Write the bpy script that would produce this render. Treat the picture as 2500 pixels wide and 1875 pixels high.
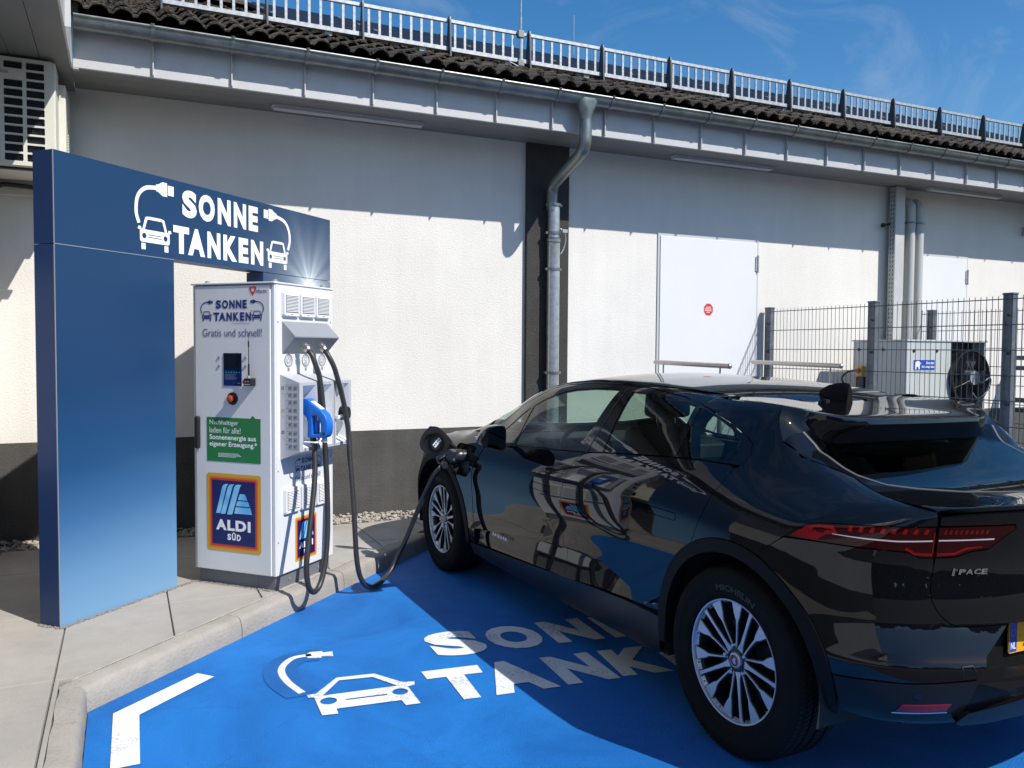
import bpy, bmesh, math, random
import numpy as np
from mathutils import Vector, Matrix
from mathutils.geometry import delaunay_2d_cdt

for o in list(bpy.data.objects):
    bpy.data.objects.remove(o)
SC = bpy.context.scene
COL = SC.collection
rnd = random.Random(7)
PI = math.pi

# ------------------------------------------------------------------ camera
cd = bpy.data.cameras.new('camera')
cam = bpy.data.objects.new('camera', cd)
COL.objects.link(cam)
SC.camera = cam
YAW, PITCH, ROLL, CH = 0.4349, -0.0418, 0.0067, 1.5683
cd.sensor_fit = 'HORIZONTAL'
cd.sensor_width = 36.0
cd.lens = 36.0 * 2034.58 / 2500.0
cd.clip_start = 0.05
cd.clip_end = 2000
fwd = Vector((math.sin(YAW) * math.cos(PITCH), math.cos(YAW) * math.cos(PITCH), math.sin(PITCH)))
rgt = Vector((math.cos(YAW), -math.sin(YAW), 0))
upv = rgt.cross(fwd)
r2 = rgt * math.cos(ROLL) + upv * math.sin(ROLL)
u2 = upv * math.cos(ROLL) - rgt * math.sin(ROLL)
cam.matrix_world = Matrix(((r2.x, u2.x, -fwd.x, 0), (r2.y, u2.y, -fwd.y, 0), (r2.z, u2.z, -fwd.z, CH), (0, 0, 0, 1)))

# ------------------------------------------------------------------ sun and sky
SR, SK = 0.60, 1.22                       # towards the sun = (SR, -1, SK)
sunv = Vector((SR, -1.0, SK)).normalized()
SUN_EL = math.asin(sunv.z)
SUN_AZ = math.atan2(sunv.x, sunv.y)       # clockwise from +Y
sd = bpy.data.lights.new('sun', 'SUN')
sd.energy = 3.5
sd.angle = math.radians(0.5)
sd.color = (1.0, 0.965, 0.915)
sun = bpy.data.objects.new('sun', sd)
COL.objects.link(sun)
sun.rotation_euler = (-sunv).to_track_quat('-Z', 'Y').to_euler()

W = bpy.data.worlds.new('World')
SC.world = W
W.use_nodes = True
nt = W.node_tree
nt.nodes.clear()
N = nt.nodes.new
L = nt.links.new
out = N('ShaderNodeOutputWorld')
bg = N('ShaderNodeBackground')
sky = N('ShaderNodeTexSky')
sky.sky_type = 'NISHITA'
sky.sun_disc = False
sky.sun_elevation = SUN_EL
sky.sun_rotation = SUN_AZ
sky.air_density = 1.0
sky.dust_density = 0.6
sky.ozone_density = 2.2
hsv = N('ShaderNodeHueSaturation')
hsv.inputs['Saturation'].default_value = 1.38
hsv.inputs['Value'].default_value = 1.0
L(sky.outputs[0], hsv.inputs['Color'])
tc = N('ShaderNodeTexCoord')
mp = N('ShaderNodeMapping')
mp.inputs['Rotation'].default_value = (0.5, 0.1, 0.55)
mp.inputs['Scale'].default_value = (2.2, 9.0, 9.0)
L(tc.outputs['Generated'], mp.inputs['Vector'])
nz = N('ShaderNodeTexNoise')
nz.inputs['Scale'].default_value = 1.0
nz.inputs['Detail'].default_value = 7
nz.inputs['Roughness'].default_value = 0.62
nz.inputs['Distortion'].default_value = 0.7
L(mp.outputs[0], nz.inputs['Vector'])
rp = N('ShaderNodeValToRGB')
rp.color_ramp.elements[0].position = 0.50
rp.color_ramp.elements[0].color = (0, 0, 0, 1)
rp.color_ramp.elements[1].position = 0.86
rp.color_ramp.elements[1].color = (0.30, 0.30, 0.30, 1)
L(nz.outputs['Fac'], rp.inputs['Fac'])
mixc = N('ShaderNodeMixRGB')
mixc.inputs['Color2'].default_value = (5.2, 5.4, 5.8, 1)
L(rp.outputs['Color'], mixc.inputs['Fac'])
L(hsv.outputs[0], mixc.inputs['Color1'])
L(mixc.outputs[0], bg.inputs['Color'])
bg.inputs['Strength'].default_value = 0.088
L(bg.outputs[0], out.inputs['Surface'])

vs = SC.view_settings
vs.view_transform = 'Standard'
vs.look = 'None'
vs.gamma = 1.0
vs.exposure = 0.66
vs.use_curve_mapping = False

# ------------------------------------------------------------------ materials
def rgba(c):
    return (c[0], c[1], c[2], 1.0)

def mat(name, col, rough=0.5, metal=0.0, var=0.0, vscale=4.0, bump=0.0, bscale=60.0, spec=0.5, col2=None, coat=0.0, detail=6, stretch=None, rvar=0.0, bdist=0.01):
    m = bpy.data.materials.new(name)
    m.use_nodes = True
    t = m.node_tree
    b = t.nodes['Principled BSDF']
    b.inputs['Base Color'].default_value = rgba(col)
    b.inputs['Roughness'].default_value = rough
    b.inputs['Metallic'].default_value = metal
    b.inputs['Specular IOR Level'].default_value = spec
    if coat:
        b.inputs['Coat Weight'].default_value = coat
        b.inputs['Coat Roughness'].default_value = 0.02
    co = t.nodes.new('ShaderNodeTexCoord')
    vec = co.outputs['Object']
    if stretch:
        mm = t.nodes.new('ShaderNodeMapping')
        mm.inputs['Scale'].default_value = stretch
        t.links.new(vec, mm.inputs['Vector'])
        vec = mm.outputs[0]
    if var or col2:
        n = t.nodes.new('ShaderNodeTexNoise')
        n.inputs['Scale'].default_value = vscale
        n.inputs['Detail'].default_value = detail
        n.inputs['Roughness'].default_value = 0.65
        t.links.new(vec, n.inputs['Vector'])
        r = t.nodes.new('ShaderNodeValToRGB')
        c2 = col2 if col2 else tuple(max(0, x * (1 - var)) for x in col)
        c1 = col if col2 else tuple(min(1, x * (1 + var * 0.6)) for x in col)
        r.color_ramp.elements[0].position = 0.32
        r.color_ramp.elements[0].color = rgba(c2)
        r.color_ramp.elements[1].position = 0.68
        r.color_ramp.elements[1].color = rgba(c1)
        t.links.new(n.outputs['Fac'], r.inputs['Fac'])
        t.links.new(r.outputs['Color'], b.inputs['Base Color'])
        if rvar:
            q = t.nodes.new('ShaderNodeMapRange')
            q.inputs['To Min'].default_value = max(0, rough - rvar)
            q.inputs['To Max'].default_value = min(1, rough + rvar)
            t.links.new(n.outputs['Fac'], q.inputs['Value'])
            t.links.new(q.outputs[0], b.inputs['Roughness'])
    if bump:
        n2 = t.nodes.new('ShaderNodeTexNoise')
        n2.inputs['Scale'].default_value = bscale
        n2.inputs['Detail'].default_value = 4
        t.links.new(vec, n2.inputs['Vector'])
        bp = t.nodes.new('ShaderNodeBump')
        bp.inputs['Strength'].default_value = bump
        bp.inputs['Distance'].default_value = bdist
        t.links.new(n2.outputs['Fac'], bp.inputs['Height'])
        t.links.new(bp.outputs['Normal'], b.inputs['Normal'])
    return m

def glass_mat(name, tint, refl_ior=1.5, dark=0.0):
    m = bpy.data.materials.new(name)
    m.use_nodes = True
    t = m.node_tree
    t.nodes.clear()
    o = t.nodes.new('ShaderNodeOutputMaterial')
    mx = t.nodes.new('ShaderNodeMixShader')
    tr = t.nodes.new('ShaderNodeBsdfTransparent')
    tr.inputs['Color'].default_value = rgba(tint)
    gl = t.nodes.new('ShaderNodeBsdfGlossy')
    gl.inputs['Roughness'].default_value = 0.0
    fr = t.nodes.new('ShaderNodeLayerWeight')
    fr.inputs['Blend'].default_value = 0.5
    pw = t.nodes.new('ShaderNodeMath')
    pw.operation = 'POWER'
    pw.inputs[1].default_value = 5.0
    t.links.new(fr.outputs['Facing'], pw.inputs[0])
    ma = t.nodes.new('ShaderNodeMath')
    ma.operation = 'MULTIPLY_ADD'
    f0 = ((refl_ior - 1) / (refl_ior + 1)) ** 2 * 1.5
    ma.inputs[1].default_value = 1 - f0
    ma.inputs[2].default_value = f0
    t.links.new(pw.outputs[0], ma.inputs[0])
    t.links.new(ma.outputs[0], mx.inputs['Fac'])
    t.links.new(tr.outputs[0], mx.inputs[1])
    t.links.new(gl.outputs[0], mx.inputs[2])
    t.links.new(mx.outputs[0], o.inputs['Surface'])
    return m

M = {}
M['plaster'] = mat('white_plaster', (0.735, 0.706, 0.652), 0.9, var=0.07, vscale=0.9, bump=0.42, bscale=70, bdist=0.008)
def streaks(m, f):
    t = m.node_tree
    b = t.nodes['Principled BSDF']
    src = b.inputs['Base Color'].links[0].from_socket
    co = t.nodes.new('ShaderNodeTexCoord')
    mm = t.nodes.new('ShaderNodeMapping')
    mm.inputs['Scale'].default_value = (5.0, 5.0, 0.35)
    n = t.nodes.new('ShaderNodeTexNoise')
    n.inputs['Scale'].default_value = 1.4
    n.inputs['Detail'].default_value = 8
    n.inputs['Roughness'].default_value = 0.7
    t.links.new(co.outputs['Object'], mm.inputs['Vector'])
    t.links.new(mm.outputs[0], n.inputs['Vector'])
    r = t.nodes.new('ShaderNodeValToRGB')
    r.color_ramp.elements[0].position = 0.36
    r.color_ramp.elements[0].color = (1 - f, 1 - f * 1.05, 1 - f * 1.15, 1)
    r.color_ramp.elements[1].position = 0.58
    r.color_ramp.elements[1].color = (1, 1, 1, 1)
    t.links.new(n.outputs[0], r.inputs[0])
    mu = t.nodes.new('ShaderNodeMixRGB')
    mu.blend_type = 'MULTIPLY'
    mu.inputs['Fac'].default_value = 1
    t.links.new(src, mu.inputs['Color1'])
    t.links.new(r.outputs[0], mu.inputs['Color2'])
    t.links.new(mu.outputs[0], b.inputs['Base Color'])
streaks(M['plaster'], 0.03)
M['plinth'] = mat('grey_brown_plinth', (0.078, 0.075, 0.069), 0.85, var=0.22, vscale=2.5, bump=0.5, bscale=90)
streaks(M['plinth'], 0.12)
M['pilaster'] = mat('dark_render', (0.050, 0.048, 0.044), 0.9, var=0.2, vscale=5, bump=0.9, bscale=110, bdist=0.012)
M['door'] = mat('white_door', (0.72, 0.72, 0.715), 0.45, var=0.03, vscale=1.5)
M['doorframe'] = mat('door_frame', (0.50, 0.51, 0.51), 0.45)
M['fascia'] = mat('grey_sheet_metal', (0.51, 0.505, 0.495), 0.45, 0.05, var=0.10, vscale=3, bump=0.05, bscale=8)
M['soffit'] = mat('grey_soffit', (0.205, 0.20, 0.19), 0.6, var=0.1, vscale=2)
M['zinc'] = mat('zinc', (0.23, 0.25, 0.245), 0.38, 0.75, var=0.28, vscale=7, bump=0.06, bscale=12, rvar=0.12)
M['zinc_bright'] = mat('zinc_light', (0.48, 0.51, 0.52), 0.35, 0.7, var=0.22, vscale=22, rvar=0.1)
M['galv'] = mat('galvanised_steel', (0.42, 0.435, 0.44), 0.48, 0.45, var=0.25, vscale=30, rvar=0.1)
M['galv_dark'] = mat('grey_galvanised_post', (0.17, 0.19, 0.21), 0.5, 0.5, var=0.3, vscale=16)
M['railpost'] = mat('dark_steel_post', (0.075, 0.082, 0.09), 0.5, 0.4, var=0.25, vscale=14)
M['tile'] = mat('mossy_roof_tile', (0.125, 0.095, 0.066), 0.95, col2=(0.040, 0.034, 0.027), vscale=9, bump=0.9, bscale=45, bdist=0.02)
M['tile2'] = mat('mossy_roof_tile_dark', (0.085, 0.068, 0.050), 0.95, col2=(0.030, 0.027, 0.023), vscale=11, bump=0.9, bscale=50, bdist=0.02)
M['roofplane'] = mat('roof_underlay', (0.03, 0.03, 0.03), 0.9)
M['panel'] = mat('solar_glass', (0.012, 0.016, 0.028), 0.45, 0.0, spec=0.12)
M['panelframe'] = mat('solar_frame', (0.05, 0.052, 0.058), 0.5, 0.2, spec=0.2)
M['asphalt'] = mat('asphalt', (0.055, 0.055, 0.056), 0.9, var=0.3, vscale=30, bump=0.5, bscale=150)
M['slab'] = mat('concrete_slab', (0.36, 0.335, 0.30), 0.85, var=0.16, vscale=2.2, bump=0.25, bscale=120, detail=9)
M['mortar'] = mat('joint_sand', (0.22, 0.20, 0.17), 0.95, var=0.3, vscale=40)
M['gravelA'] = mat('pale_gravel', (0.46, 0.42, 0.36), 0.85, col2=(0.24, 0.21, 0.18), vscale=22)
M['grit'] = mat('grey_grit', (0.30, 0.28, 0.25), 0.9, col2=(0.13, 0.12, 0.11), vscale=60)
M['white'] = mat('white_powder_coat', (0.68, 0.69, 0.705), 0.38, var=0.03, vscale=3)
M['whiteplastic'] = mat('white_plastic', (0.70, 0.71, 0.72), 0.45)
M['grey'] = mat('grey_powder_coat', (0.27, 0.285, 0.31), 0.42, var=0.05, vscale=4)
M['lightgrey'] = mat('light_grey_powder_coat', (0.44, 0.455, 0.48), 0.42, var=0.04, vscale=4)
M['basegrey'] = mat('grey_plinth_steel', (0.145, 0.155, 0.175), 0.5, var=0.1, vscale=5)
M['black'] = mat('black_plastic', (0.012, 0.012, 0.013), 0.45)
M['satin'] = mat('satin_black_trim', (0.006, 0.006, 0.0065), 0.6, spec=0.16, var=0.15, vscale=30)
M['rubber'] = mat('black_rubber_cable', (0.030, 0.029, 0.031), 0.42, var=0.15, vscale=10)
M['tyre'] = mat('tyre_rubber', (0.008, 0.008, 0.008), 0.8, var=0.2, vscale=20, spec=0.15)
M['tyretext'] = mat('tyre_lettering', (0.016, 0.016, 0.017), 0.55)
M['navy'] = mat('navy_print', (0.022, 0.035, 0.17), 0.4)
M['textgrey'] = mat('grey_blue_print', (0.09, 0.12, 0.24), 0.45)
M['signwhite'] = mat('white_film', (0.86, 0.87, 0.88), 0.4)
M['signedge'] = mat('dark_blue_edge', (0.009, 0.036, 0.125), 0.42)
M['green'] = mat('green_print', (0.022, 0.19, 0.05), 0.45)
M['yellow'] = mat('yellow_print', (0.62, 0.34, 0.012), 0.45)
M['orange'] = mat('orange_print', (0.70, 0.16, 0.02), 0.45)
M['redprint'] = mat('red_print', (0.55, 0.035, 0.02), 0.45)
M['logonavy'] = mat('logo_navy', (0.012, 0.012, 0.10), 0.4)
M['logoblue'] = mat('logo_light_blue', (0.10, 0.42, 0.78), 0.4, col2=(0.30, 0.66, 0.92), vscale=8, detail=1)
M['bluegun'] = mat('blue_plastic', (0.010, 0.15, 0.60), 0.38)
M['screen'] = mat('dark_screen', (0.006, 0.009, 0.014), 0.12)
M['screenblue'] = mat('screen_blue', (0.006, 0.02, 0.13), 0.2)
M['screenled'] = mat('screen_led', (0.05, 0.6, 0.3), 0.4)
M['redknob'] = mat('red_button', (0.50, 0.055, 0.025), 0.4)
M['red'] = mat('red_label', (0.62, 0.03, 0.03), 0.45)
M['brass'] = mat('nickel_gland', (0.55, 0.53, 0.48), 0.28, 0.9)
M['pictogrey'] = mat('pictogram_grey', (0.24, 0.26, 0.29), 0.5)
M['ventdark'] = mat('vent_shadow_gap', (0.06, 0.062, 0.066), 0.7)
M['plugblack'] = mat('black_moulded_plug', (0.022, 0.022, 0.024), 0.32)
M['palemortar'] = mat('pale_mortar_line', (0.50, 0.47, 0.41), 0.95, var=0.3, vscale=30)
M['pictoblack'] = mat('pictogram_dark', (0.05, 0.055, 0.065), 0.5)
M['pictogreen'] = mat('pictogram_green', (0.14, 0.22, 0.18), 0.5)
M['pictoyellow'] = mat('pictogram_ochre', (0.40, 0.34, 0.16), 0.5)
M['pictoviolet'] = mat('pictogram_violet', (0.14, 0.08, 0.26), 0.5)
M['acwhite'] = mat('ivory_metal', (0.66, 0.64, 0.55), 0.5, var=0.05, vscale=4)
M['acdark'] = mat('dark_coil', (0.018, 0.024, 0.034), 0.5)
M['unit'] = mat('grey_green_unit', (0.50, 0.53, 0.51), 0.45, var=0.04, vscale=3)
M['pipe'] = mat('grey_pvc', (0.46, 0.46, 0.44), 0.5)
M['steel'] = mat('brushed_steel', (0.50, 0.47, 0.42), 0.35, 0.85, var=0.1, vscale=20)
M['stairblue'] = mat('dark_blue_steel', (0.035, 0.045, 0.085), 0.5)
M['wire'] = mat('grey_fence_wire', (0.13, 0.145, 0.16), 0.45, 0.5)
# car
M['paint'] = mat('black_car_paint', (0.0035, 0.004, 0.0055), 0.5, spec=0.0, coat=1.0)
M['gloss'] = mat('gloss_black_trim', (0.004, 0.004, 0.005), 0.05, spec=0.5)
M['under'] = mat('dark_underbody', (0.006, 0.006, 0.006), 0.8)
M['glass'] = glass_mat('tinted_window', (0.62, 0.74, 0.68), 1.52)
M['privacy'] = glass_mat('privacy_window', (0.34, 0.44, 0.38), 1.52)
M['rearglass'] = glass_mat('dark_rear_window', (0.05, 0.07, 0.06), 1.55)
M['alu'] = mat('polished_alloy', (0.56, 0.58, 0.60), 0.36, 0.55)
M['alutop'] = mat('grey_alloy', (0.020, 0.022, 0.026), 0.30, 0.3)
M['disc'] = mat('brake_disc', (0.10, 0.10, 0.105), 0.4, 0.7)
M['chrome'] = mat('chrome', (0.70, 0.71, 0.73), 0.12, 1.0)
M['lampred'] = mat('red_lamp_lens', (0.022, 0.0006, 0.001), 0.03, spec=0.35)
M['lampbright'] = mat('bright_red_reflector', (0.17, 0.0035, 0.004), 0.12, spec=0.35)
M['lampline'] = mat('pale_light_bar', (0.55, 0.45, 0.47), 0.2)
M['reflector'] = mat('dark_red_reflector', (0.16, 0.006, 0.02), 0.25)
M['plateyellow'] = mat('yellow_plate', (0.80, 0.40, 0.012), 0.4)
M['plateblue'] = mat('blue_plate_band', (0.012, 0.07, 0.42), 0.4)
M['seat'] = mat('black_leather', (0.016, 0.016, 0.017), 0.5)
M['headlamp'] = mat('headlamp_glass', (0.25, 0.26, 0.28), 0.08)

# ------------------------------------------------------------------ mesh helpers
class MB:
    def __init__(self):
        self.v = []
        self.f = []
        self.mi = []
        self.cur = 0
    def add(self, vs_, fs_):
        b = len(self.v)
        self.v.extend([tuple(float(c) for c in p) for p in vs_])
        for f in fs_:
            self.f.append([b + i for i in f])
            self.mi.append(self.cur)
        return self
    def box(self, x0, x1, y0, y1, z0, z1):
        self.add([(x0, y0, z0), (x1, y0, z0), (x1, y1, z0), (x0, y1, z0), (x0, y0, z1), (x1, y0, z1), (x1, y1, z1), (x0, y1, z1)],
                 [(0, 3, 2, 1), (4, 5, 6, 7), (0, 1, 5, 4), (1, 2, 6, 5), (2, 3, 7, 6), (3, 0, 4, 7)])
        return self
    def prism(self, poly, fa, fb):
        """poly 2D points; fa / fb map (a, b) to 3D for the two caps."""
        n = len(poly)
        A = [fa(*p) for p in poly]
        B = [fb(*p) for p in poly]
        self.add(A + B, [tuple(range(n - 1, -1, -1)), tuple(range(n, 2 * n))] + [(i, (i + 1) % n, n + (i + 1) % n, n + i) for i in range(n)])
        return self
    def tube(self, path, r, seg=10, cap=True):
        P = [Vector(p) for p in path]
        n = len(P)
        rr = r if isinstance(r, (list, tuple)) else [r] * n
        T = []
        for i in range(n):
            t = (P[min(i + 1, n - 1)] - P[max(i - 1, 0)])
            T.append(t.normalized())
        ref = Vector((0, 0, 1)) if abs(T[0].z) < 0.9 else Vector((1, 0, 0))
        u = T[0].cross(ref).normalized()
        vs_ = []
        for i in range(n):
            u = (u - T[i] * u.dot(T[i])).normalized()
            w = T[i].cross(u)
            for k in range(seg):
                a = 2 * PI * k / seg
                vs_.append(P[i] + (u * math.cos(a) + w * math.sin(a)) * rr[i])
        fs_ = []
        for i in range(n - 1):
            for k in range(seg):
                k2 = (k + 1) % seg
                fs_.append((i * seg + k, i * seg + k2, (i + 1) * seg + k2, (i + 1) * seg + k))
        if cap:
            fs_.append(tuple(range(seg - 1, -1, -1)))
            fs_.append(tuple((n - 1) * seg + k for k in range(seg)))
        self.add(vs_, fs_)
        return self
    def lathe(self, prof, fn, seg=48, closed=False):
        """prof: (radius, height) list; fn(x, y, h) maps to 3D."""
        n = len(prof)
        vs_ = []
        for k in range(seg):
            a = 2 * PI * k / seg
            for r, h in prof:
                vs_.append(fn(r * math.cos(a), r * math.sin(a), h))
        fs_ = []
        for k in range(seg):
            k2 = (k + 1) % seg
            for i in range(n - 1 + (1 if closed else 0)):
                j = (i + 1) % n
                fs_.append((k * n + i, k2 * n + i, k2 * n + j, k * n + j))
        self.add(vs_, fs_)
        return self
    def disc(self, cx, cy, r, fn, seg=24, r_in=None):
        if r_in is None:
            self.add([fn(cx + r * math.cos(2 * PI * k / seg), cy + r * math.sin(2 * PI * k / seg)) for k in range(seg)], [tuple(range(seg))])
        else:
            vs_ = []
            for k in range(seg):
                a = 2 * PI * k / seg
                vs_.append(fn(cx + r * math.cos(a), cy + r * math.sin(a)))
                vs_.append(fn(cx + r_in * math.cos(a), cy + r_in * math.sin(a)))
            self.add(vs_, [(2 * k, 2 * ((k + 1) % seg), 2 * ((k + 1) % seg) + 1, 2 * k + 1) for k in range(seg)])
        return self
    def sphere(self, c, r, seg=10, rings=6):
        sx, sy, sz = (r, r, r) if not isinstance(r, (tuple, list)) else r
        vs_ = [(c[0], c[1], c[2] + sz)]
        for i in range(1, rings):
            p = PI * i / rings
            for k in range(seg):
                a = 2 * PI * k / seg
                vs_.append((c[0] + sx * math.sin(p) * math.cos(a), c[1] + sy * math.sin(p) * math.sin(a), c[2] + sz * math.cos(p)))
        vs_.append((c[0], c[1], c[2] - sz))
        fs_ = [(0, 1 + k, 1 + (k + 1) % seg) for k in range(seg)]
        for i in range(rings - 2):
            for k in range(seg):
                a = 1 + i * seg
                fs_.append((a + k, a + seg + k, a + seg + (k + 1) % seg, a + (k + 1) % seg))
        a = 1 + (rings - 2) * seg
        fs_ += [(a + k, len(vs_) - 1, a + (k + 1) % seg) for k in range(seg)]
        self.add(vs_, fs_)
        return self
    def mesh(self, name, mats, smooth=False, bevel=0.0, fix=True):
        me = bpy.data.meshes.new(name)
        me.from_pydata(self.v, [], self.f)
        if not isinstance(mats, (list, tuple)):
            mats = [mats]
        for m in mats:
            me.materials.append(m)
        if len(mats) > 1:
            me.polygons.foreach_set('material_index', self.mi)
        bm = bmesh.new()
        bm.from_mesh(me)
        if fix:
            bmesh.ops.recalc_face_normals(bm, faces=bm.faces)
        if bevel:
            es = [e for e in bm.edges if len(e.link_faces) == 2 and e.calc_face_angle(0) > 0.6]
            bmesh.ops.bevel(bm, geom=es, offset=bevel, segments=2, affect='EDGES', profile=0.5, clamp_overlap=True)
        bm.to_mesh(me)
        bm.free()
        if smooth:
            me.polygons.foreach_set('use_smooth', [True] * len(me.polygons))
            me.set_sharp_from_angle(angle=math.radians(40))
        me.update()
        return me
    def build(self, name, mats, parent=None, smooth=False, bevel=0.0, world=False, kind=None, label=None, fix=True, loc=None):
        if world and parent is not None:
            o_ = parent.location
            self.v = [(a - o_.x, b - o_.y, c - o_.z) for a, b, c in self.v]
        return link(name, self.mesh(name, mats, smooth, bevel, fix), parent, kind, label, loc)

def link(name, me, parent=None, kind=None, label=None, loc=None):
    o = bpy.data.objects.new(name, me)
    COL.objects.link(o)
    if parent is not None:
        o.parent = parent
    if loc is not None:
        o.location = loc
    if kind:
        o['kind'] = kind
    if label:
        o['label'] = label
    return o

def thing(name, label, cat, loc=(0, 0, 0), rotz=0.0, group=None):
    o = bpy.data.objects.new(name, None)
    o.empty_display_size = 0.2
    COL.objects.link(o)
    o.location = loc
    o.rotation_euler = (0, 0, rotz)
    return tag(o, label, cat, group)

def tag(o, label, cat, group=None):
    o['label'] = label
    o['category'] = cat
    if group:
        o['group'] = group
    return o

def copy_tree(src, loc, label):
    c = src.copy()
    COL.objects.link(c)
    c.location = loc
    c['label'] = label
    for ch in list(src.children):
        k = ch.copy()
        COL.objects.link(k)
        k.parent = c
        for g in list(ch.children):
            q = g.copy()
            COL.objects.link(q)
            q.parent = k
    return c

def pip(poly, pts):
    """points-in-polygon, numpy"""
    poly = np.asarray(poly)
    x, y = pts[:, 0], pts[:, 1]
    ins = np.zeros(len(pts), bool)
    j = len(poly) - 1
    for i in range(len(poly)):
        xi, yi = poly[i]
        xj, yj = poly[j]
        if yi != yj:
            c = ((yi > y) != (yj > y)) & (x < (xj - xi) * (y - yi) / (yj - yi) + xi)
            ins ^= c
        j = i
    return ins

def dens(poly, h):
    o = []
    n = len(poly)
    for i in range(n):
        a = np.array(poly[i], float)
        b = np.array(poly[(i + 1) % n], float)
        k = max(1, int(math.ceil(np.linalg.norm(b - a) / h)))
        for q in range(k):
            o.append(tuple(a + (b - a) * q / k))
    return o

def area(poly):
    return 0.5 * sum(poly[i - 1][0] * poly[i][1] - poly[i][0] * poly[i - 1][1] for i in range(len(poly)))

def cdt(outer, holes=(), grid=None, clear=0.4):
    """triangulate polygon with holes; optional inner grid. returns pts (n,2), tris, loops (index lists)"""
    if area(outer) < 0:
        outer = outer[::-1]
    loops = [outer] + [h if area(h) < 0 else h[::-1] for h in holes]
    pts = []
    edges = []
    lo = []
    for lp in loops:
        b = len(pts)
        n = len(lp)
        pts += lp
        edges += [(b + i, b + (i + 1) % n) for i in range(n)]
        lo.append(list(range(b, b + n)))
    if grid:
        P = np.array(outer)
        mn, mx_ = P.min(0), P.max(0)
        gx = np.arange(mn[0] + grid * 0.5, mx_[0], grid)
        gy = np.arange(mn[1] + grid * 0.5, mx_[1], grid)
        G = np.array([(a + (grid * 0.5 if k % 2 else 0), b) for k, b in enumerate(gy) for a in gx])
        if len(G):
            ok = pip(outer, G)
            for h in holes:
                ok &= ~pip(h, G)
            G = G[ok]
            if len(G):
                A = np.array([p for lp in loops for p in lp])
                d = np.min(np.linalg.norm(G[:, None, :] - A[None, :, :], axis=2), axis=1)
                pts += [tuple(p) for p in G[d > grid * clear]]
    r = delaunay_2d_cdt([Vector(p) for p in pts], edges, [], 0, 1e-6, True)
    V = np.array([tuple(p) for p in r[0]])
    T = np.array([t for t in r[2] if len(t) == 3])
    c = V[T].mean(1)
    ok = pip(outer, c)
    for h in holes:
        ok &= ~pip(h, c)
    mapo = {}
    for i, orig in enumerate(r[3]):
        for q in orig:
            mapo[q] = i
    return V, T[ok], [[mapo[i] for i in lp] for lp in lo]

def flat(name, outer, holes, fn, m, parent, world=False, kind=None, thick=0.0, label=None):
    """flat polygon with holes mapped to 3D by fn(a, b, h)"""
    V, T, loops = cdt(outer, holes)
    mb = MB()
    mb.add([fn(a, b, thick) for a, b in V], [tuple(t) for t in T])
    if thick:
        for lp in loops:
            n = len(lp)
            A = [fn(V[i][0], V[i][1], thick) for i in lp]
            B = [fn(V[i][0], V[i][1], 0) for i in lp]
            mb.add(A + B, [(i, (i + 1) % n, n + (i + 1) % n, n + i) for i in range(n)])
    return mb.build(name, m, parent, world=world, kind=kind, label=label, fix=False)

def rrect(x0, x1, y0, y1, r, n=5):
    o = []
    for cx, cy, a0 in ((x1 - r, y1 - r, 0), (x0 + r, y1 - r, 90), (x0 + r, y0 + r, 180), (x1 - r, y0 + r, 270)):
        for k in range(n + 1):
            a = math.radians(a0 + 90 * k / n)
            o.append((cx + r * math.cos(a), cy + r * math.sin(a)))
    return o

def circ(cx, cy, r, n=20, ry=None):
    return [(cx + r * math.cos(2 * PI * k / n), cy + (ry or r) * math.sin(2 * PI * k / n)) for k in range(n)]

def ribbon(path, w):
    """stroke outline polygon of a 2D polyline; w scalar or per-point"""
    P = [np.array(p, float) for p in path]
    n = len(P)
    ww = w if isinstance(w, (list, tuple)) else [w] * n
    Lf, Rt = [], []
    for i in range(n):
        t = P[min(i + 1, n - 1)] - P[max(i - 1, 0)]
        t /= np.linalg.norm(t)
        nn = np.array((-t[1], t[0]))
        Lf.append(tuple(P[i] + nn * ww[i] / 2))
        Rt.append(tuple(P[i] - nn * ww[i] / 2))
    return Lf + Rt[::-1]

def catmull(pts, n=6):
    P = [np.array(p, float) for p in pts]
    P = [2 * P[0] - P[1]] + P + [2 * P[-1] - P[-2]]
    o = []
    for i in range(1, len(P) - 2):
        for k in range(n):
            t = k / n
            a, b, c, d = P[i - 1], P[i], P[i + 1], P[i + 2]
            o.append(tuple(b + 0.5 * t * (c - a + t * (2 * a - 5 * b + 4 * c - d + t * (3 * (b - c) + d - a)))))
    o.append(tuple(P[-2]))
    return o

def text2d(body, bold=0.0, res=4, space=1.0):
    cu = bpy.data.curves.new('lettering_curve', 'FONT')
    cu.body = body
    cu.size = 1.0
    cu.offset = bold
    cu.resolution_u = res
    cu.space_character = space
    cu.fill_mode = 'FRONT'
    o = bpy.data.objects.new('lettering_tmp', cu)
    COL.objects.link(o)
    dg = bpy.context.evaluated_depsgraph_get()
    dg.update()
    me = o.evaluated_get(dg).to_mesh()
    V = np.array([(v.co.x, v.co.y) for v in me.vertices])
    Fc = [tuple(p.vertices) for p in me.polygons]
    o.evaluated_get(dg).to_mesh_clear()
    bpy.data.objects.remove(o)
    bpy.data.curves.remove(cu)
    return V, Fc

_TX = {}
def fit_text(mb, body, rect, fn, bold=0.0, keep=False, space=1.0):
    """add text filling rect (x0,x1,y0,y1); keep=True keeps proportions from the height, left aligned"""
    key = (body, bold, space)
    if key not in _TX:
        _TX[key] = text2d(body, bold, space=space)
    V, Fc = _TX[key]
    mn, mx_ = V.min(0), V.max(0)
    x0, x1, y0, y1 = rect
    s = (V - mn) / (mx_ - mn)
    mb.add([fn(x0 + a * (x1 - x0), y0 + b * (y1 - y0)) for a, b in s], Fc)
    return mb

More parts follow.
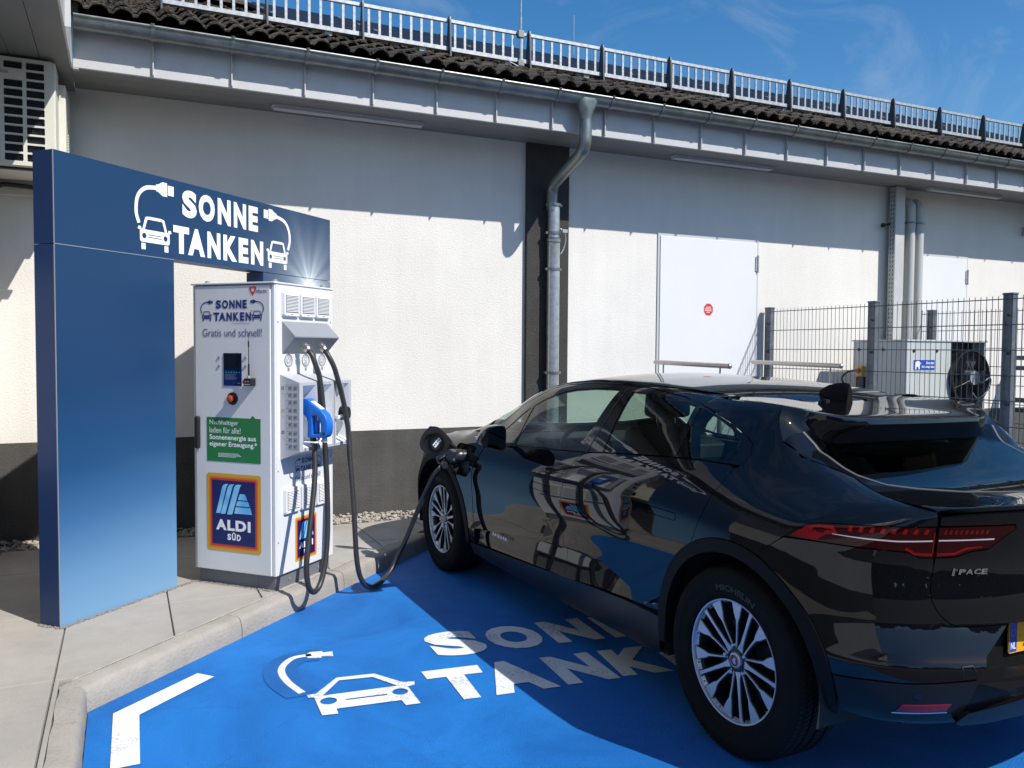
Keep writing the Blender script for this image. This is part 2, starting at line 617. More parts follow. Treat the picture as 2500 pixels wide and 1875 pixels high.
# ================================================================== SETTING: ground, kerb, pavement
WY = 7.078                      # wall plane
PHI = 0.7634                    # direction of the sign and of the diagonal kerb
DV = Vector((math.cos(PHI), math.sin(PHI), 0))
NV = Vector((-math.sin(PHI), math.cos(PHI), 0))
KA = Vector((-0.163, 3.948, 0))                  # kerb corner, foot
KB = Vector((2.16, 6.175, 0))                    # far end of the diagonal

mb = MB()
mb.add([(-300, -300, -0.012), (300, -300, -0.012), (300, 300, -0.012), (-300, 300, -0.012)], [(0, 1, 2, 3)])
link('ground', mb.mesh('ground', M['asphalt']), kind='structure')

def blue_material():
    m = bpy.data.materials.new('blue_floor_paint')
    m.use_nodes = True
    t = m.node_tree
    b = t.nodes['Principled BSDF']
    b.inputs['Roughness'].default_value = 0.62
    b.inputs['Specular IOR Level'].default_value = 0.35
    co = t.nodes.new('ShaderNodeTexCoord')
    def noise(sc, det, dist=0.0):
        n = t.nodes.new('ShaderNodeTexNoise')
        n.inputs['Scale'].default_value = sc
        n.inputs['Detail'].default_value = det
        n.inputs['Roughness'].default_value = 0.68
        n.inputs['Distortion'].default_value = dist
        t.links.new(co.outputs['Object'], n.inputs['Vector'])
        return n
    def ramp(n, p0, c0, p1, c1):
        r = t.nodes.new('ShaderNodeValToRGB')
        r.color_ramp.elements[0].position = p0
        r.color_ramp.elements[0].color = c0
        r.color_ramp.elements[1].position = p1
        r.color_ramp.elements[1].color = c1
        t.links.new(n.outputs[0], r.inputs[0])
        return r
    a = ramp(noise(1.3, 9, 0.6), 0.32, (0.004, 0.116, 0.41, 1), 0.70, (0.013, 0.212, 0.64, 1))
    w = ramp(noise(7.0, 9, 1.5), 0.62, (0, 0, 0, 1), 0.80, (0.30, 0.30, 0.30, 1))
    mx = t.nodes.new('ShaderNodeMixRGB')
    mx.inputs['Color2'].default_value = (0.05, 0.22, 0.58, 1)
    t.links.new(w.outputs[0], mx.inputs['Fac'])
    t.links.new(a.outputs[0], mx.inputs['Color1'])
    # small chips and specks where the asphalt shows through
    d1 = ramp(noise(75, 4), 0.635, (0, 0, 0, 1), 0.70, (0.75, 0.75, 0.75, 1))
    d2 = ramp(noise(1.1, 6, 1.0), 0.47, (0, 0, 0, 1), 0.66, (1, 1, 1, 1))
    mu = t.nodes.new('ShaderNodeMixRGB')
    mu.blend_type = 'MULTIPLY'
    mu.inputs['Fac'].default_value = 1
    t.links.new(d1.outputs[0], mu.inputs['Color1'])
    t.links.new(d2.outputs[0], mu.inputs['Color2'])
    # hair cracks
    vo = t.nodes.new('ShaderNodeTexVoronoi')
    vo.feature = 'DISTANCE_TO_EDGE'
    vo.inputs['Scale'].default_value = 1.15
    nn = noise(5, 4)
    mxv = t.nodes.new('ShaderNodeMixRGB')
    mxv.inputs['Fac'].default_value = 0.12
    t.links.new(co.outputs['Object'], mxv.inputs['Color1'])
    t.links.new(nn.outputs['Color'], mxv.inputs['Color2'])
    t.links.new(mxv.outputs[0], vo.inputs['Vector'])
    cr = ramp(vo, 0.0, (0.22, 0.22, 0.22, 1), 0.005, (0, 0, 0, 1))
    ad = t.nodes.new('ShaderNodeMixRGB')
    ad.blend_type = 'ADD'
    ad.inputs['Fac'].default_value = 0.7
    t.links.new(mu.outputs[0], ad.inputs['Color1'])
    t.links.new(cr.outputs[0], ad.inputs['Color2'])
    gr = ramp(noise(230, 2), 0.35, (0.80, 0.80, 0.80, 1), 0.65, (1.12, 1.12, 1.12, 1))
    gm = t.nodes.new('ShaderNodeMixRGB')
    gm.blend_type = 'MULTIPLY'
    gm.inputs['Fac'].default_value = 1
    t.links.new(mx.outputs[0], gm.inputs['Color1'])
    t.links.new(gr.outputs[0], gm.inputs['Color2'])
    mx = gm
    m2 = t.nodes.new('ShaderNodeMixRGB')
    m2.inputs['Color2'].default_value = (0.008, 0.035, 0.12, 1)
    t.links.new(ad.outputs[0], m2.inputs['Fac'])
    t.links.new(mx.outputs[0], m2.inputs['Color1'])
    t.links.new(m2.outputs[0], b.inputs['Base Color'])
    bn = noise(140, 4)
    bp = t.nodes.new('ShaderNodeBump')
    bp.inputs['Strength'].default_value = 0.75
    bp.inputs['Distance'].default_value = 0.006
    t.links.new(bn.outputs[0], bp.inputs['Height'])
    t.links.new(bp.outputs['Normal'], b.inputs['Normal'])
    return m
M['bluefloor'] = blue_material()
M['bluedark'] = mat('dark_blue_overspray', (0.004, 0.112, 0.385), 0.6, var=0.2, vscale=6, bump=0.4, bscale=140, bdist=0.006)

def worn_white():
    m = mat('worn_white_marking', (0.72, 0.73, 0.73), 0.7, bump=0.4, bscale=150, bdist=0.006)
    t = m.node_tree
    b = t.nodes['Principled BSDF']
    co = t.nodes.new('ShaderNodeTexCoord')
    n = t.nodes.new('ShaderNodeTexNoise')
    n.inputs['Scale'].default_value = 85
    n.inputs['Detail'].default_value = 5
    n.inputs['Roughness'].default_value = 0.7
    t.links.new(co.outputs['Object'], n.inputs['Vector'])
    n2 = t.nodes.new('ShaderNodeTexNoise')
    n2.inputs['Scale'].default_value = 3.0
    n2.inputs['Detail'].default_value = 6
    t.links.new(co.outputs['Object'], n2.inputs['Vector'])
    ml = t.nodes.new('ShaderNodeMath')
    ml.operation = 'MULTIPLY'
    t.links.new(n.outputs[0], ml.inputs[0])
    t.links.new(n2.outputs[0], ml.inputs[1])
    r = t.nodes.new('ShaderNodeValToRGB')
    r.color_ramp.elements[0].position = 0.27
    r.color_ramp.elements[0].color = (0.74, 0.75, 0.75, 1)
    r.color_ramp.elements[1].position = 0.36
    r.color_ramp.elements[1].color = (0.36, 0.40, 0.46, 1)
    t.links.new(ml.outputs[0], r.inputs[0])
    t.links.new(r.outputs[0], b.inputs['Base Color'])
    return m
M['marking'] = worn_white()

bay_poly = [(KA.x + 0.002, KA.y), (KB.x, KB.y + 0.002), (5.6, KB.y + 0.002), (5.6, 1.05), (KA.x + 0.002, 1.05)]
mb = MB()
mb.add([(x, y, 0.0) for x, y in bay_poly], [tuple(range(len(bay_poly) - 1, -1, -1))])
bay = link('painted_parking_bay', mb.mesh('painted_parking_bay', M['bluefloor']), kind='structure')

def gf(z):
    return lambda a, b, h=0: (a, b, z + h)
ZM = 0.004
# darker halo the stencil work left round the hose of the symbol, then the white markings themselves
halo = ribbon(catmull([(0.90, 4.215), (0.78, 4.225), (0.69, 4.15), (0.66, 4.03), (0.67, 3.90), (0.72, 3.74)]), [0.02] + [0.16] * 29 + [0.02])
flat('overspray', halo, [], gf(0.003), M['bluedark'], bay)
hose = catmull([(0.845, 4.228), (0.76, 4.222), (0.70, 4.155), (0.668, 4.06), (0.675, 3.92), (0.712, 3.77)])
flat('hose_symbol', ribbon(hose, 0.034), [], gf(ZM), M['marking'], bay)
flat('plug_symbol', [(0.82, 4.19), (0.885, 4.165), (0.889, 4.185), (0.943, 4.162), (0.954, 4.233), (0.905, 4.234), (0.906, 4.256), (0.845, 4.267), (0.815, 4.235)], [], gf(ZM), M['marking'], bay)
car_o = [(0.726, 3.705), (0.727, 3.739), (0.767, 3.735), (0.894, 3.881), (1.07, 3.857), (1.165, 3.703), (1.218, 3.689), (1.206, 3.651), (1.172, 3.648), (1.167, 3.448), (1.102, 3.455), (1.1, 3.513), (0.816, 3.543), (0.812, 3.49), (0.745, 3.502), (0.751, 3.699)]
flat('car_symbol', car_o, [[(0.79, 3.702), (0.897, 3.845), (1.053, 3.82), (1.13, 3.672)], circ(0.802, 3.635, 0.037), circ(1.122, 3.604, 0.036),
     [(0.872, 3.612), (0.878, 3.624), (1.06, 3.604), (1.058, 3.591)]], gf(ZM), M['marking'], bay)
def quadmap(p00, p10, p11, p01, z):
    def f(a, b, h=0):
        x = (1 - a) * (1 - b) * p00[0] + a * (1 - b) * p10[0] + a * b * p11[0] + (1 - a) * b * p01[0]
        y = (1 - a) * (1 - b) * p00[1] + a * (1 - b) * p10[1] + a * b * p11[1] + (1 - a) * b * p01[1]
        return (x, y, z + h)
    return f
# floor lettering, one quad per letter (lower-left, lower-right, upper-right, upper-left)
FL = [('S', (1.430, 3.925), (1.716, 3.895), (1.726, 4.262), (1.440, 4.29)),
      ('O', (1.755, 3.882), (2.048, 3.862), (2.050, 4.222), (1.760, 4.245)),
      ('N', (2.082, 3.866), (2.348, 3.828), (2.374, 4.190), (2.107, 4.215)),
      ('N', (2.404, 3.816), (2.670, 3.79), (2.69, 4.15), (2.431, 4.172)),
      ('E', (2.72, 3.78), (2.93, 3.76), (2.95, 4.12), (2.745, 4.14)),
      ('T', (1.272, 3.418), (1.520, 3.385), (1.566, 3.758), (1.284, 3.787)),
      ('A', (1.508, 3.390), (1.822, 3.357), (1.83, 3.742), (1.54, 3.765)),
      ('N', (1.862, 3.361), (2.130, 3.331), (2.15, 3.69), (1.889, 3.717)),
      ('K', (2.152, 3.343), (2.42, 3.302), (2.50, 3.645), (2.205, 3.682)),
      ('E', (2.46, 3.30), (2.68, 3.28), (2.70, 3.63), (2.50, 3.65)),
      ('N', (2.72, 3.27), (2.98, 3.25), (3.0, 3.60), (2.74, 3.62))]
for ch, a, b, c, d in FL:
    mb = MB()
    fit_text(mb, ch, (0, 1, 0, 1), quadmap(a, b, c, d, ZM), bold=0.062)
    mb.build('floor_letter', M['marking'], bay, fix=False)
flat('corner_line', [(0.299, 4.205), (0.368, 4.13), (0.038, 3.823), (0.034, 3.365), (-0.068, 3.362), (-0.063, 3.88)], [], gf(ZM), M['marking'], bay)

# kerb: concrete stones along the diagonal and along the left side
def kerb_material():
    m = mat('kerb_concrete', (0.33, 0.305, 0.27), 0.9, var=0.2, vscale=3.0, bump=0.5, bscale=70, detail=9, bdist=0.01)
    t = m.node_tree
    b = t.nodes['Principled BSDF']
    src = b.inputs['Base Color'].links[0].from_socket
    co = t.nodes.new('ShaderNodeTexCoord')
    n = t.nodes.new('ShaderNodeTexNoise')
    n.inputs['Scale'].default_value = 9
    n.inputs['Detail'].default_value = 6
    t.links.new(co.outputs['Object'], n.inputs['Vector'])
    mv = t.nodes.new('ShaderNodeMixRGB')
    mv.inputs['Fac'].default_value = 0.09
    t.links.new(co.outputs['Object'], mv.inputs['Color1'])
    t.links.new(n.outputs['Color'], mv.inputs['Color2'])
    v = t.nodes.new('ShaderNodeTexVoronoi')
    v.feature = 'DISTANCE_TO_EDGE'
    v.inputs['Scale'].default_value = 11.0
    t.links.new(mv.outputs[0], v.inputs['Vector'])
    r = t.nodes.new('ShaderNodeValToRGB')
    r.color_ramp.elements[0].color = (0.62, 0.61, 0.60, 1)
    r.color_ramp.elements[0].position = 0.0
    r.color_ramp.elements[1].position = 0.010
    t.links.new(v.outputs['Distance'], r.inputs[0])
    n2 = t.nodes.new('ShaderNodeTexNoise')
    n2.inputs['Scale'].default_value = 1.7
    n2.inputs['Detail'].default_value = 3
    t.links.new(co.outputs['Object'], n2.inputs['Vector'])
    r2_ = t.nodes.new('ShaderNodeValToRGB')
    r2_.color_ramp.elements[0].position = 0.46
    r2_.color_ramp.elements[1].position = 0.56
    t.links.new(n2.outputs[0], r2_.inputs[0])
    mu = t.nodes.new('ShaderNodeMixRGB')
    mu.blend_type = 'MULTIPLY'
    t.links.new(r2_.outputs[0], mu.inputs['Fac'])
    t.links.new(src, mu.inputs['Color1'])
    t.links.new(r.outputs[0], mu.inputs['Color2'])
    t.links.new(mu.outputs[0], b.inputs['Base Color'])
    return m
M['kerb'] = kerb_material()
kerb = bpy.data.objects.new('kerb', None)
COL.objects.link(kerb)
kerb['kind'] = 'structure'
KPROF = [(0.0, -0.05), (0.003, 0.04), (0.008, 0.084), (0.016, 0.101), (0.032, 0.110), (0.108, 0.1125), (0.108, -0.05)]
def kerb_run(a, b, inward, step=1.0, trim0=0.0, trim1=0.0):
    u = (b - a)
    ln = u.length
    u.normalize()
    s = 0.0
    while s < ln - 0.01:
        e_ = min(s + step, ln)
        mb = MB()
        secs = 10
        vs_ = []
        for k in range(secs + 1):
            q = s + 0.002 + (e_ - s - 0.004) * k / secs
            for o_, z in KPROF:
                w = 0.0025 * math.sin(q * 23 + z * 40) + rnd.uniform(-0.0015, 0.0015)
                extra = 0
                if s == 0:
                    extra = -trim0 * o_ * (1 - k / secs)
                if e_ >= ln - 1e-6:
                    extra += trim1 * o_ * (k / secs)
                p = a + u * (q + extra) + inward * (o_ + w)
                vs_.append((p.x, p.y, z + w * 0.6))
        n = len(KPROF)
        fs_ = [(k * n + i, k * n + i + 1, (k + 1) * n + i + 1, (k + 1) * n + i) for k in range(secs) for i in range(n - 1)]
        fs_ += [tuple(range(n)), tuple(secs * n + i for i in range(n))]
        mb.add(vs_, fs_)
        mb.build('kerb_stone', M['kerb'], kerb, smooth=True)
        s = e_
tq = math.tan((PI / 2 - PHI) / 2)
kerb_run(KA, KB, NV, 1.0, trim0=tq, trim1=0.0)
kerb_run(Vector((KA.x, -2.4, 0)), KA.copy(), Vector((-1, 0, 0)), 1.0, trim1=tq * 0.98)
kerb_run(KB + Vector((0.0, 0.0, 0)), Vector((9.0, KB.y, 0)), Vector((0, 1, 0)), 1.0)

# pavement: bedding sheet plus single slabs clipped at the kerb
pav = bpy.data.objects.new('pavement', None)
COL.objects.link(pav)
pav['kind'] = 'structure'
KW = 0.112
def clip(poly, a, nrm):
    o = []
    for i in range(len(poly)):
        p, q = Vector((*poly[i], 0)), Vector((*poly[(i + 1) % len(poly)], 0))
        dp, dq = (p - a).dot(nrm), (q - a).dot(nrm)
        if dp >= 0:
            o.append((p.x, p.y))
        if dp * dq < 0:
            c = p + (q - p) * (dp / (dp - dq))
            o.append((c.x, c.y))
    return o
ka2 = KA + NV * KW
def pav_parts(poly):
    """split a rectangle along the outside of the kerb line (pavement = left of x limit or beyond diagonal)"""
    return poly
bed = MB()
bed.add([(x, y, 0.098) for x, y in [(-1.4, -2.4), (KA.x - 0.10, -2.4), (KA.x - 0.10, KA.y + 0.07), (KB.x + 0.02 - 0.10, KB.y + 0.12), (12.0, KB.y + 0.12), (12.0, WY), (-1.4, WY)]], [tuple(range(7))])
bed.build('bedding', M['mortar'], pav)
for a0, a1, off in ((KA + NV * 0.1085, KA + NV * 0.1085 + (KB - KA), NV * 0.008),):
    mb = MB()
    u_ = (a1 - a0).normalized()
    n_ = int((a1 - a0).length / 0.05)
    vs_ = []
    for k in range(n_ + 1):
        p = a0 + u_ * (0.02 + 0.05 * k)
        w_ = rnd.uniform(0.5, 1.25)
        vs_ += [(p.x, p.y, 0.1145), (p.x + off.x * w_, p.y + off.y * w_, 0.1150)]
    mb.add(vs_, [(2 * k, 2 * k + 2, 2 * k + 3, 2 * k + 1) for k in range(n_)])
    mb.build('mortar_line', M['palemortar'], pav)
xs_ = [-1.31, -0.805, -0.298, 0.21, 0.709, 1.21, 1.705, 2.21, 2.71, 3.22, 3.72, 4.23, 4.73, 5.24, 5.74, 6.25]
ys_ = [-2.4, -1.92, -0.92, 0.08, 1.08, 2.08, 3.08, 4.08, 5.08, 6.10, 6.80]
G2 = 0.004
corner_x = KA.x - KW
for i in range(len(xs_) - 1):
    for j in range(len(ys_) - 1):
        x0, x1, y0, y1 = xs_[i] + G2, xs_[i + 1] - G2, ys_[j] + G2, ys_[j + 1] - G2
        if x0 < corner_x:
            x1 = min(x1, corner_x) if y0 < KA.y + 0.04 else x1
        elif y1 < KA.y:
            continue
        pl = [(x0, y0), (x1, y0), (x1, y1), (x0, y1)]
        if x1 > corner_x + 0.02:
            pl = clip(pl, KA + NV * KW, NV)
            if len(pl) >= 3:
                if x0 > KB.x - 0.4:
                    pl = clip(pl, Vector((0, KB.y + KW, 0)), Vector((0, 1, 0)))
        if len(pl) < 3 or abs(area(pl)) < 0.003:
            continue
        z = 0.111 + rnd.uniform(-0.0015, 0.0015)
        mb = MB()
        mb.prism(pl, lambda a, b: (a, b, 0.07), lambda a, b, z=z: (a, b, z))
        mb.build('paving_slab', M['slab'], pav, bevel=0.003)

# gravel strip along the wall, pebbles at the feet of sign and charger
def pebble_field(name, spots, zr, m):
    mb = MB()
    ico = bmesh.new()
    bmesh.ops.create_icosphere(ico, subdivisions=1, radius=1)
    bv = [v.co.copy() for v in ico.verts]
    bf = [tuple(v.index for v in f.verts) for f in ico.faces]
    ico.free()
    for x, y, z, s in spots:
        rot = Matrix.Rotation(rnd.uniform(0, 6.28), 3, 'Z') @ Matrix.Rotation(rnd.uniform(0, 6.28), 3, 'X')
        sc = Vector((s * rnd.uniform(0.8, 1.4), s * rnd.uniform(0.6, 1.1), s * rnd.uniform(0.45, 0.85)))
        vv = []
        for v in bv:
            q = Vector((v.x * sc.x, v.y * sc.y, v.z * sc.z)) * rnd.uniform(0.82, 1.15)
            q = rot @ q
            vv.append((x + q.x, y + q.y, z + abs(q.z) * 0.2 + q.z * 0.8))
        mb.add(vv, bf)
    o = mb.build(name, m, None, kind='stuff')
    return o
spots = []
for k in range(2300):
    x = rnd.uniform(-0.95, 5.2)
    y = rnd.uniform(6.80, 7.06) - (0.02 if rnd.random() < 0.1 else 0)
    spots.append((x, y, 0.104 + rnd.uniform(0, 0.02) + 0.06 * max(0, (y - 6.85)), rnd.uniform(0.008, 0.024)))
for k in range(500):
    spots.append((rnd.uniform(-0.96, -0.83), rnd.uniform(4.8, 6.6), 0.105 + rnd.uniform(0, 0.025), rnd.uniform(0.012, 0.028)))
g = pebble_field('gravel_strip', spots, 0, M['gravelA'])
tag(g, 'pale pebbles lying in the strip along the foot of the wall', 'gravel')

# ================================================================== BUILDING
bld = thing('market_building', 'low white rendered building with brown tiled roof and grey metal eaves', 'building', (5.0, WY, 0))
CR = lambda x, y, z: (x, y, z)
PL0, PL1 = 3.413, 3.853
def wall_poly(x0, x1, z0, z1):
    return [(x0, z0), (x1, z0), (x1, z1), (x0, z1)]
wf = lambda y: (lambda a, b, h=0: (a, y - h, b))
D1 = (4.898, 6.2, 0.3, 2.755)
D2 = (8.594, 9.527, 0.3, 2.75)
mb = MB()
mb.box(-1.25, PL0, WY, WY + 0.3, 0.853, 3.50)
mb.box(PL1, 13.0, WY, WY + 0.3, 0.853, 3.50)
mb.build('wall', M['plaster'], bld, world=True)
mb = MB()
mb.box(-1.25, PL0, WY - 0.008, WY + 0.3, 0.0, 0.850)
mb.box(PL1, D1[0], WY - 0.008, WY + 0.3, 0.0, 0.850)
mb.box(D1[1], 13.0, WY - 0.008, WY + 0.3, 0.0, 0.850)
mb.build('plinth', M['plinth'], bld, world=True)
mb = MB()
mb.box(PL0, PL1, WY - 0.045, WY + 0.3, 0.0, 3.49)
mb.build('pilaster', M['pilaster'], bld, world=True)
# wing on the left, running towards the viewer
WX = -1.02
mb = MB()
mb.box(WX - 0.3, WX, -3.5, WY - 0.002, 0.853, 3.50)
mb.build('wing_wall', M['plaster'], bld, world=True)
mb = MB()
mb.box(WX - 0.3, WX + 0.008, -3.5, WY - 0.010, 0.0, 0.850)
mb.build('wing_plinth', M['plinth'], bld, world=True)

# doors
for dn, (x0, x1, z0, z1) in (('door', D1), ('door', D2)):
    mb = MB()
    mb.box(x0, x1, WY - 0.012, WY - 0.0005, z0, z1)
    dr = mb.build('door', M['doorframe'], bld, world=True, bevel=0.003)
    mb = MB()
    mb.box(x0 + 0.028, x1 - 0.030, WY - 0.021, WY - 0.0125, z0 + 0.01, z1 - 0.030)
    lf = mb.build('door_leaf', M['door'], dr, bevel=0.003)
    lf.data.transform(Matrix.Translation((-5.0, -WY, 0)))
    mb = MB()
    hx = x1 - 0.022
    mb.tube([(hx, WY - 0.030, 2.405), (hx, WY - 0.030, 2.50)], 0.011, 8)
    mb.tube([(hx, WY - 0.030, 2.503), (hx, WY - 0.030, 2.59)], 0.011, 8)
    mb.box(hx - 0.030, hx - 0.004, WY - 0.030, WY - 0.0215, 2.42, 2.575)
    h = mb.build('hinge', M['galv'], dr)
    h.data.transform(Matrix.Translation((-5.0, -WY, 0)))
    if x0 < 5:
        mb = MB()
        mb.mi = []
        oc = [(5.534 + 0.062 * math.cos(PI / 8 + k * PI / 4), 1.996 + 0.066 * math.sin(PI / 8 + k * PI / 4)) for k in range(8)]
        mb.add([(a, WY - 0.0225, b) for a, b in oc], [tuple(range(8))])
        mb.cur = 1
        for zz, ww in ((2.020, 0.060), (2.002, 0.092), (1.984, 0.092), (1.966, 0.040)):
            n_ = int(ww / 0.012)
            for q in range(n_):
                xx = 5.534 - ww / 2 + q * 0.0125
                mb.add([(xx, WY - 0.0232, zz - 0.005), (xx + 0.009, WY - 0.0232, zz - 0.005), (xx + 0.009, WY - 0.0232, zz + 0.004), (xx, WY - 0.0232, zz + 0.004)], [(0, 1, 2, 3)])
        s = mb.build('octagonal_sticker', [M['red'], M['signwhite']], dr, fix=False)
        s.data.transform(Matrix.Translation((-5.0, -WY, 0)))

# soffit boards, fascia panels with standing seams
FY, FX0, FDX, FZ = 6.48, 0.2038, 0.5273, 3.461
def soff(y0, y1):
    zz = lambda y: 3.461 + (y - FY) * (3.49 - 3.461) / (WY - FY)
    m_ = MB()
    A_ = -0.3118
    m_.add([(A_, y0, zz(y0)), (13, y0, zz(y0)), (13, y1, zz(y1)), (A_, y1, zz(y1)), (A_, y0, zz(y0) + .04), (13, y0, zz(y0) + .04), (13, y1, zz(y1) + .04), (A_, y1, zz(y1) + .04)],
           [(0, 3, 2, 1), (4, 5, 6, 7), (0, 1, 5, 4), (1, 2, 6, 5), (2, 3, 7, 6), (3, 0, 4, 7)])
    m_.build('soffit_board', M['soffit'], bld, world=True)
soff(FY + 0.012, 6.678)
soff(6.683, 6.878)
soff(6.883, WY - 0.001)
fx = [-0.30] + [FX0 + FDX * i for i in range(24)]
def fpan(w):
    m_ = MB()
    m_.add([(0.003, 0.0, 0.006), (w - 0.003, 0.0, 0.006), (w - 0.003, 0.004, 0.30), (0.003, 0.004, 0.30), (0.003, 0.010, 0.0), (w - 0.003, 0.010, 0.0), (0.003, 0.016, 0.30), (w - 0.003, 0.016, 0.30)],
           [(0, 1, 2, 3), (0, 4, 5, 1), (4, 6, 7, 5), (0, 3, 6, 4), (1, 5, 7, 2)])
    return m_
fm1 = fpan(FDX).mesh('fascia_panel', M['fascia'])
fm0 = fpan(fx[1] - fx[0]).mesh('fascia_panel', M['fascia'])
sm_ = MB()
sm_.add([(-0.004, 0, 0), (0.004, 0, 0), (0.004, -0.030, 0.012), (-0.004, -0.030, 0.012), (-0.004, 0.004, 0.30), (0.004, 0.004, 0.30), (0.004, -0.024, 0.30), (-0.004, -0.024, 0.30)],
        [(0, 1, 2, 3), (4, 7, 6, 5), (0, 3, 7, 4), (1, 5, 6, 2), (3, 2, 6, 7)])
seam = sm_.mesh('fascia_seam', M['fascia'])
for i in range(len(fx) - 1):
    link('fascia_panel', fm0 if i == 0 else fm1, bld, loc=(fx[i] - 5, FY - WY + rnd.uniform(-0.001, 0.001), FZ))
    if i:
        link('fascia_seam', seam, bld, loc=(fx[i] - 5, FY - WY - 0.001, FZ))
mb = MB()
mb.box(-0.30, 13, FY + 0.02, FY + 0.04, FZ + 0.01, FZ + 0.34)
mb.build('eaves_board', M['soffit'], bld, world=True)
# wing eaves: soffit boards and stepped trims seen nearly edge on
for k in range(4):
    mb = MB()
    mb.box(-0.312 - 0.175 * (k + 1) + 0.004, -0.312 - 0.175 * k, -3.5, WY - 0.012, 3.4575, 3.478)
    mb.build('soffit_board', M['soffit'], bld, world=True)
for k in range(12):
    y1 = FY - 0.012 - 0.80 * k
    mb = MB()
    mb.box(-0.312, -0.300, y1 - 0.795, y1, 3.452, 4.35)
    mb.build('fascia_panel', M['fascia'], bld, world=True)
    mb = MB()
    mb.box(-0.2995, -0.268, y1 - 0.80, y1 - 0.792, 3.46, 4.35)
    mb.build('fascia_seam', M['fascia'], bld, world=True)
mb = MB()
mb.box(-0.2995, -0.262, FY + 0.002, FY + 0.05, 3.455, 4.30)
mb.build('corner_trim', M['fascia'], bld, world=True, bevel=0.003)
# strip lights under the eaves (things hanging from the soffit)
for k, (x0, lab) in enumerate(((1.07, 'long slim strip light under the eaves above the blue sign'), (4.87, 'long slim strip light under the eaves above the white door with the red sticker'), (8.46, 'long slim strip light under the eaves beside the steel post at far right'))):
    zz = 3.461 + (6.80 - FY) * 0.0485
    t_ = thing('strip_light', lab, 'light fitting', (x0 + 0.62, 6.80, zz), group='strip lights under the eaves')
    mb = MB()
    mb.box(-0.62, 0.62, -0.045, 0.045, -0.022, -0.002)
    mb.build('housing', M['lightgrey'], t_, bevel=0.004)
    mb = MB()
    mb.box(-0.61, 0.61, -0.038, 0.038, -0.040, -0.0225)
    mb.build('diffuser', M['doorframe'], t_, bevel=0.006)

# ---- gutter
GY, GZ, GR = 6.384, 3.757, 0.073
mb = MB()
prof = []
for k in range(15):
    a = PI + PI * k / 14
    prof.append((GY + GR * math.cos(a), GZ + GR * math.sin(a)))
lip = [(GY - GR + 0.010 * math.cos(a) - 0.002, GZ + 0.004 + 0.010 * math.sin(a)) for a in [math.radians(q) for q in range(-90, 271, 45)]]
xs2 = [-0.285 + 0.9 * k for k in range(16)]
inner = [(GY + (GR - 0.004) * math.cos(PI + PI * k / 14), GZ + (GR - 0.004) * math.sin(PI + PI * k / 14)) for k in range(15)]
ring = prof + inner[::-1]
vs_ = []
for x in xs2:
    vs_ += [(x, a, b) for a, b in ring]
n = len(ring)
mb.add(vs_, [(k * n + i, k * n + (i + 1) % n, (k + 1) * n + (i + 1) % n, (k + 1) * n + i) for k in range(len(xs2) - 1) for i in range(n)] + [tuple(range(n))])
mb.tube([(-0.285, GY - GR - 0.002, GZ + 0.004), (13.2, GY - GR - 0.002, GZ + 0.004)], 0.010, 8)
mb.add([(-0.285, a, b) for a, b in prof], [tuple(range(15))])
gut = mb.build('gutter', M['zinc'], bld, world=True, smooth=True)
bm_ = MB()
st = []
for k in range(13):
    a = PI + PI * k / 12
    for rr in (GR + 0.002, GR + 0.006):
        for dx in (-0.013, 0.013):
            st.append((dx, rr * math.cos(a), rr * math.sin(a)))
fs_ = []
for k in range(12):
    b = 4 * k
    fs_ += [(b + 2, b + 3, b + 7, b + 6), (b, b + 4, b + 5, b + 1), (b, b + 2, b + 6, b + 4), (b + 1, b + 5, b + 7, b + 3)]
bm_.add(st, fs_)
bm_.tube([(0, -GR - 0.004, 0.002), (0, -GR - 0.010, 0.022)], 0.014, 6)
bm_.box(-0.013, 0.013, GR + 0.002, GR + 0.03, -0.004, 0.002)
br = bm_.mesh('gutter_bracket', M['zinc'], smooth=True)
for i in range(24):
    link('gutter_bracket', br, gut, loc=(0.198 + FDX * i - 5, GY - WY, GZ))

# ---- downpipe: funnel, elbow, straight pipe with clamps
dp = thing('downpipe', 'grey zinc downpipe with funnel and elbow in front of the dark pilaster', 'drainpipe', (3.675, 6.95, 0.11))
def TW(o_):
    return lambda p: (p[0] - o_.location.x, p[1] - o_.location.y, p[2] - o_.location.z)
tw = TW(dp)
mb = MB()
vs_ = []
RX_ = 3.655
for (cz, cy, hx, hy) in ((3.735, GY - 0.005, 0.098, 0.066), (3.70, GY - 0.005, 0.094, 0.066), (3.64, GY, 0.075, 0.062), (3.585, GY, 0.057, 0.057), (3.56, GY, 0.055, 0.055)):
    for k in range(20):
        a = 2 * PI * k / 20
        ex = 0.55 if cz > 3.65 else 1.0
        cx_, sx_ = math.cos(a), math.sin(a)
        vs_.append(tw((RX_ + hx * math.copysign(abs(cx_) ** ex, cx_), cy + hy * math.copysign(abs(sx_) ** ex, sx_), cz)))
mb.add(vs_, [(i * 20 + k, i * 20 + (k + 1) % 20, (i + 1) * 20 + (k + 1) % 20, (i + 1) * 20 + k) for i in range(4) for k in range(20)])
mb.build('funnel', M['zinc'], dp, smooth=True)
PY = 6.965
path = catmull([(RX_, GY, 3.58), (RX_, GY, 3.45), (RX_ - 0.002, GY + 0.012, 3.345), (RX_ - 0.005, GY + 0.09, 3.275), (RX_ - 0.02, PY - 0.12, 3.135), (RX_ - 0.022, PY - 0.02, 3.075), (RX_ - 0.022, PY, 2.98), (RX_ - 0.022, PY, 2.86)], 7)
mb = MB()
mb.tube([tw(p_) for p_ in path], 0.0545, 18)
mb.build('elbow', M['zinc'], dp, smooth=True)
PX = 3.655
mb = MB()
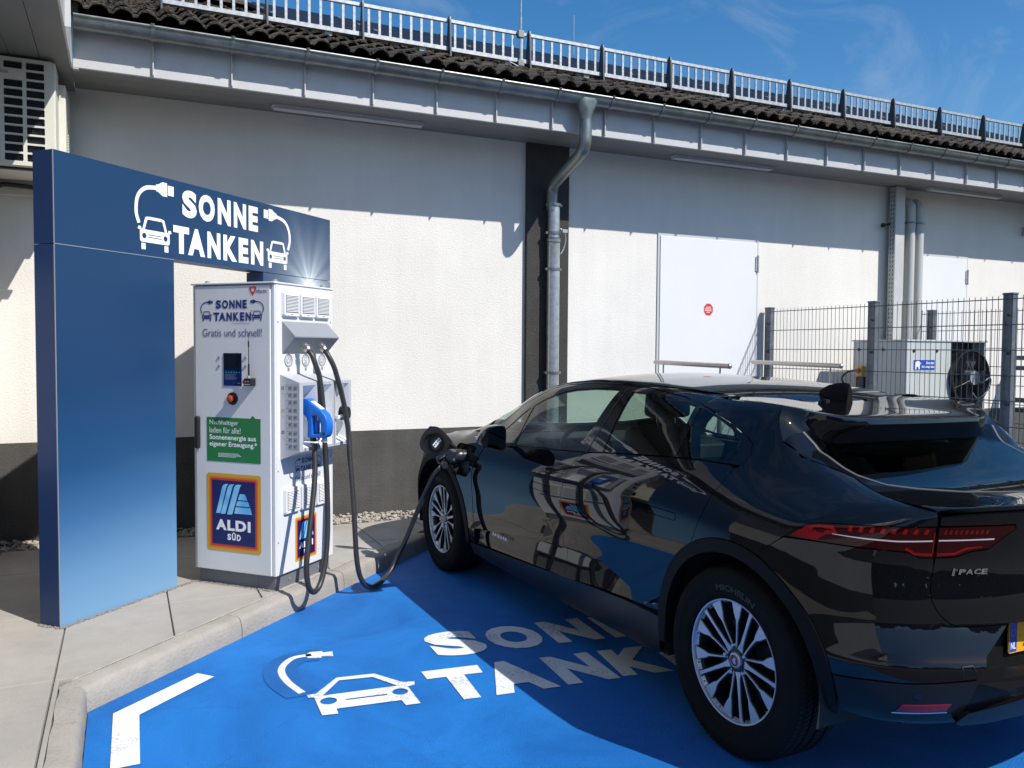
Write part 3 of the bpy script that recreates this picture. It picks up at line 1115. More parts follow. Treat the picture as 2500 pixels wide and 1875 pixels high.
mb.tube([tw((PX, PY, z)) for z in (2.60, 2.75, 2.90)], [0.056] * 3, 18)
mb.build('upper_pipe', M['zinc_bright'], dp, smooth=True)
mb = MB()
mb.tube([tw((PX, PY, z)) for z in (0.10, 0.8, 1.6, 2.30, 2.57, 2.585, 2.60)], [0.0600, 0.060, 0.060, 0.060, 0.060, 0.064, 0.064], 18)
mb.build('lower_pipe', M['zinc_bright'], dp, smooth=True)
mb = MB()
mb.tube([tw((PX, PY, 2.598)), tw((PX, PY, 2.612))], 0.0665, 18)
mb.tube([tw((PX, PY, 2.565)), tw((PX, PY, 2.575))], 0.0665, 18)
mb.build('sleeve', M['zinc'], dp, smooth=True)
for z in (2.915, 2.655, 2.318, 1.35):
    mb = MB()
    mb.tube([tw((PX, PY, z - 0.012)), tw((PX, PY, z + 0.012))], 0.0665, 18)
    mb.box(*[v for pr_ in zip(tw((PX - 0.085, PY - 0.012, z - 0.011)), tw((PX - 0.062, PY + 0.012, z + 0.011))) for v in pr_])
    mb.box(*[v for pr_ in zip(tw((PX + 0.062, PY - 0.012, z - 0.011)), tw((PX + 0.085, PY + 0.012, z + 0.011))) for v in pr_])
    mb.tube([tw((PX, PY + 0.06, z)), tw((PX, WY - 0.04, z))], 0.008, 8)
    mb.build('pipe_clamp', M['zinc'], dp)
mb = MB()
mb.tube([tw(q) for q in catmull([(PX + 0.06, PY - 0.02, 2.70), (PX + 0.10, PY - 0.03, 2.66), (PX + 0.115, PY - 0.02, 2.58), (PX + 0.09, PY - 0.02, 2.50), (PX + 0.064, PY - 0.02, 2.46)], 5)], 0.006, 6)
mb.box(*[v for pr_ in zip(tw((PX + 0.05, PY - 0.09, 2.655)), tw((PX + 0.10, PY - 0.06, 2.685))) for v in pr_])
mb.build('earthing_wire', M['galv'], dp)

# ---- roof: underlay, tiles, ridge
SL = 0.432
SA = math.atan(SL)
rz = lambda y: 3.797 + SL * (y - 6.40)
mb = MB()
mb.add([(-0.45, 6.37, rz(6.37) - 0.012), (14, 6.37, rz(6.37) - 0.012), (14, 10.9, rz(10.9) - 0.012), (-0.45, 10.9, rz(10.9) - 0.012), (-0.45, 15.4, rz(10.9) - 2.1), (14, 15.4, rz(10.9) - 2.1)], [(0, 1, 2, 3), (3, 2, 5, 4)])
roof = mb.build('roof', M['roofplane'], bld, world=True)
def tile_mesh(seed, m):
    r_ = random.Random(seed)
    m_ = MB()
    nx = 25
    w, ln, th = 0.302, 0.43, 0.017
    top, bot = [], []
    for iy, yy in enumerate((0.0, 0.02, 0.2, ln)):
        for ix in range(nx):
            u = ix / (nx - 1)
            h = 0.041 * math.sqrt(max(0.0, 1 - (((u * 2) % 1.0 - 0.5) / 0.37) ** 2)) - 0.006
            j = r_.uniform(-0.0035, 0.0035) if iy < 2 else 0
            drop = -0.005 if iy == 0 else 0.0
            lift = 0.052 * (1 - yy / ln)
            top.append(((u - 0.5) * w, yy + j, h + lift + th + drop + j))
            bot.append(((u - 0.5) * w, yy + j, h + lift - 0.002 + j))
    nT = len(top)
    fs = []
    for iy in range(3):
        for ix in range(nx - 1):
            a = iy * nx + ix
            fs.append((a, a + 1, a + nx + 1, a + nx))
            fs.append((nT + a, nT + a + nx, nT + a + nx + 1, nT + a + 1))
    for ix in range(nx - 1):
        fs.append((ix, nT + ix, nT + ix + 1, ix + 1))
    m_.add(top + bot, fs)
    return m_.mesh('roof_tile', m, smooth=True)
tms = [tile_mesh(s, M['tile'] if s % 2 else M['tile2']) for s in range(6)]
cnt = 0
for row in range(9):
    y = 6.345 + 0.30 * row
    n_ = 42 if row < 4 else 6
    for k in range(n_):
        x = -0.21 + 0.300 * k
        if row >= 3 and 6 <= k and cnt > 292:
            continue
        o = link('roof_tile', tms[rnd.randrange(6)], roof, loc=(x - 5 + rnd.uniform(-.003, .003), y - WY + rnd.uniform(-.012, .012), rz(y) - 0.004 + rnd.uniform(0, 0.004)))
        o.rotation_euler = (SA + rnd.uniform(-.02, .02), rnd.uniform(-.03, .03), rnd.uniform(-.02, .02))
        cnt += 1
rt = MB()
for k in range(13):
    a = PI * k / 12
    rt.add([], [])
prf = [(0.12 * math.cos(PI * k / 8), 0.085 * math.sin(PI * k / 8)) for k in range(9)]
vs_ = []
for xx, s in ((0.0, 1.0), (0.02, 1.06), (0.36, 0.92)):
    vs_ += [(xx, a * s, b * s) for a, b in prf]
rt.add(vs_, [(i * 9 + k, i * 9 + k + 1, (i + 1) * 9 + k + 1, (i + 1) * 9 + k) for i in range(2) for k in range(8)] + [tuple(range(9))])
rtm = rt.mesh('ridge_tile', M['tile2'], smooth=True)
for k in range(44):
    link('ridge_tile', rtm, roof, loc=(-0.45 + 0.335 * k - 5, 10.88 - WY + rnd.uniform(-.008, .008), rz(10.88) + 0.005 + rnd.uniform(-0.01, 0.012)))

# solar panels on the roof
pm = MB()
PWd, PLn = 1.01, 1.72
pm.box(0.016, PWd - 0.016, 0.016, PLn - 0.016, 0.0, 0.034)
glassm = pm.mesh('solar_glass', M['panel'])
pm = MB()
for q in ((0, PWd, 0, 0.014), (0, PWd, PLn - 0.014, PLn), (0, 0.014, 0.0145, PLn - 0.0145), (PWd - 0.014, PWd, 0.0145, PLn - 0.0145)):
    pm.box(q[0], q[1], q[2], q[3], 0.0, 0.038)
framem = pm.mesh('solar_frame', M['panelframe'])
pm = MB()
pm.box(-0.012, 0.022, 0.0, 0.06, 0.039, 0.050)
clampm = pm.mesh('panel_clamp', M['galv'])
pm = MB()
for q in range(1, 6):
    pm.box(q * 0.168, q * 0.168 + 0.002, 0.02, PLn - 0.02, 0.0342, 0.0352)
for q in range(1, 10):
    pm.box(0.018, PWd - 0.018, q * 0.172, q * 0.172 + 0.002, 0.0342, 0.0352)
busm = pm.mesh('cell_lines', M['panelframe'])
for row in range(2):
    for k in range(12):
        y0 = 7.22 + row * 1.70 * math.cos(SA) + row * 0.02
        x0 = 1.33 + 1.03 * k
        lab = ('solar panel of the lower row behind the roof railing' if row == 0 else 'solar panel of the upper row below the roof ridge')
        t_ = thing('solar_panel', lab, 'solar panel', (x0, y0, rz(y0) + 0.085), group='solar panels of the lower roof row' if row == 0 else 'solar panels of the upper roof row')
        t_.rotation_euler = (SA, 0, 0)
        link('solar_glass', glassm, t_)
        link('solar_frame', framem, t_)
        link('panel_clamp', clampm, t_, loc=(0, 0.35, 0))
        link('panel_clamp', clampm, t_, loc=(0, 1.35, 0))
        link('cell_lines', busm, t_, kind='stuff')
for k in range(14):
    # little rail-end brackets poking out below the panels belong to the roof
    mb = MB()
    xx = 1.55 + 0.83 * k
    mb.box(xx, xx + 0.06, 7.10, 7.26, rz(7.18) + 0.055, rz(7.18) + 0.095)
    mb.build('panel_rail', M['galv'], roof, world=False).data.transform(Matrix.Translation((-5, -WY, 0)))

# roof railing (snow guard)
RY = 7.09
rr_ = thing('roof_railing', 'long galvanised snow guard railing standing on the roof tiles', 'railing', (5.0, RY, 4.1))
px = [0.287 + 0.788 * k for k in range(16)]
pmh = MB()
pmh.prism([(-0.060, -0.02), (0.075, 0.045), (0.055, 0.10), (0.012, 0.37), (0.000, 0.400), (-0.018, 0.412), (-0.034, 0.400), (-0.040, 0.37)], lambda a, b: (-0.007, a, b), lambda a, b: (0.007, a, b))
pmh.prism([(0.0, -0.005), (0.30, 0.14), (0.29, 0.165), (0.02, 0.16)], lambda a, b: (-0.0065, a + 0.001, b), lambda a, b: (0.0065, a + 0.001, b))
pmesh = pmh.mesh('railing_post', M['railpost'])
for x in px:
    link('railing_post', pmesh, rr_, loc=(x - 5, 0, 0.012))
rm = MB()
rm.box(0.008, 0.780, -0.014, 0.014, -0.014, 0.014)
rail_top = rm.mesh('top_rail', M['galv'])
rm = MB()
rm.box(0.008, 0.780, -0.024, 0.024, -0.020, 0.014)
rail_bot = rm.mesh('bottom_rail', M['galv'])
bm2 = MB()
bm2.box(-0.0105, 0.0105, -0.006, 0.006, -0.232, -0.0145)
bar = bm2.mesh('baluster', M['galv'])
for x in px[:-1]:
    link('top_rail', rail_top, rr_, loc=(x - 5, 0.012, 0.387))
    link('bottom_rail', rail_bot, rr_, loc=(x - 5, 0.012, 0.140))
    for q in range(8):
        link('baluster', bar, rr_, loc=(x - 5 + 0.062 + 0.0945 * q, 0.012, 0.387))
# lightning rods
t_ = thing('lightning_rod', 'thin lightning rod clamped to the roof railing above the downpipe', 'lightning rod', (3.345, 7.06, 4.08))
mb = MB()
mb.tube([(0, 0, 0.0), (0, 0, 0.55)], 0.011, 8)
mb.tube([(0, 0, 0.55), (0, 0, 1.6)], 0.008, 8)
mb.build('rod', M['galv'], t_)
mb = MB()
mb.box(-0.028, 0.028, -0.02, 0.03, 0.36, 0.42)
mb.box(-0.028, 0.028, -0.02, 0.03, 0.10, 0.15)
mb.build('clamp', M['zinc'], t_)
mb = MB()
mb.tube(catmull([(-0.10, 0.02, 0.13), (0.0, -0.03, 0.07), (0.12, -0.12, -0.03), (0.18, -0.35, -0.13), (0.20, -0.62, -0.26)], 5), 0.0055, 6)
mb.build('earthing_wire', M['galv'], t_)
t_ = thing('lightning_rod', 'very thin lightning rod standing on the far roof ridge', 'lightning rod', (5.98, 10.82, 5.85))
mb = MB()
mb.tube([(0, 0, 0.0), (0, 0, 0.58)], 0.0075, 6)
mb.build('rod', M['galv'], t_)

# ================================================================== BLUE SIGN
def sign_material(name, glow):
    """printed artwork: deep blue running out to light sky blue towards the foot, with a printed sunburst"""
    m = bpy.data.materials.new(name)
    m.use_nodes = True
    t = m.node_tree
    b = t.nodes['Principled BSDF']
    b.inputs['Roughness'].default_value = 0.35
    co = t.nodes.new('ShaderNodeTexCoord')
    sx = t.nodes.new('ShaderNodeSeparateXYZ')
    t.links.new(co.outputs['Object'], sx.inputs[0])
    def mth(op, a, b_=None):
        n = t.nodes.new('ShaderNodeMath')
        n.operation = op
        for i, v in enumerate((a, b_)):
            if v is None:
                continue
            if isinstance(v, (int, float)):
                n.inputs[i].default_value = v
            else:
                t.links.new(v, n.inputs[i])
        return n.outputs[0]
    X_, Z_ = sx.outputs['X'], sx.outputs['Z']
    h = mth('SUBTRACT', Z_, mth('MULTIPLY', X_, 0.12))
    r = t.nodes.new('ShaderNodeValToRGB')
    cr = r.color_ramp
    stops = [(0.0, (0.160, 0.315, 0.50)), (0.13, (0.110, 0.240, 0.41)), (0.25, (0.040, 0.125, 0.27)), (0.35, (0.015, 0.068, 0.17)), (0.52, (0.009, 0.042, 0.115)), (1.0, (0.008, 0.038, 0.100))]
    while len(cr.elements) < len(stops):
        cr.elements.new(0.5)
    for e_, (p_, c) in zip(cr.elements, stops):
        e_.position = p_
        e_.color = rgba(c)
    t.links.new(mth('DIVIDE', h, 2.6), r.inputs[0])
    col = r.outputs[0]
    if glow:
        dx = mth('SUBTRACT', X_, 2.19)
        dz = mth('SUBTRACT', Z_, 2.035)
        d = mth('SQRT', mth('ADD', mth('MULTIPLY', dx, dx), mth('MULTIPLY', dz, dz)))
        ang = mth('ARCTAN2', dz, dx)
        ray = mth('ADD', mth('MULTIPLY', mth('SINE', mth('MULTIPLY', ang, 17.0)), 0.18), mth('MULTIPLY', mth('SINE', mth('MULTIPLY', ang, 7.3)), 0.22))
        g1 = mth('EXPONENT', mth('MULTIPLY', d, -5.5))
        g2 = mth('EXPONENT', mth('MULTIPLY', d, -22.0))
        f = mth('ADD', mth('MULTIPLY', g1, mth('ADD', mth('MULTIPLY', ray, 0.55), 0.70)), mth('MULTIPLY', g2, 0.7))
        cl = t.nodes.new('ShaderNodeClamp')
        t.links.new(f, cl.inputs[0])
        mx = t.nodes.new('ShaderNodeMixRGB')
        mx.inputs['Color2'].default_value = (0.85, 0.93, 0.97, 1)
        t.links.new(cl.outputs[0], mx.inputs['Fac'])
        t.links.new(col, mx.inputs['Color1'])
        col = mx.outputs[0]
    t.links.new(col, b.inputs['Base Color'])
    return m
M['signblue'] = sign_material('blue_sky_print', False)
M['signglow'] = sign_material('blue_sky_print_sunburst', True)
sgn = thing('charging_sign', 'big blue portal sign with white lettering and car symbols behind the charging station', 'sign', (-0.3194, 4.8352, 0.0), PHI)
SW, SPW, ST, SB, SZ = 2.4674, 0.8189, 0.141, 2.0895, 2.5633
def sbox(name, x0, x1, z0, z1, m):
    mb = MB()
    mb.box(x0, x1, 0.0, ST, z0, z1)
    for k in range(6):
        mb.mi[k] = 0 if k == 2 else 1          # face 2 looks out of the front
    return mb.build(name, [m, M['signedge']], sgn, bevel=0.0)
sbox('left_leg', 0, SPW, 0.10, SB - 0.002, M['signblue'])
sbox('right_leg', 1.652, SW, 0.10, SB - 0.002, M['signglow'])
sbox('header_panel', 0, SW, SB + 0.002, SZ, M['signglow'])
mb = MB()
for x0, x1 in ((0.02, SPW - 0.02), (1.67, SW - 0.02)):
    mb.box(x0, x1, 0.02, ST - 0.02, SB - 0.006, SB + 0.006)
mb.build('joint', M['lightgrey'], sgn)
mb = MB()
mb.box(-0.0012, 0.0022, -0.0016, 0.004, 0.10, SB - 0.003)
mb.box(-0.0012, 0.0022, -0.0016, 0.004, SB + 0.003, SZ)
mb.box(-0.0012, SPW, -0.0016, 0.003, SB - 0.0018, SB + 0.0018)
mb.build('edge_seam', M['grey'], sgn)
sf = lambda a, b, h=0: (a, -0.0022 - h, b)

def icon_car(fn, x0, x1, z0, z1, name, m, parent):
    """front view of a car; unit coordinates"""
    W_, H_ = x1 - x0, z1 - z0
    g_ = lambda a, b: (x0 + a * W_, z0 + b * H_)
    body = [(0.06, 0.56), (0.13, 0.60), (0.22, 0.97), (0.30, 1.0), (0.70, 1.0), (0.78, 0.97), (0.87, 0.60), (0.94, 0.56), (0.94, 0.27), (0.90, 0.22), (0.10, 0.22), (0.06, 0.27)]
    win = [(0.20, 0.60), (0.28, 0.91), (0.72, 0.91), (0.80, 0.60)]
    hl = [circ(0.185, 0.41, 0.062, 14, 0.085), circ(0.815, 0.41, 0.062, 14, 0.085)]
    gr = [[(0.30, 0.44), (0.30, 0.465), (0.70, 0.465), (0.70, 0.44)], [(0.30, 0.365), (0.30, 0.39), (0.70, 0.39), (0.70, 0.365)]]
    mp_ = lambda P: [g_(*q) for q in P]
    V_, T_, _l = cdt(mp_(body), [mp_(win)] + [mp_(q) for q in hl + gr])
    mb = MB()
    mb.add([fn(a, b) for a, b in V_], [tuple(q) for q in T_])
    for P in ([(0.10, 0.0), (0.22, 0.0), (0.22, 0.185), (0.10, 0.185)], [(0.78, 0.0), (0.90, 0.0), (0.90, 0.185), (0.78, 0.185)],
              [(0.0, 0.60), (0.02, 0.68), (0.09, 0.68), (0.11, 0.60), (0.05, 0.575)], [(0.89, 0.60), (0.91, 0.68), (0.98, 0.68), (1.0, 0.60), (0.95, 0.575)]):
        mb.add([fn(*g_(*q)) for q in P], [tuple(range(len(P)))])
    mb.build(name, m, parent, fix=False)

def icon_plug(fn, pts, w, head, flip, name, m, parent):
    flat('hose_symbol', ribbon(catmull(pts, 6), w), [], fn, m, parent)
    (hx, hz), s = head, (-1 if flip else 1)
    P = [(0, 0.5), (0.10, 0.5), (0.36, 1.0), (0.62, 1.0), (0.62, -1.0), (0.36, -1.0), (0.10, -0.5), (0, -0.5)]
    hh, ww = w * 1.75, w * 6.0
    mb = MB()
    mb.add([fn(hx + s * a * ww, hz + b * hh) for a, b in P], [tuple(range(len(P)))])
    mb.add([fn(hx + s * a * ww, hz + b * hh) for a, b in [(0.66, 0.72), (1.0, 0.72), (1.0, -0.72), (0.66, -0.72)]], [(0, 1, 2, 3)])
    mb.build(name, m, parent, fix=False)

mb = MB()
for ch, r in zip('SONNE', ((0.890, 1.012), (1.030, 1.172), (1.200, 1.322), (1.352, 1.474), (1.500, 1.596))):
    fit_text(mb, ch, (r[0], r[1], 2.356, 2.522), sf, bold=0.055)
mb.build('lettering', M['signwhite'], sgn, fix=False)
mb = MB()
for ch, r in zip('TANKEN', ((0.815, 0.945), (0.935, 1.082), (1.104, 1.222), (1.250, 1.380), (1.398, 1.494), (1.522, 1.651))):
    fit_text(mb, ch, (r[0], r[1], 2.131, 2.296), sf, bold=0.055)
mb.build('lettering', M['signwhite'], sgn, fix=False)
icon_car(sf, 0.543, 0.800, 2.126, 2.316, 'car_symbol', M['signwhite'], sgn)
icon_car(sf, 1.686, 1.936, 2.126, 2.318, 'car_symbol', M['signwhite'], sgn)
icon_plug(sf, [(0.552, 2.272), (0.533, 2.335), (0.545, 2.42), (0.60, 2.475), (0.685, 2.492)], 0.023, (0.683, 2.492), False, 'plug_symbol', M['signwhite'], sgn)
icon_plug(sf, [(1.929, 2.270), (1.950, 2.335), (1.940, 2.41), (1.890, 2.468), (1.795, 2.492)], 0.023, (1.797, 2.492), True, 'plug_symbol', M['signwhite'], sgn)

# pebbles at the sign's and charger's feet
spots = []
for k in range(420):
    s = rnd.random()
    p_ = Vector((-0.3194, 4.8352, 0)) + DV * (s * 0.98 - 0.02) - NV * rnd.uniform(-0.004, 0.022)
    spots.append((p_.x, p_.y, 0.113, rnd.uniform(0.004, 0.0085)))
for k in range(60):
    p_ = Vector((-0.3194, 4.8352, 0)) - DV * rnd.uniform(0.0, 0.02) + NV * rnd.uniform(0, 0.15)
    spots.append((p_.x, p_.y, 0.113, rnd.uniform(0.004, 0.0085)))
CO = Vector((0.7988, 5.0476, 0))
for k in range(150):
    p_ = CO + NV * rnd.uniform(0.0, 0.60) - DV * rnd.uniform(-0.02, 0.006)
    spots.append((p_.x, p_.y, 0.113, rnd.uniform(0.003, 0.0065)))
g = pebble_field('loose_pebbles', spots, 0, M['grit'])
tag(g, 'small pebbles along the foot of the blue sign and the charging station', 'gravel')

# ================================================================== CHARGING STATION (local x along its side face, y along its door)
chg = thing('charging_station', 'white charging station with two black hoses and supermarket logo on its door', 'charging station', (0.7988, 5.0476, 0.0), PHI)
CW = 0.609
mb = MB()
mb.box(0.020, CW, 0.0, CW - 0.004, 0.199, 1.945)
cab = mb.build('cabinet', M['white'], chg, bevel=0.004)
mb = MB()
mb.box(-0.002, 0.0185, 0.028, 0.585, 0.201, 1.938)
door = mb.build('cabinet_door', M['white'], chg, bevel=0.004)
mb = MB()
mb.box(0.006, 0.0195, 0.002, 0.0245, 0.199, 1.944)
mb.box(0.006, 0.0195, 0.5885, 0.606, 0.199, 1.944)
mb.build('door_post', M['white'], chg, bevel=0.003)
mb = MB()
mb.box(-0.008, CW + 0.006, -0.006, CW + 0.004, 1.946, 1.957)
mb.build('top_cover', M['white'], chg, bevel=0.003)
for (x, y) in ((0.05, 0.53), (0.05, 0.03), (0.54, 0.03)):
    mb = MB()
    mb.tube([(x, y, 1.957), (x, y, 1.964)], 0.022, 12)
    mb.tube([(x, y, 1.964), (x, y, 1.974)], 0.014, 12)
    mb.build('lifting_bolt', M['galv'], chg)
mb = MB()
mb.box(0.028, CW - 0.02, 0.020, CW - 0.02, 0.108, 0.1985)
mb.box(0.026, 0.0285, 0.0195, 0.14, 0.109, 0.196)
mb.box(0.026, 0.0285, 0.142, 0.585, 0.109, 0.196)
base = mb.build('base', M['basegrey'], chg)
for x, z in ((0.16, 0.15), (0.46, 0.15)):
    mb = MB()
    mb.tube([(x, 0.019, z), (x, 0.014, z)], 0.007, 8)
    mb.build('base_bolt', M['galv'], chg)
mb = MB()
mb.box(0.05, 0.14, CW - 0.03, CW - 0.005, 0.11, 0.19)
mb.build('base_foot', M['black'], chg)

df = lambda a, b, h=0: (-0.0036 - h, a, b)       # on the door; a = metres from the near corner
dfh = lambda k: (lambda a, b, h=0: (-0.0036 - k - h, a, b))
sdf = lambda a, b, h=0: (a, -0.0014 - h, b)      # on the side face
sdfh = lambda k: (lambda a, b, h=0: (a, -0.0014 - k - h, b))
rv = lambda P: [(0.6 - a, b) for a, b in P]
# all door print is written in "reading" coordinates q = 0.6 - n
dq = lambda a, b, h=0: df(0.6 - a, b, h)
dqh = lambda k: (lambda a, b, h=0: dfh(k)(0.6 - a, b, h))
# maker's mark
mb = MB()
tri = lambda s, cx, cz: [(cx + s * a, cz + s * b) for a, b in [(-0.9, 0.85), (-0.2, 0.98), (0.75, 0.95), (1.0, 0.7), (0.85, 0.1), (0.2, -0.9), (-0.05, -1.0), (-0.3, -0.85), (-0.95, 0.35), (-1.02, 0.65)]]
flat('maker_mark', tri(0.026, 0.451, 1.905), [circ(0.451, 1.911, 0.0125, 14)], dq, M['redprint'], door)
mb = MB()
fit_text(mb, 'efacec', (0.473, 0.552, 1.891, 1.916), dq, bold=0.01)
mb.build('lettering', M['textgrey'], door, fix=False)
def sonne_tanken(fn, ax, az, sx_, sz_, parent, m, grey, star=True):
    """logo block in unit frame: x 0..0.452 (q from 0.065 to 0.517), z 0..0.11"""
    T = lambda a, b, h=0: fn(ax + a * sx_, az + b * sz_, h)
    mb = MB()
    for ch, r in zip('SONNE', ((0.111, 0.151), (0.158, 0.204), (0.213, 0.253), (0.262, 0.302), (0.310, 0.342))):
        fit_text(mb, ch, (r[0], r[1], 0.075, 0.127), T, bold=0.05)
    for ch, r in zip('TANKEN', ((0.093, 0.137), (0.134, 0.184), (0.191, 0.231), (0.241, 0.285), (0.291, 0.323), (0.332, 0.372))):
        fit_text(mb, ch, (r[0], r[1], 0.0, 0.052), T, bold=0.05)
    if star:
        fit_text(mb, '*', (0.372, 0.385, 0.052, 0.066), T, bold=0.03)
    mb.build('lettering', m, parent, fix=False)
    icon_car(T, 0.002, 0.082, 0.0, 0.060, 'car_symbol', m, parent)
    icon_car(T, 0.374, 0.456, 0.0, 0.060, 'car_symbol', m, parent)
    icon_plug(T, [(0.006, 0.046), (-0.003, 0.07), (0.004, 0.095), (0.025, 0.112), (0.050, 0.116)], 0.0065, (0.049, 0.116), False, 'plug_symbol', m, parent)
    icon_plug(T, [(0.452, 0.046), (0.462, 0.07), (0.455, 0.095), (0.434, 0.112), (0.406, 0.116)], 0.0065, (0.407, 0.116), True, 'plug_symbol', m, parent)
sonne_tanken(dq, 0.065, 1.727, 1.0, 0.985, door, M['navy'], M['textgrey'])
mb = MB()
fit_text(mb, 'Gratis und schnell!', (0.074, 0.515, 1.632, 1.680), dq, bold=0.0)
mb.build('lettering', M['textgrey'], door, fix=False)
mb = MB()
fit_text(mb, '* während der Sonnenstunden', (0.295, 0.425, 1.7085, 1.717), dq)
mb.build('small_print', M['textgrey'], door, fix=False)
# screen, studs, aerial, red button
mb = MB()
mb.box(-0.0055, -0.0022, 0.235, 0.368, 1.336, 1.533)
scr = mb.build('screen', M['screen'], chg)
scq = lambda a, b, h=0: (-0.0062 - h, 0.6 - a, b)
mb = MB()
mb.add([scq(a, b) for a, b in [(0.234, 1.338), (0.363, 1.338), (0.363, 1.432), (0.234, 1.432)]], [(0, 1, 2, 3)])
mb.build('display_area', M['screenblue'], scr, fix=False)
sc2 = lambda a, b, h=0: (-0.0068 - h, 0.6 - a, b)
mb = MB()
for k in range(6):
    a = 0.252 + 0.0195 * k
    mb.add([sc2(a - 0.004, 1.415), sc2(a + 0.004, 1.415), sc2(a + 0.004, 1.420), sc2(a - 0.004, 1.420)], [(0, 1, 2, 3)])
mb.build('indicator_row', M['screenled'], scr, fix=False)
mb = MB()
for k in range(7):
    b = 1.405 - 0.0052 * k
    mb.add([sc2(0.242, b), sc2(0.30 + rnd.uniform(0, 0.045), b), sc2(0.30 + rnd.uniform(0, 0.045), b + 0.0015), sc2(0.242, b + 0.0015)], [(0, 1, 2, 3)])
mb.add([sc2(0.335, 1.350), sc2(0.358, 1.350), sc2(0.358, 1.356), sc2(0.335, 1.356)], [(0, 1, 2, 3)])
mb.build('display_text', M['pictogrey'], scr, fix=False)
for n_, z in ((0.402, 1.507), (0.402, 1.456), (0.205, 1.507), (0.205, 1.457)):
    mb = MB()
    mb.tube([(-0.003, n_, z), (-0.0065, n_, z)], 0.0085, 12)
    mb.tube([(-0.0065, n_, z), (-0.0078, n_, z)], 0.005, 12)
    mb.build('stud', M['galv'], chg)
mb = MB()
mb.box(-0.050, -0.0025, 0.132, 0.183, 1.340, 1.385)
ab = mb.build('aerial_box', M['black'], chg, bevel=0.003)
mb = MB()
mb.tube([(-0.028, 0.163, 1.385), (-0.028, 0.163, 1.400)], 0.011, 12)
mb.build('aerial_socket', M['galv'], ab)
mb = MB()
mb.tube([(-0.028, 0.163, 1.400), (-0.028, 0.163, 1.470)], 0.0055, 8)
mb.tube([(-0.028, 0.163, 1.470), (-0.028, 0.163, 1.580)], 0.0026, 6)
mb.tube([(-0.028, 0.163, 1.570), (-0.028, 0.163, 1.606)], 0.0042, 8)
mb.tube([(-0.028, 0.163, 1.600), (-0.028, 0.163, 1.655)], 0.0016, 6)
mb.build('aerial', M['black'], ab)
mb = MB()
mb.tube([(-0.026, 0.183, 1.364), (-0.026, 0.200, 1.364)], [0.013, 0.015], 14)
mb.build('red_knob', M['redknob'], ab)
mb = MB()
mb.box(-0.0515, -0.050, 0.138, 0.176, 1.346, 1.352)
mb.tube([(-0.050, 0.150, 1.365), (-0.0525, 0.150, 1.365)], 0.004, 8)
mb.tube([(-0.050, 0.168, 1.365), (-0.0525, 0.168, 1.365)], 0.004, 8)
mb.build('aerial_screws', M['galv'], ab)
mb = MB()
mb.tube([(-0.0025, 0.303, 1.259), (-0.010, 0.303, 1.259)], [0.039, 0.037], 28)
eb = mb.build('button_ring', M['black'], chg)
mb = MB()
mb.tube([(-0.010, 0.303, 1.259), (-0.018, 0.303, 1.259), (-0.030, 0.303, 1.259), (-0.034, 0.303, 1.259)], [0.017, 0.017, 0.022, 0.017], 20)
mb.build('emergency_button', M['redknob'], eb, smooth=True)
# green sticker
flat('green_sticker', [(0.101, 0.873), (0.501, 0.873), (0.501, 1.142), (0.464, 1.142), (0.445, 1.160), (0.426, 1.142), (0.101, 1.142)], [], dq, M['green'], door)
d1 = dqh(0.0007)
for s, r, bo in (('Nachhaltiger', (0.122, 0.339, 1.090, 1.125), 0.0), ('laden für alle!', (0.121, 0.355, 1.047, 1.082), 0.0), ('Sonnenenergie aus', (0.121, 0.468, 0.997, 1.037), 0.022), ('eigener Erzeugung.*', (0.120, 0.476, 0.957, 0.997), 0.022)):
    mb = MB()
    fit_text(mb, s, r, d1, bold=bo)
    mb.build('lettering', M['signwhite'], door, fix=False)
mb = MB()
for k, w in enumerate((0.155, 0.165, 0.16, 0.13)):
    z = 0.922 - 0.0068 * k
    q0 = 0.186
    while q0 < 0.186 + w:
        w2 = rnd.uniform(0.008, 0.02)
        mb.add([d1(q0, z), d1(q0 + w2, z), d1(q0 + w2, z + 0.003), d1(q0, z + 0.003)], [(0, 1, 2, 3)])
        q0 += w2 + 0.003
mb.build('small_print', M['signwhite'], door, fix=False)
# door handle
mb = MB()
mb.box(-0.030, -0.003, 0.545, 0.578, 0.945, 1.145)
mb.build('handle', M['black'], chg, bevel=0.010)
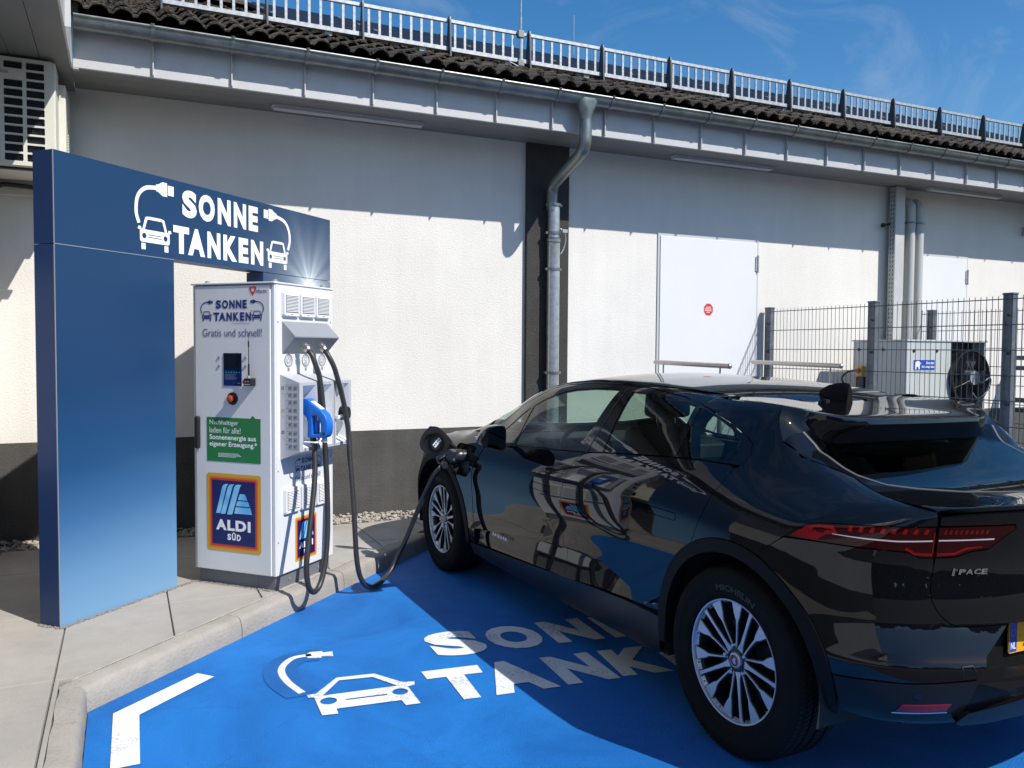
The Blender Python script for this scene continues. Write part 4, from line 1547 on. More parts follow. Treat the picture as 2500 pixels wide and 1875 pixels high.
# supermarket logo, laid out in unit coordinates (a 0..1, b 0..1)
def super_logo(F0, q0, q1, z0, z1, parent):
    w, h = q1 - q0, z1 - z0
    def G(k):
        return lambda a, b, hh=0: F0(k)(q0 + a * w, z0 + b * h)
    asp = h / w
    def rr(i, r):
        P = rrect(i, 1 - i, i / asp, 1 - i / asp, r, 5)
        return P
    for k, (i, r, m) in enumerate(((0.0, 0.04, 'yellow'), (0.048, 0.03, 'orange'), (0.074, 0.02, 'redprint'), (0.102, 0.012, 'logonavy'))):
        flat(('logo_yellow_field', 'logo_orange_field', 'logo_red_field', 'logo_navy_field')[k], rr(i, r), [], G(0.0004 * k), M[m], parent)
    def px(x, y):      # photo pixels of the zoomed logo -> unit
        return ((x - 333) / 420.0 + 0.004, 1 - (y - 330 - (x - 333) * 0.06) / 602.0)
    g3 = G(0.0018)
    mb = MB()
    for P in ([(405, 645), (455, 440), (466, 424), (482, 418), (503, 419), (492, 432), (486, 447), (440, 640), (433, 646)],
              [(442, 650), (500, 440), (511, 425), (526, 420), (549, 421), (539, 433), (533, 448), (480, 645), (472, 651)],
              [(491, 654), (549, 442), (559, 428), (573, 422), (606, 425), (596, 437), (590, 452), (533, 650), (524, 655)]):
        mb.add([g3(*px(*q)) for q in P], [tuple(range(len(P)))])
    for P in ([(592, 494), (628, 496), (636, 506), (650, 545), (577, 541)], [(573, 550), (654, 553), (668, 593), (561, 588)], [(558, 597), (672, 602), (685, 652), (548, 646)]):
        mb.add([g3(*px(*q)) for q in P], [tuple(range(len(P)))])
    mb.build('logo_stripes', M['logoblue'], parent, fix=False)
    mb = MB()
    for ch, (a0, a1) in zip('ALDI', ((0.172, 0.372), (0.385, 0.52), (0.537, 0.735), (0.762, 0.815))):
        fit_text(mb, ch, (a0, a1, 0.270, 0.408), g3, bold=0.05)
    for ch, (a0, a1) in zip(('S', 'Ü', 'D'), ((0.385, 0.452), (0.468, 0.542), (0.560, 0.632))):
        fit_text(mb, ch, (a0, a1, 0.148, 0.228 if ch != 'Ü' else 0.250), g3, bold=0.045)
    mb.build('lettering', M['signwhite'], parent, fix=False)
super_logo(dqh, 0.097, 0.500, 0.325, 0.800, door)
# ---- side face
def vent(x0, x1, z0, z1):
    w, h = x1 - x0, z1 - z0
    mb = MB()
    P = rrect(0, w, 0, h, 0.012, 3)
    mb.prism(P, lambda a, b: (a, 0.0, b), lambda a, b: (a + (0.004 if a < w / 2 else -0.004), -0.020, b + (0.010 if b < h / 2 else -0.006)))
    o = mb.build('vent_cover', M['whiteplastic'], chg, loc=(x0, -0.0005, z0))
    mb = MB()
    mb.box(0.020, w - 0.016, -0.0215, -0.0203, 0.034, h - 0.022)
    mb.build('vent_opening', M['ventdark'], o)
    n = 12
    mb = MB()
    mb.prism([(-0.0212, 0.0), (-0.0212, 0.0045), (-0.0262, 0.001), (-0.0262, -0.0015)], lambda a, b: (0.020, a, b), lambda a, b: (w - 0.016, a, b))
    lm = mb.mesh('vent_slat', M['whiteplastic'])
    for k in range(n):
        link('vent_slat', lm, o, loc=(0, 0, 0.036 + (h - 0.062) * k / (n - 1)))
    mb = MB()
    mb.box(w / 2 - 0.008, w / 2 + 0.008, -0.0212, -0.0202, 0.017, 0.021)
    mb.build('vent_mark', M['pictogrey'], o)
for x in (0.068, 0.234, 0.398):
    vent(x, x + 0.158, 1.750, 1.907)
    vent(x + (0.007 if x < 0.1 else 0.002), x + 0.160, 0.556, 0.722)
# sloping cable hood with two glands
mb = MB()
mb.prism([(0.0, 1.724), (-0.002, 1.727), (-0.093, 1.638), (-0.093, 1.630), (-0.004, 1.535), (0.0, 1.535)], lambda a, b: (0.074, a - 0.0006, b), lambda a, b: (0.541, a - 0.0006, b))
hood = mb.build('cable_hood', M['grey'], chg, bevel=0.003)
for x in (0.212, 0.386):
    mb = MB()
    nrm = Vector((0, -0.095, -0.089)).normalized()
    c = Vector((x, -0.055, 1.588))
    mb.tube([c, c + nrm * 0.012], 0.024, 6)
    mb.tube([c + nrm * 0.012, c + nrm * 0.022], 0.020, 16)
    mb.tube([c + nrm * 0.022, c + nrm * 0.040], 0.025, 8)
    mb.tube([c + nrm * 0.040, c + nrm * 0.052], [0.022, 0.018], 16)
    mb.build('cable_gland', M['brass'], hood)
# three round plug pictograms
for k, x in enumerate((0.135, 0.310, 0.487)):
    mb = MB()
    mb.disc(x, 1.490, 0.0400, sdf, 28, 0.0365)
    mb.disc(x, 1.490, 0.0330, sdf, 28, 0.0310)
    if k != 1:
        mb.disc(x, 1.492, 0.0235, sdf, 20, 0.0215)
        for q in range(5):
            a = PI / 2 + q * 2 * PI / 5
            mb.disc(x + 0.0125 * math.cos(a), 1.490 + 0.0125 * math.sin(a), 0.0045, sdf, 10, 0.0028)
    else:
        mb.disc(x, 1.503, 0.015, sdf, 18, 0.0132)
        mb.disc(x, 1.474, 0.0125, sdf, 18, 0.0108)
        for dx in (-0.005, 0.005):
            mb.disc(x + dx, 1.474, 0.0034, sdf, 8)
            mb.disc(x + dx, 1.506, 0.0026, sdf, 8)
    for q in range(3):
        w = (0.012, 0.009, 0.012)[q]
        z = 1.441 - 0.007 * q
        mb.add([sdf(x - w, z), sdf(x + w, z), sdf(x + w, z + 0.0035), sdf(x - w, z + 0.0035)], [(0, 1, 2, 3)])
    mb.build('plug_pictogram', M['pictoblack'], chg, fix=False)
# holster box with three openings
HX0, HX1, HO = 0.053, 0.613, 0.138
zb = lambda y: 0.896 + (-y) / HO * (0.950 - 0.896)
zt = lambda y: 1.408 - (-y) / HO * (1.408 - 1.361)
mb = MB()
y0, y1 = -0.0006, -HO
mb.add([(HX0, y0, zb(0)), (HX1, y0, zb(0)), (HX1, y1, 0.950), (HX0, y1, 0.950), (HX0, y0, 1.408), (HX1, y0, 1.408), (HX1, y1, 1.361), (HX0, y1, 1.361)],
       [(0, 1, 2, 3), (4, 7, 6, 5), (0, 3, 7, 4), (1, 5, 6, 2)])
hol = mb.build('holster', M['lightgrey'], chg)
ops_ = [(0.088, 0.218), (0.262, 0.392), (0.440, 0.585)]
hf = lambda a, b, h=0: (a, -HO - h, b)
flat('holster_front', [(HX0, 0.950), (HX1, 0.950), (HX1, 1.361), (HX0, 1.361)], [[(a, 0.968), (b, 0.968), (b, 1.343), (a, 1.343)] for a, b in ops_], hf, M['lightgrey'], hol)
for a, b in ops_:
    mb = MB()
    z0, z1 = 0.968, 1.343
    r0 = [(a, -HO, z0), (b, -HO, z0), (b, -HO, z1), (a, -HO, z1)]
    r1 = [(a + 0.01, -0.02, z0 + 0.05), (b - 0.01, -0.02, z0 + 0.05), (b - 0.01, -0.02, z1 - 0.10), (a + 0.01, -0.02, z1 - 0.10)]
    mb.add(r0 + r1, [(0, 1, 5, 4), (1, 2, 6, 5), (2, 3, 7, 6), (3, 0, 4, 7), (4, 5, 6, 7)])
    mb.build('holster_recess', M['signwhite'], hol, fix=False)
for x in (0.240, 0.416):
    mb = MB()
    mb.add([(x - 0.002, zy, z + 0.0012) for zy, z in ((-0.0, 1.408), (-HO, 1.361))] + [(x + 0.002, zy, z + 0.0012) for zy, z in ((-HO, 1.361), (-0.0, 1.408))], [(0, 1, 2, 3)])
    mb.add([(x - 0.002, -HO - 0.001, 1.361), (x - 0.002, -HO - 0.001, 0.950), (x + 0.002, -HO - 0.001, 0.950), (x + 0.002, -HO - 0.001, 1.361)], [(0, 1, 2, 3)])
    mb.build('holster_joint', M['pictoblack'], hol, fix=False)
# instruction prints on the left cheek of the holster, local y (outwards negative)
lf_ = lambda k: (lambda a, b, h=0: (HX0 - 0.0008 - k, -a, b))
def rect_outline(x0, x1, z0, z1, t_):
    return [(x0, z0), (x1, z0), (x1, z1), (x0, z1)], [[(x0 + t_, z0 + t_), (x0 + t_, z1 - t_), (x1 - t_, z1 - t_), (x1 - t_, z0 + t_)]]
for z0, z1 in ((1.224, 1.350), (1.090, 1.217), (0.962, 1.079)):
    o_, h_ = rect_outline(0.042, 0.130, z0, z1, 0.0014)
    flat('instruction_frame', o_, h_, lf_(0), M['pictogrey'], hol)
    mb = MB()
    for q in range(3):
        zc = z1 - (q + 0.5) * (z1 - z0) / 3
        mb.cur = 0
        mb.disc(0.051, zc + 0.011, 0.003, lf_(0.0003), 8)
        for cx in (0.072, 0.108):
            mb.cur = 1
            mb.add([lf_(0.0002)(cx - 0.013, zc - 0.013), lf_(0.0002)(cx + 0.013, zc - 0.013), lf_(0.0002)(cx + 0.013, zc + 0.012), lf_(0.0002)(cx - 0.013, zc + 0.012)], [(0, 1, 2, 3)])
            mb.cur = 0
            P = ribbon(catmull([(cx - 0.010, zc - 0.008 + rnd.uniform(-.002, .002)), (cx - 0.002, zc + rnd.uniform(-.004, .004)), (cx + 0.004, zc + 0.001), (cx + 0.011, zc + 0.009)], 3), [0.002, 0.003, 0.006, 0.007, 0.006, 0.004, 0.003, 0.002, 0.002, 0.002])
            n2 = len(P) // 2
            mb.add([lf_(0.0005)(*q_) for q_ in P], [(i, i + 1, len(P) - 2 - i, len(P) - 1 - i) for i in range(n2 - 1)])
    mb.build('instruction_drawing', [M['pictoblack'], M['pictogrey']], hol, fix=False)
for z, m in ((1.328, 'pictogreen'), (1.192, 'pictoyellow'), (1.063, 'pictoviolet')):
    o_, h_ = rect_outline(0.011, 0.028, z - 0.010, z + 0.010, 0.005)
    flat('coloured_mark', o_, h_, lf_(0.0002), M[m], hol)
    flat('small_arrow', ribbon([(0.017, z - 0.020), (0.020, z - 0.036), (0.033, z - 0.040)], 0.002), [], lf_(0.0002), M['pictogrey'], hol)
# hook bars under the openings
mb = MB()
mb.tube([(0.10, -HO, 1.006), (0.10, -HO - 0.075, 1.006), (0.125, -HO - 0.085, 1.006), (0.19, -HO - 0.085, 1.006), (0.205, -HO - 0.075, 1.006), (0.205, -HO, 1.006)], 0.005, 8)
mb.box(0.118, 0.150, -HO - 0.093, -HO - 0.0901, 0.994, 1.020)
mb.box(0.168, 0.196, -HO - 0.093, -HO - 0.0901, 1.000, 1.024)
mb.build('holder_hook', M['signwhite'], hol)
# third holster: socket flap with strap
mb = MB()
P = circ(0, 0, 0.048, 24)
mb.prism([(a * 0.85, b) for a, b in P], lambda a, b: (0.530 + a, -HO + 0.02, 1.150 + b), lambda a, b: (0.530 + a * 0.9, -HO - 0.030, 1.150 + b * 0.9))
mb.build('socket_flap', M['black'], hol, bevel=0.004)
for pts_, ws_ in (([(0.530, 1.112), (0.548, 1.06), (0.556, 0.965)], [0.026, 0.020, 0.018]), ([(0.498, 1.345), (0.512, 1.27), (0.522, 1.195)], [0.020, 0.020, 0.024])):
    mb = MB()
    mb.prism(ribbon(pts_, ws_), lambda a, b: (a, -HO - 0.004, b), lambda a, b: (a, -HO - 0.010, b))
    mb.build('strap', M['grey'], hol)
mb = MB()
mb.box(0.425, 0.452, -HO - 0.022, -HO - 0.001, 1.122, 1.142)
mb.box(0.478, 0.502, -HO - 0.022, -HO - 0.001, 1.126, 1.144)
mb.tube([(0.45, -HO - 0.012, 1.131), (0.48, -HO - 0.012, 1.133)], 0.003, 6)
mb.build('catch', M['signwhite'], hol)
# blue charging plug parked in the first opening; profile (outwards, z)
gun_o = [(0.070, 1.240), (0.092, 1.259), (0.129, 1.265), (0.147, 1.254), (0.165, 1.238), (0.229, 1.198), (0.262, 1.170), (0.280, 1.130), (0.281, 1.090), (0.276, 1.055), (0.262, 1.036), (0.245, 1.030), (0.137, 1.030), (0.139, 1.080), (0.139, 1.120), (0.130, 1.148), (0.105, 1.172), (0.070, 1.196)]
gun_h = [(0.170, 1.160), (0.198, 1.166), (0.220, 1.150), (0.231, 1.110), (0.230, 1.070), (0.222, 1.053), (0.174, 1.052)]
cg = thing('charging_plug', 'blue pistol-grip charging plug parked in the left opening of the holster', 'charging plug', (0, 0, 0))
cg.location = (0.7988, 5.0476, 0.0)
cg.rotation_euler = (0, 0, PHI)
def gun_solid(name, outer, holes, x0, x1, m, parent, bev=0.006):
    V, T, loops = cdt(outer, holes)
    mb = MB()
    n = len(V)
    mb.add([(x0, -a, b) for a, b in V] + [(x1, -a, b) for a, b in V], [tuple(t) for t in T] + [tuple(n + i for i in t[::-1]) for t in T])
    for lp in loops:
        k = len(lp)
        A = [(x0, -V[i][0], V[i][1]) for i in lp]
        B = [(x1, -V[i][0], V[i][1]) for i in lp]
        mb.add(A + B, [(i, (i + 1) % k, k + (i + 1) % k, k + i) for i in range(k)])
    me = mb.mesh(name, m)
    b_ = bmesh.new()
    b_.from_mesh(me)
    bmesh.ops.remove_doubles(b_, verts=b_.verts, dist=1e-5)
    bmesh.ops.recalc_face_normals(b_, faces=b_.faces)
    if bev:
        es = [e for e in b_.edges if len(e.link_faces) == 2 and 0.9 < e.calc_face_angle(0) < 2.2 and abs(e.verts[0].co.x - e.verts[1].co.x) < 1e-5]
        bmesh.ops.bevel(b_, geom=es, offset=bev, segments=3, affect='EDGES', profile=0.5, clamp_overlap=True)
    b_.to_mesh(me)
    b_.free()
    me.polygons.foreach_set('use_smooth', [True] * len(me.polygons))
    me.set_sharp_from_angle(angle=math.radians(35))
    return link(name, me, parent)
gun_solid('plug_body', gun_o, [gun_h], 0.128, 0.192, M['bluegun'], cg)
mb = MB()
mb.tube([(0.160, -0.05, 1.222), (0.160, -0.092, 1.222)], 0.030, 20)
mb.build('plug_nose', M['black'], cg)
mb = MB()
mb.box(0.150, 0.170, -0.196, -0.172, 1.055, 1.130)
mb.build('trigger', M['bluegun'], cg, bevel=0.004)
mb = MB()
mb.prism([(0.156, 1.248), (0.226, 1.2035), (0.2265, 1.201), (0.1565, 1.2455)], lambda a, b: (0.140, -a, b + 0.0005), lambda a, b: (0.180, -a, b + 0.0005))
mb.build('plug_label', M['signwhite'], cg)
mb = MB()
mb.tube([(0.128, -0.256, 1.058), (0.1255, -0.256, 1.058)], 0.008, 12)
mb.build('plug_screw', M['black'], cg)
mb = MB()
mb.tube([(0.160, -0.157, 1.034), (0.160, -0.160, 0.985)], [0.021, 0.017], 14)
mb.build('plug_sleeve', M['black'], cg)
# hoses
c1 = [(0.160, -0.160, 1.02), (0.158, -0.170, 0.98), (0.115, -0.200, 0.80), (0.045, -0.225, 0.594), (-0.022, -0.243, 0.385), (-0.043, -0.250, 0.275), (-0.024, -0.252, 0.178), (0.027, -0.252, 0.133), (0.085, -0.252, 0.157), (0.134, -0.250, 0.240), (0.175, -0.242, 0.368), (0.204, -0.230, 0.520), (0.226, -0.210, 0.752), (0.236, -0.190, 0.989), (0.247, -0.174, 1.15), (0.251, -0.162, 1.255), (0.240, -0.150, 1.388), (0.220, -0.138, 1.460), (0.205, -0.112, 1.520), (0.208, -0.086, 1.556)]
c1[-1] = (0.212, -0.090, 1.555)
c1[-2] = (0.211, -0.118, 1.520)
mb = MB()
mb.tube([Vector(q) for q in catmull(c1, 6)], 0.0165, 12)
h1 = mb.build('hose', M['rubber'], chg, smooth=True)
c2 = [(0.386, -0.090, 1.555), (0.380, -0.120, 1.520), (0.396, -0.148, 1.455), (0.420, -0.160, 1.380), (0.453, -0.170, 1.277), (0.476, -0.182, 1.165), (0.487, -0.198, 1.030), (0.473, -0.215, 0.900), (0.455, -0.240, 0.740), (0.436, -0.268, 0.561), (0.420, -0.288, 0.402), (0.417, -0.300, 0.255), (0.437, -0.308, 0.143), (0.483, -0.314, 0.070), (0.545, -0.318, 0.030), (0.640, -0.312, 0.020), (0.745, -0.305, 0.030), (0.840, -0.310, 0.075), (0.888, -0.328, 0.150), (0.903, -0.375, 0.250), (0.895, -0.446, 0.400), (0.878, -0.520, 0.550), (0.856, -0.592, 0.672), (0.830, -0.650, 0.752), (0.800, -0.700, 0.795)]
mb = MB()
mb.tube([Vector(q) for q in catmull(c2, 6)], 0.0165, 12)
h2 = mb.build('hose', M['rubber'], chg, smooth=True)
# lower print on the side face
sonne_tanken(sdf, 0.197, 0.800, 0.60, 0.66, chg, M['navy'], M['textgrey'], star=False)
mb = MB()
fit_text(mb, 'Gratis und schnell!', (0.197, 0.465, 0.745, 0.778), sdf)
mb.build('lettering', M['textgrey'], chg, fix=False)
super_logo(sdfh, 0.195, 0.420, 0.245, 0.518, chg)
for x, z in ((0.035, 1.72), (0.585, 1.735), (0.03, 0.83), (0.58, 0.86), (0.03, 0.40)):
    mb = MB()
    mb.tube([(x, 0.0, z), (x, -0.002, z)], 0.005, 10)
    mb.build('rivet', M['pictogrey'], chg)

# ================================================================== AIR CONDITIONER at the left
ac = thing('air_conditioner', 'ivory outdoor air conditioner hung under the eaves at the left edge', 'air conditioner', (-0.62, 6.7, 2.75))
AX0, AX1, AY, AZ0, AZ1 = -0.90, -0.395, 6.35, 2.745, 3.435
twA = TW(ac)
holes = []
for c in ((-0.832, -0.722), (-0.690, -0.585), (-0.563, -0.460)):
    for k in range(11):
        z = 3.412 - 0.0592 * k
        if c[0] < -0.65 and k == 1:
            continue
        holes.append(rrect(c[0], c[1], z - 0.047, z, 0.006, 2))
flat('front_grille', rrect(AX0, AX1 - 0.012, AZ0, AZ1, 0.012, 3), [h[::-1] for h in holes], lambda a, b, h=0: twA((a, AY - h, b)), M['acwhite'], ac, thick=0.02)
mb = MB()
mb.box(*[v for pr_ in zip(twA((AX0, AY + 0.002, AZ0)), twA((AX1 - 0.020, AY + 0.006, AZ1))) for v in pr_])
mb.mi = [0] * 6
mb.build('coil', M['acdark'], ac)
mb = MB()
for x in np.arange(-0.86, -0.42, 0.0125):
    mb.box(*[v for pr_ in zip(twA((x, AY - 0.008, AZ0 + 0.02)), twA((x + 0.002, AY + 0.0015, AZ1 - 0.02))) for v in pr_])
for r in (0.06, 0.10, 0.14, 0.18, 0.22):
    for cz in (2.93,):
        P = [(-0.66 + r * math.cos(a), AY - 0.010, cz + r * math.sin(a)) for a in np.linspace(0, 2 * PI, 33) if True]
        P = [q for q in P if AZ0 + 0.02 < q[2] and q[0] > -0.89]
        if len(P) > 3:
            mb.tube([twA(q) for q in P], 0.0022, 5)
mb.build('fan_guard', M['black'], ac, kind='stuff')
mb = MB()
mb.box(*[v for pr_ in zip(twA((AX1 - 0.018, AY - 0.016, AZ0)), twA((AX1, 6.62, AZ1 - 0.004))) for v in pr_])
mb.box(*[v for pr_ in zip(twA((AX0, AY + 0.007, AZ0)), twA((AX1 - 0.019, 6.62, AZ1))) for v in pr_])
mb.build('casing', M['acwhite'], ac, bevel=0.006)
mb = MB()
mb.box(*[v for pr_ in zip(twA((AX0, 6.622, AZ0 + 0.012)), twA((-0.352, 6.98, AZ1 - 0.06))) for v in pr_])
mb.build('rear_casing', M['acwhite'], ac, bevel=0.006)
mb = MB()
mb.box(-0.001, 0.006, 0, 0.15, 0, 0.009)
lv = mb.mesh('side_louvre', M['acwhite'])
for k in range(30):
    link('side_louvre', lv, ac, loc=twA((-0.3515, 6.80, 2.80 + 0.019 * k)))
mb = MB()
mb.box(*[v for pr_ in zip(twA((-0.73, AY - 0.024, 3.328)), twA((-0.665, AY - 0.0205, 3.345))) for v in pr_])
mb.build('type_plate', M['galv'], ac)
mb = MB()
for x in (-0.85, -0.46):
    mb.box(*[v for pr_ in zip(twA((x, 6.33, 2.690)), twA((x + 0.04, WY - 0.002, 2.730))) for v in pr_])
mb.box(*[v for pr_ in zip(twA((-0.98, 6.40, 2.732)), twA((-0.36, 6.45, 2.744))) for v in pr_])
mb.build('wall_bracket', M['acdark'], ac)
mb = MB()
mb.box(*[v for pr_ in zip(twA((-1.0, 7.00, 2.655)), twA((-0.52, WY - 0.002, 2.780))) for v in pr_])
mb.build('cable_trunking', M['acwhite'], ac, bevel=0.004)
mb = MB()
mb.tube([twA(q) for q in catmull([(-0.80, 6.985, 2.71), (-0.76, 6.98, 2.722), (-0.60, 6.98, 2.715), (-0.50, 6.98, 2.70)], 5)], 0.016, 8)
mb.build('insulated_pipe', M['black'], ac)

# ================================================================== RIGHT: post, pipes, condenser, fences, rails
t_ = thing('steel_post', 'tall perforated galvanised post against the white wall beside two pipes', 'steel post', (8.08, 6.93, 0.1))
mb = MB()
mb.box(0.010, 0.155, -0.002, 0.0, 0.0, 3.372)
mb.box(0.148, 0.155, 0.001, 0.12, 0.0, 3.372)
mb.build('profile', M['fascia'], t_)
P = [(0.0, 0.0), (0.085, 0.0), (0.085, 3.372), (0.0, 3.372)]
mb = MB()
mb.box(0.0035, 0.0095, 0.0, 0.085, 0.0, 3.372)
mb.build('flange', M['galv'], t_)
mb = MB()
for k in range(66):
    for yy in (0.022, 0.058):
        z = 0.05 + 0.05 * k + (0.0 if yy < 0.03 else 0.0)
        mb.add([(0.0028, yy - 0.005, z), (0.0028, yy + 0.005, z), (0.0028, yy + 0.005, z + 0.024), (0.0028, yy - 0.005, z + 0.024)], [(0, 3, 2, 1)])
mb.build('slots', M['black'], t_, kind='stuff', fix=False)
mb = MB()
mb.tube([(-0.10, 0.08, 2.93), (0.01, 0.08, 2.95)], 0.014, 8)
mb.tube([(-0.11, 0.08, 2.93), (-0.09, 0.08, 2.93)], 0.026, 8)
mb.build('stay', M['black'], t_)
for x, lab in ((8.358, 'left of two pale grey pipes running down the wall beside the steel post'), (8.502, 'right of two pale grey pipes running down the wall beside the steel post')):
    t_ = thing('wall_pipe', lab, 'pipe', (x, 6.95, 1.6), group='grey pipes above the condenser')
    mb = MB()
    mb.tube(catmull([(0, 0, 0.10), (0, 0, 0.9), (0, 0, 1.60), (0, 0.01, 1.67), (0, 0.05, 1.715), (0, 0.127, 1.72)], 6), 0.053, 16)
    mb.build('pipe', M['pipe'], t_, smooth=True)
    mb = MB()
    mb.tube([(0, 0, 1.465), (0, 0, 1.485)], 0.062, 16)
    mb.build('pipe_clamp', M['zinc'], t_)
t_ = thing('wall_floodlight', 'small black spotlight on a grey arm high on the wall at the far right edge', 'spotlight', (10.55, 7.0, 3.1))
mb = MB()
mb.box(0.0, 0.05, -0.02, 0.077, -0.02, 0.09)
mb.tube([(0.02, 0.0, 0.06), (0.02, -0.16, 0.10)], 0.014, 8)
mb.build('arm', M['galv'], t_)
mb = MB()
mb.tube([(-0.03, -0.16, 0.16), (0.0, -0.17, 0.25), (0.06, -0.17, 0.26)], [0.05, 0.06, 0.05], 12)
mb.build('lamp_head', M['black'], t_)

cu = thing('condenser_unit', 'grey refrigeration condenser with black fan standing behind the wire fence', 'condenser', (7.31, 6.08, 0.11))
UW, UD, UH = 1.22, 0.70, 1.585
mb = MB()
mb.box(0, 0.62, 0, UD, 0.0, UH - 0.02)
mb.build('cabinet', M['unit'], cu, bevel=0.004)
mb = MB()
mb.box(0.622, UW, 0.16, UD, 0.0, UH - 0.02)
mb.box(0.622, 0.66, 0.0, 0.158, 0.0, UH - 0.02)
mb.box(UW - 0.03, UW, 0.0, 0.158, 0.0, UH - 0.02)
mb.build('fan_housing', M['unit'], cu, bevel=0.004)
mb = MB()
mb.box(-0.012, UW + 0.012, -0.012, UD + 0.01, UH - 0.018, UH)
mb.build('lid', M['unit'], cu, bevel=0.003)
for x, y in ((0.10, -1), (0.44, -1), (-1, 0.30), (-1, 0.62)):
    mb = MB()
    if y < 0:
        mb.tube([(x, 0.0, UH - 0.115), (x, -0.006, UH - 0.115)], 0.018, 14)
    else:
        mb.tube([(0.0, y, UH - 0.105), (-0.006, y, UH - 0.105)], 0.018, 14)
    mb.build('lock', M['black'], cu)
mb = MB()
for x in (0.16, 0.33, 0.50):
    mb.box(x, x + 0.003, -0.0015, 0.001, 0.02, UH - 0.03)
mb.box(-0.0015, 0.001, 0.35, 0.353, 0.02, UH - 0.03)
mb.build('panel_joint', M['pipe'], cu)
mb = MB()
mb.cur = 0
mb.box(0.10, 0.413, -0.003, -0.001, 1.270, 1.374)
st_ = mb.build('maker_sticker', M['plateblue'], cu)
uf = lambda a, b, h=0: (0.10 + (a - 0.09) * 0.87, -0.0042, 1.270 + (b - 1.255) * 0.8)
mb = MB()
bear = [(0.105, 1.262), (0.105, 1.33), (0.12, 1.36), (0.16, 1.372), (0.185, 1.365), (0.215, 1.345), (0.21, 1.33), (0.19, 1.325), (0.20, 1.262), (0.175, 1.262), (0.165, 1.30), (0.140, 1.30), (0.132, 1.262)]
V, T, lo_ = cdt(bear)
mb.add([uf(a, b) for a, b in V], [tuple(q) for q in T])
fit_text(mb, 'Dresdner', (0.30, 0.438, 1.330, 1.365), uf, bold=0.02)
fit_text(mb, 'Kühlanlagenbau', (0.225, 0.440, 1.275, 1.312), uf, bold=0.02)
mb.build('lettering', M['signwhite'], st_, fix=False)
mb = MB()
fit_text(mb, 'KÄLTE KLIMA SERVICE', (0.09, 0.45, 1.222, 1.240), uf)
mb.build('small_print', M['pictogrey'], st_, fix=False)
# fan
FC = Vector((0.93, -0.03, 1.185))
ff = lambda r_, d_: (lambda a, b, h=0: (FC.x + a, FC.y + d_ - h, FC.z + b))
mb = MB()
mb.lathe([(0.285, 0.16), (0.300, 0.0), (0.30, -0.02), (0.285, -0.02), (0.27, 0.0), (0.27, 0.16)], lambda a, b, h: (FC.x + a, FC.y + h, FC.z + b), 40)
fan = mb.build('fan_ring', M['black'], cu, smooth=True)
mb = MB()
for r in np.linspace(0.09, 0.285, 12):
    P = [(FC.x + r * math.cos(a), FC.y - 0.05 + 0.10 * (r / 0.285) ** 3 * 0.5, FC.z + r * math.sin(a)) for a in np.linspace(0, 2 * PI, 37)]
    mb.tube(P, 0.0022, 5)
for k in range(4):
    a = k * PI / 2 + 0.4
    mb.tube([(FC.x + 0.07 * math.cos(a), FC.y - 0.052, FC.z + 0.07 * math.sin(a)), (FC.x + 0.20 * math.cos(a), FC.y - 0.035, FC.z + 0.20 * math.sin(a)), (FC.x + 0.298 * math.cos(a), FC.y - 0.002, FC.z + 0.298 * math.sin(a))], 0.004, 6)
mb.build('fan_grille', M['black'], fan, kind='stuff')
mb = MB()
mb.tube([(FC.x, FC.y - 0.06, FC.z), (FC.x, FC.y + 0.05, FC.z)], 0.075, 24)
mb.build('fan_motor', M['grey'], fan)
for k in range(5):
    a0 = k * 2 * PI / 5
    mb = MB()
    A = []
    for r, da, dd in ((0.075, -0.25, 0.02), (0.26, -0.35, 0.03), (0.262, 0.35, 0.09), (0.075, 0.35, 0.07)):
        A.append((FC.x + r * math.cos(a0 + da), FC.y + dd, FC.z + r * math.sin(a0 + da)))
    mb.add(A + [(x, y + 0.003, z) for x, y, z in A], [(0, 1, 2, 3), (7, 6, 5, 4), (0, 4, 5, 1), (1, 5, 6, 2), (2, 6, 7, 3), (3, 7, 4, 0)])
    mb.build('fan_blade', M['black'], fan)
mb = MB()
mb.box(0.62, UW, 0.150, 0.158, 0.05, UH - 0.03)
mb.build('dark_back', M['acdark'], cu)
mb = MB()
mb.tube(catmull([(FC.x + 0.02, FC.y - 0.065, FC.z - 0.01), (FC.x + 0.07, FC.y - 0.09, FC.z - 0.05), (FC.x + 0.20, FC.y - 0.08, FC.z - 0.0), (FC.x + 0.27, FC.y - 0.05, FC.z - 0.04), (FC.x + 0.22, FC.y - 0.06, FC.z - 0.13), (FC.x + 0.05, FC.y - 0.07, FC.z - 0.22), (FC.x - 0.05, FC.y - 0.07, FC.z - 0.16)], 6), 0.006, 6)
mb.build('fan_cable', M['grey'], cu)
mb = MB()
mb.box(-0.055, -0.001, 0.53, 0.60, 1.20, 1.30)
mb.build('isolator_switch', M['plateyellow'], cu, bevel=0.003)
mb = MB()
mb.tube([(-0.055, 0.565, 1.25), (-0.085, 0.565, 1.25)], 0.025, 10)
mb.build('red_switch', M['redknob'], cu)
mb = MB()
mb.box(-0.05, -0.001, 0.52, 0.61, 1.06, 1.185)
mb.tube(catmull([(-0.03, 0.57, 1.25), (-0.10, 0.66, 1.24), (-0.12, 0.74, 1.16), (-0.08, 0.70, 1.07), (-0.02, 0.60, 1.05)], 6), 0.011, 8)
mb.build('cable_box', M['black'], cu)
mb = MB()
mb.box(-0.02, UW + 0.02, 0.03, UD - 0.03, -0.1, -0.002)
mb.build('foot', M['basegrey'], cu)

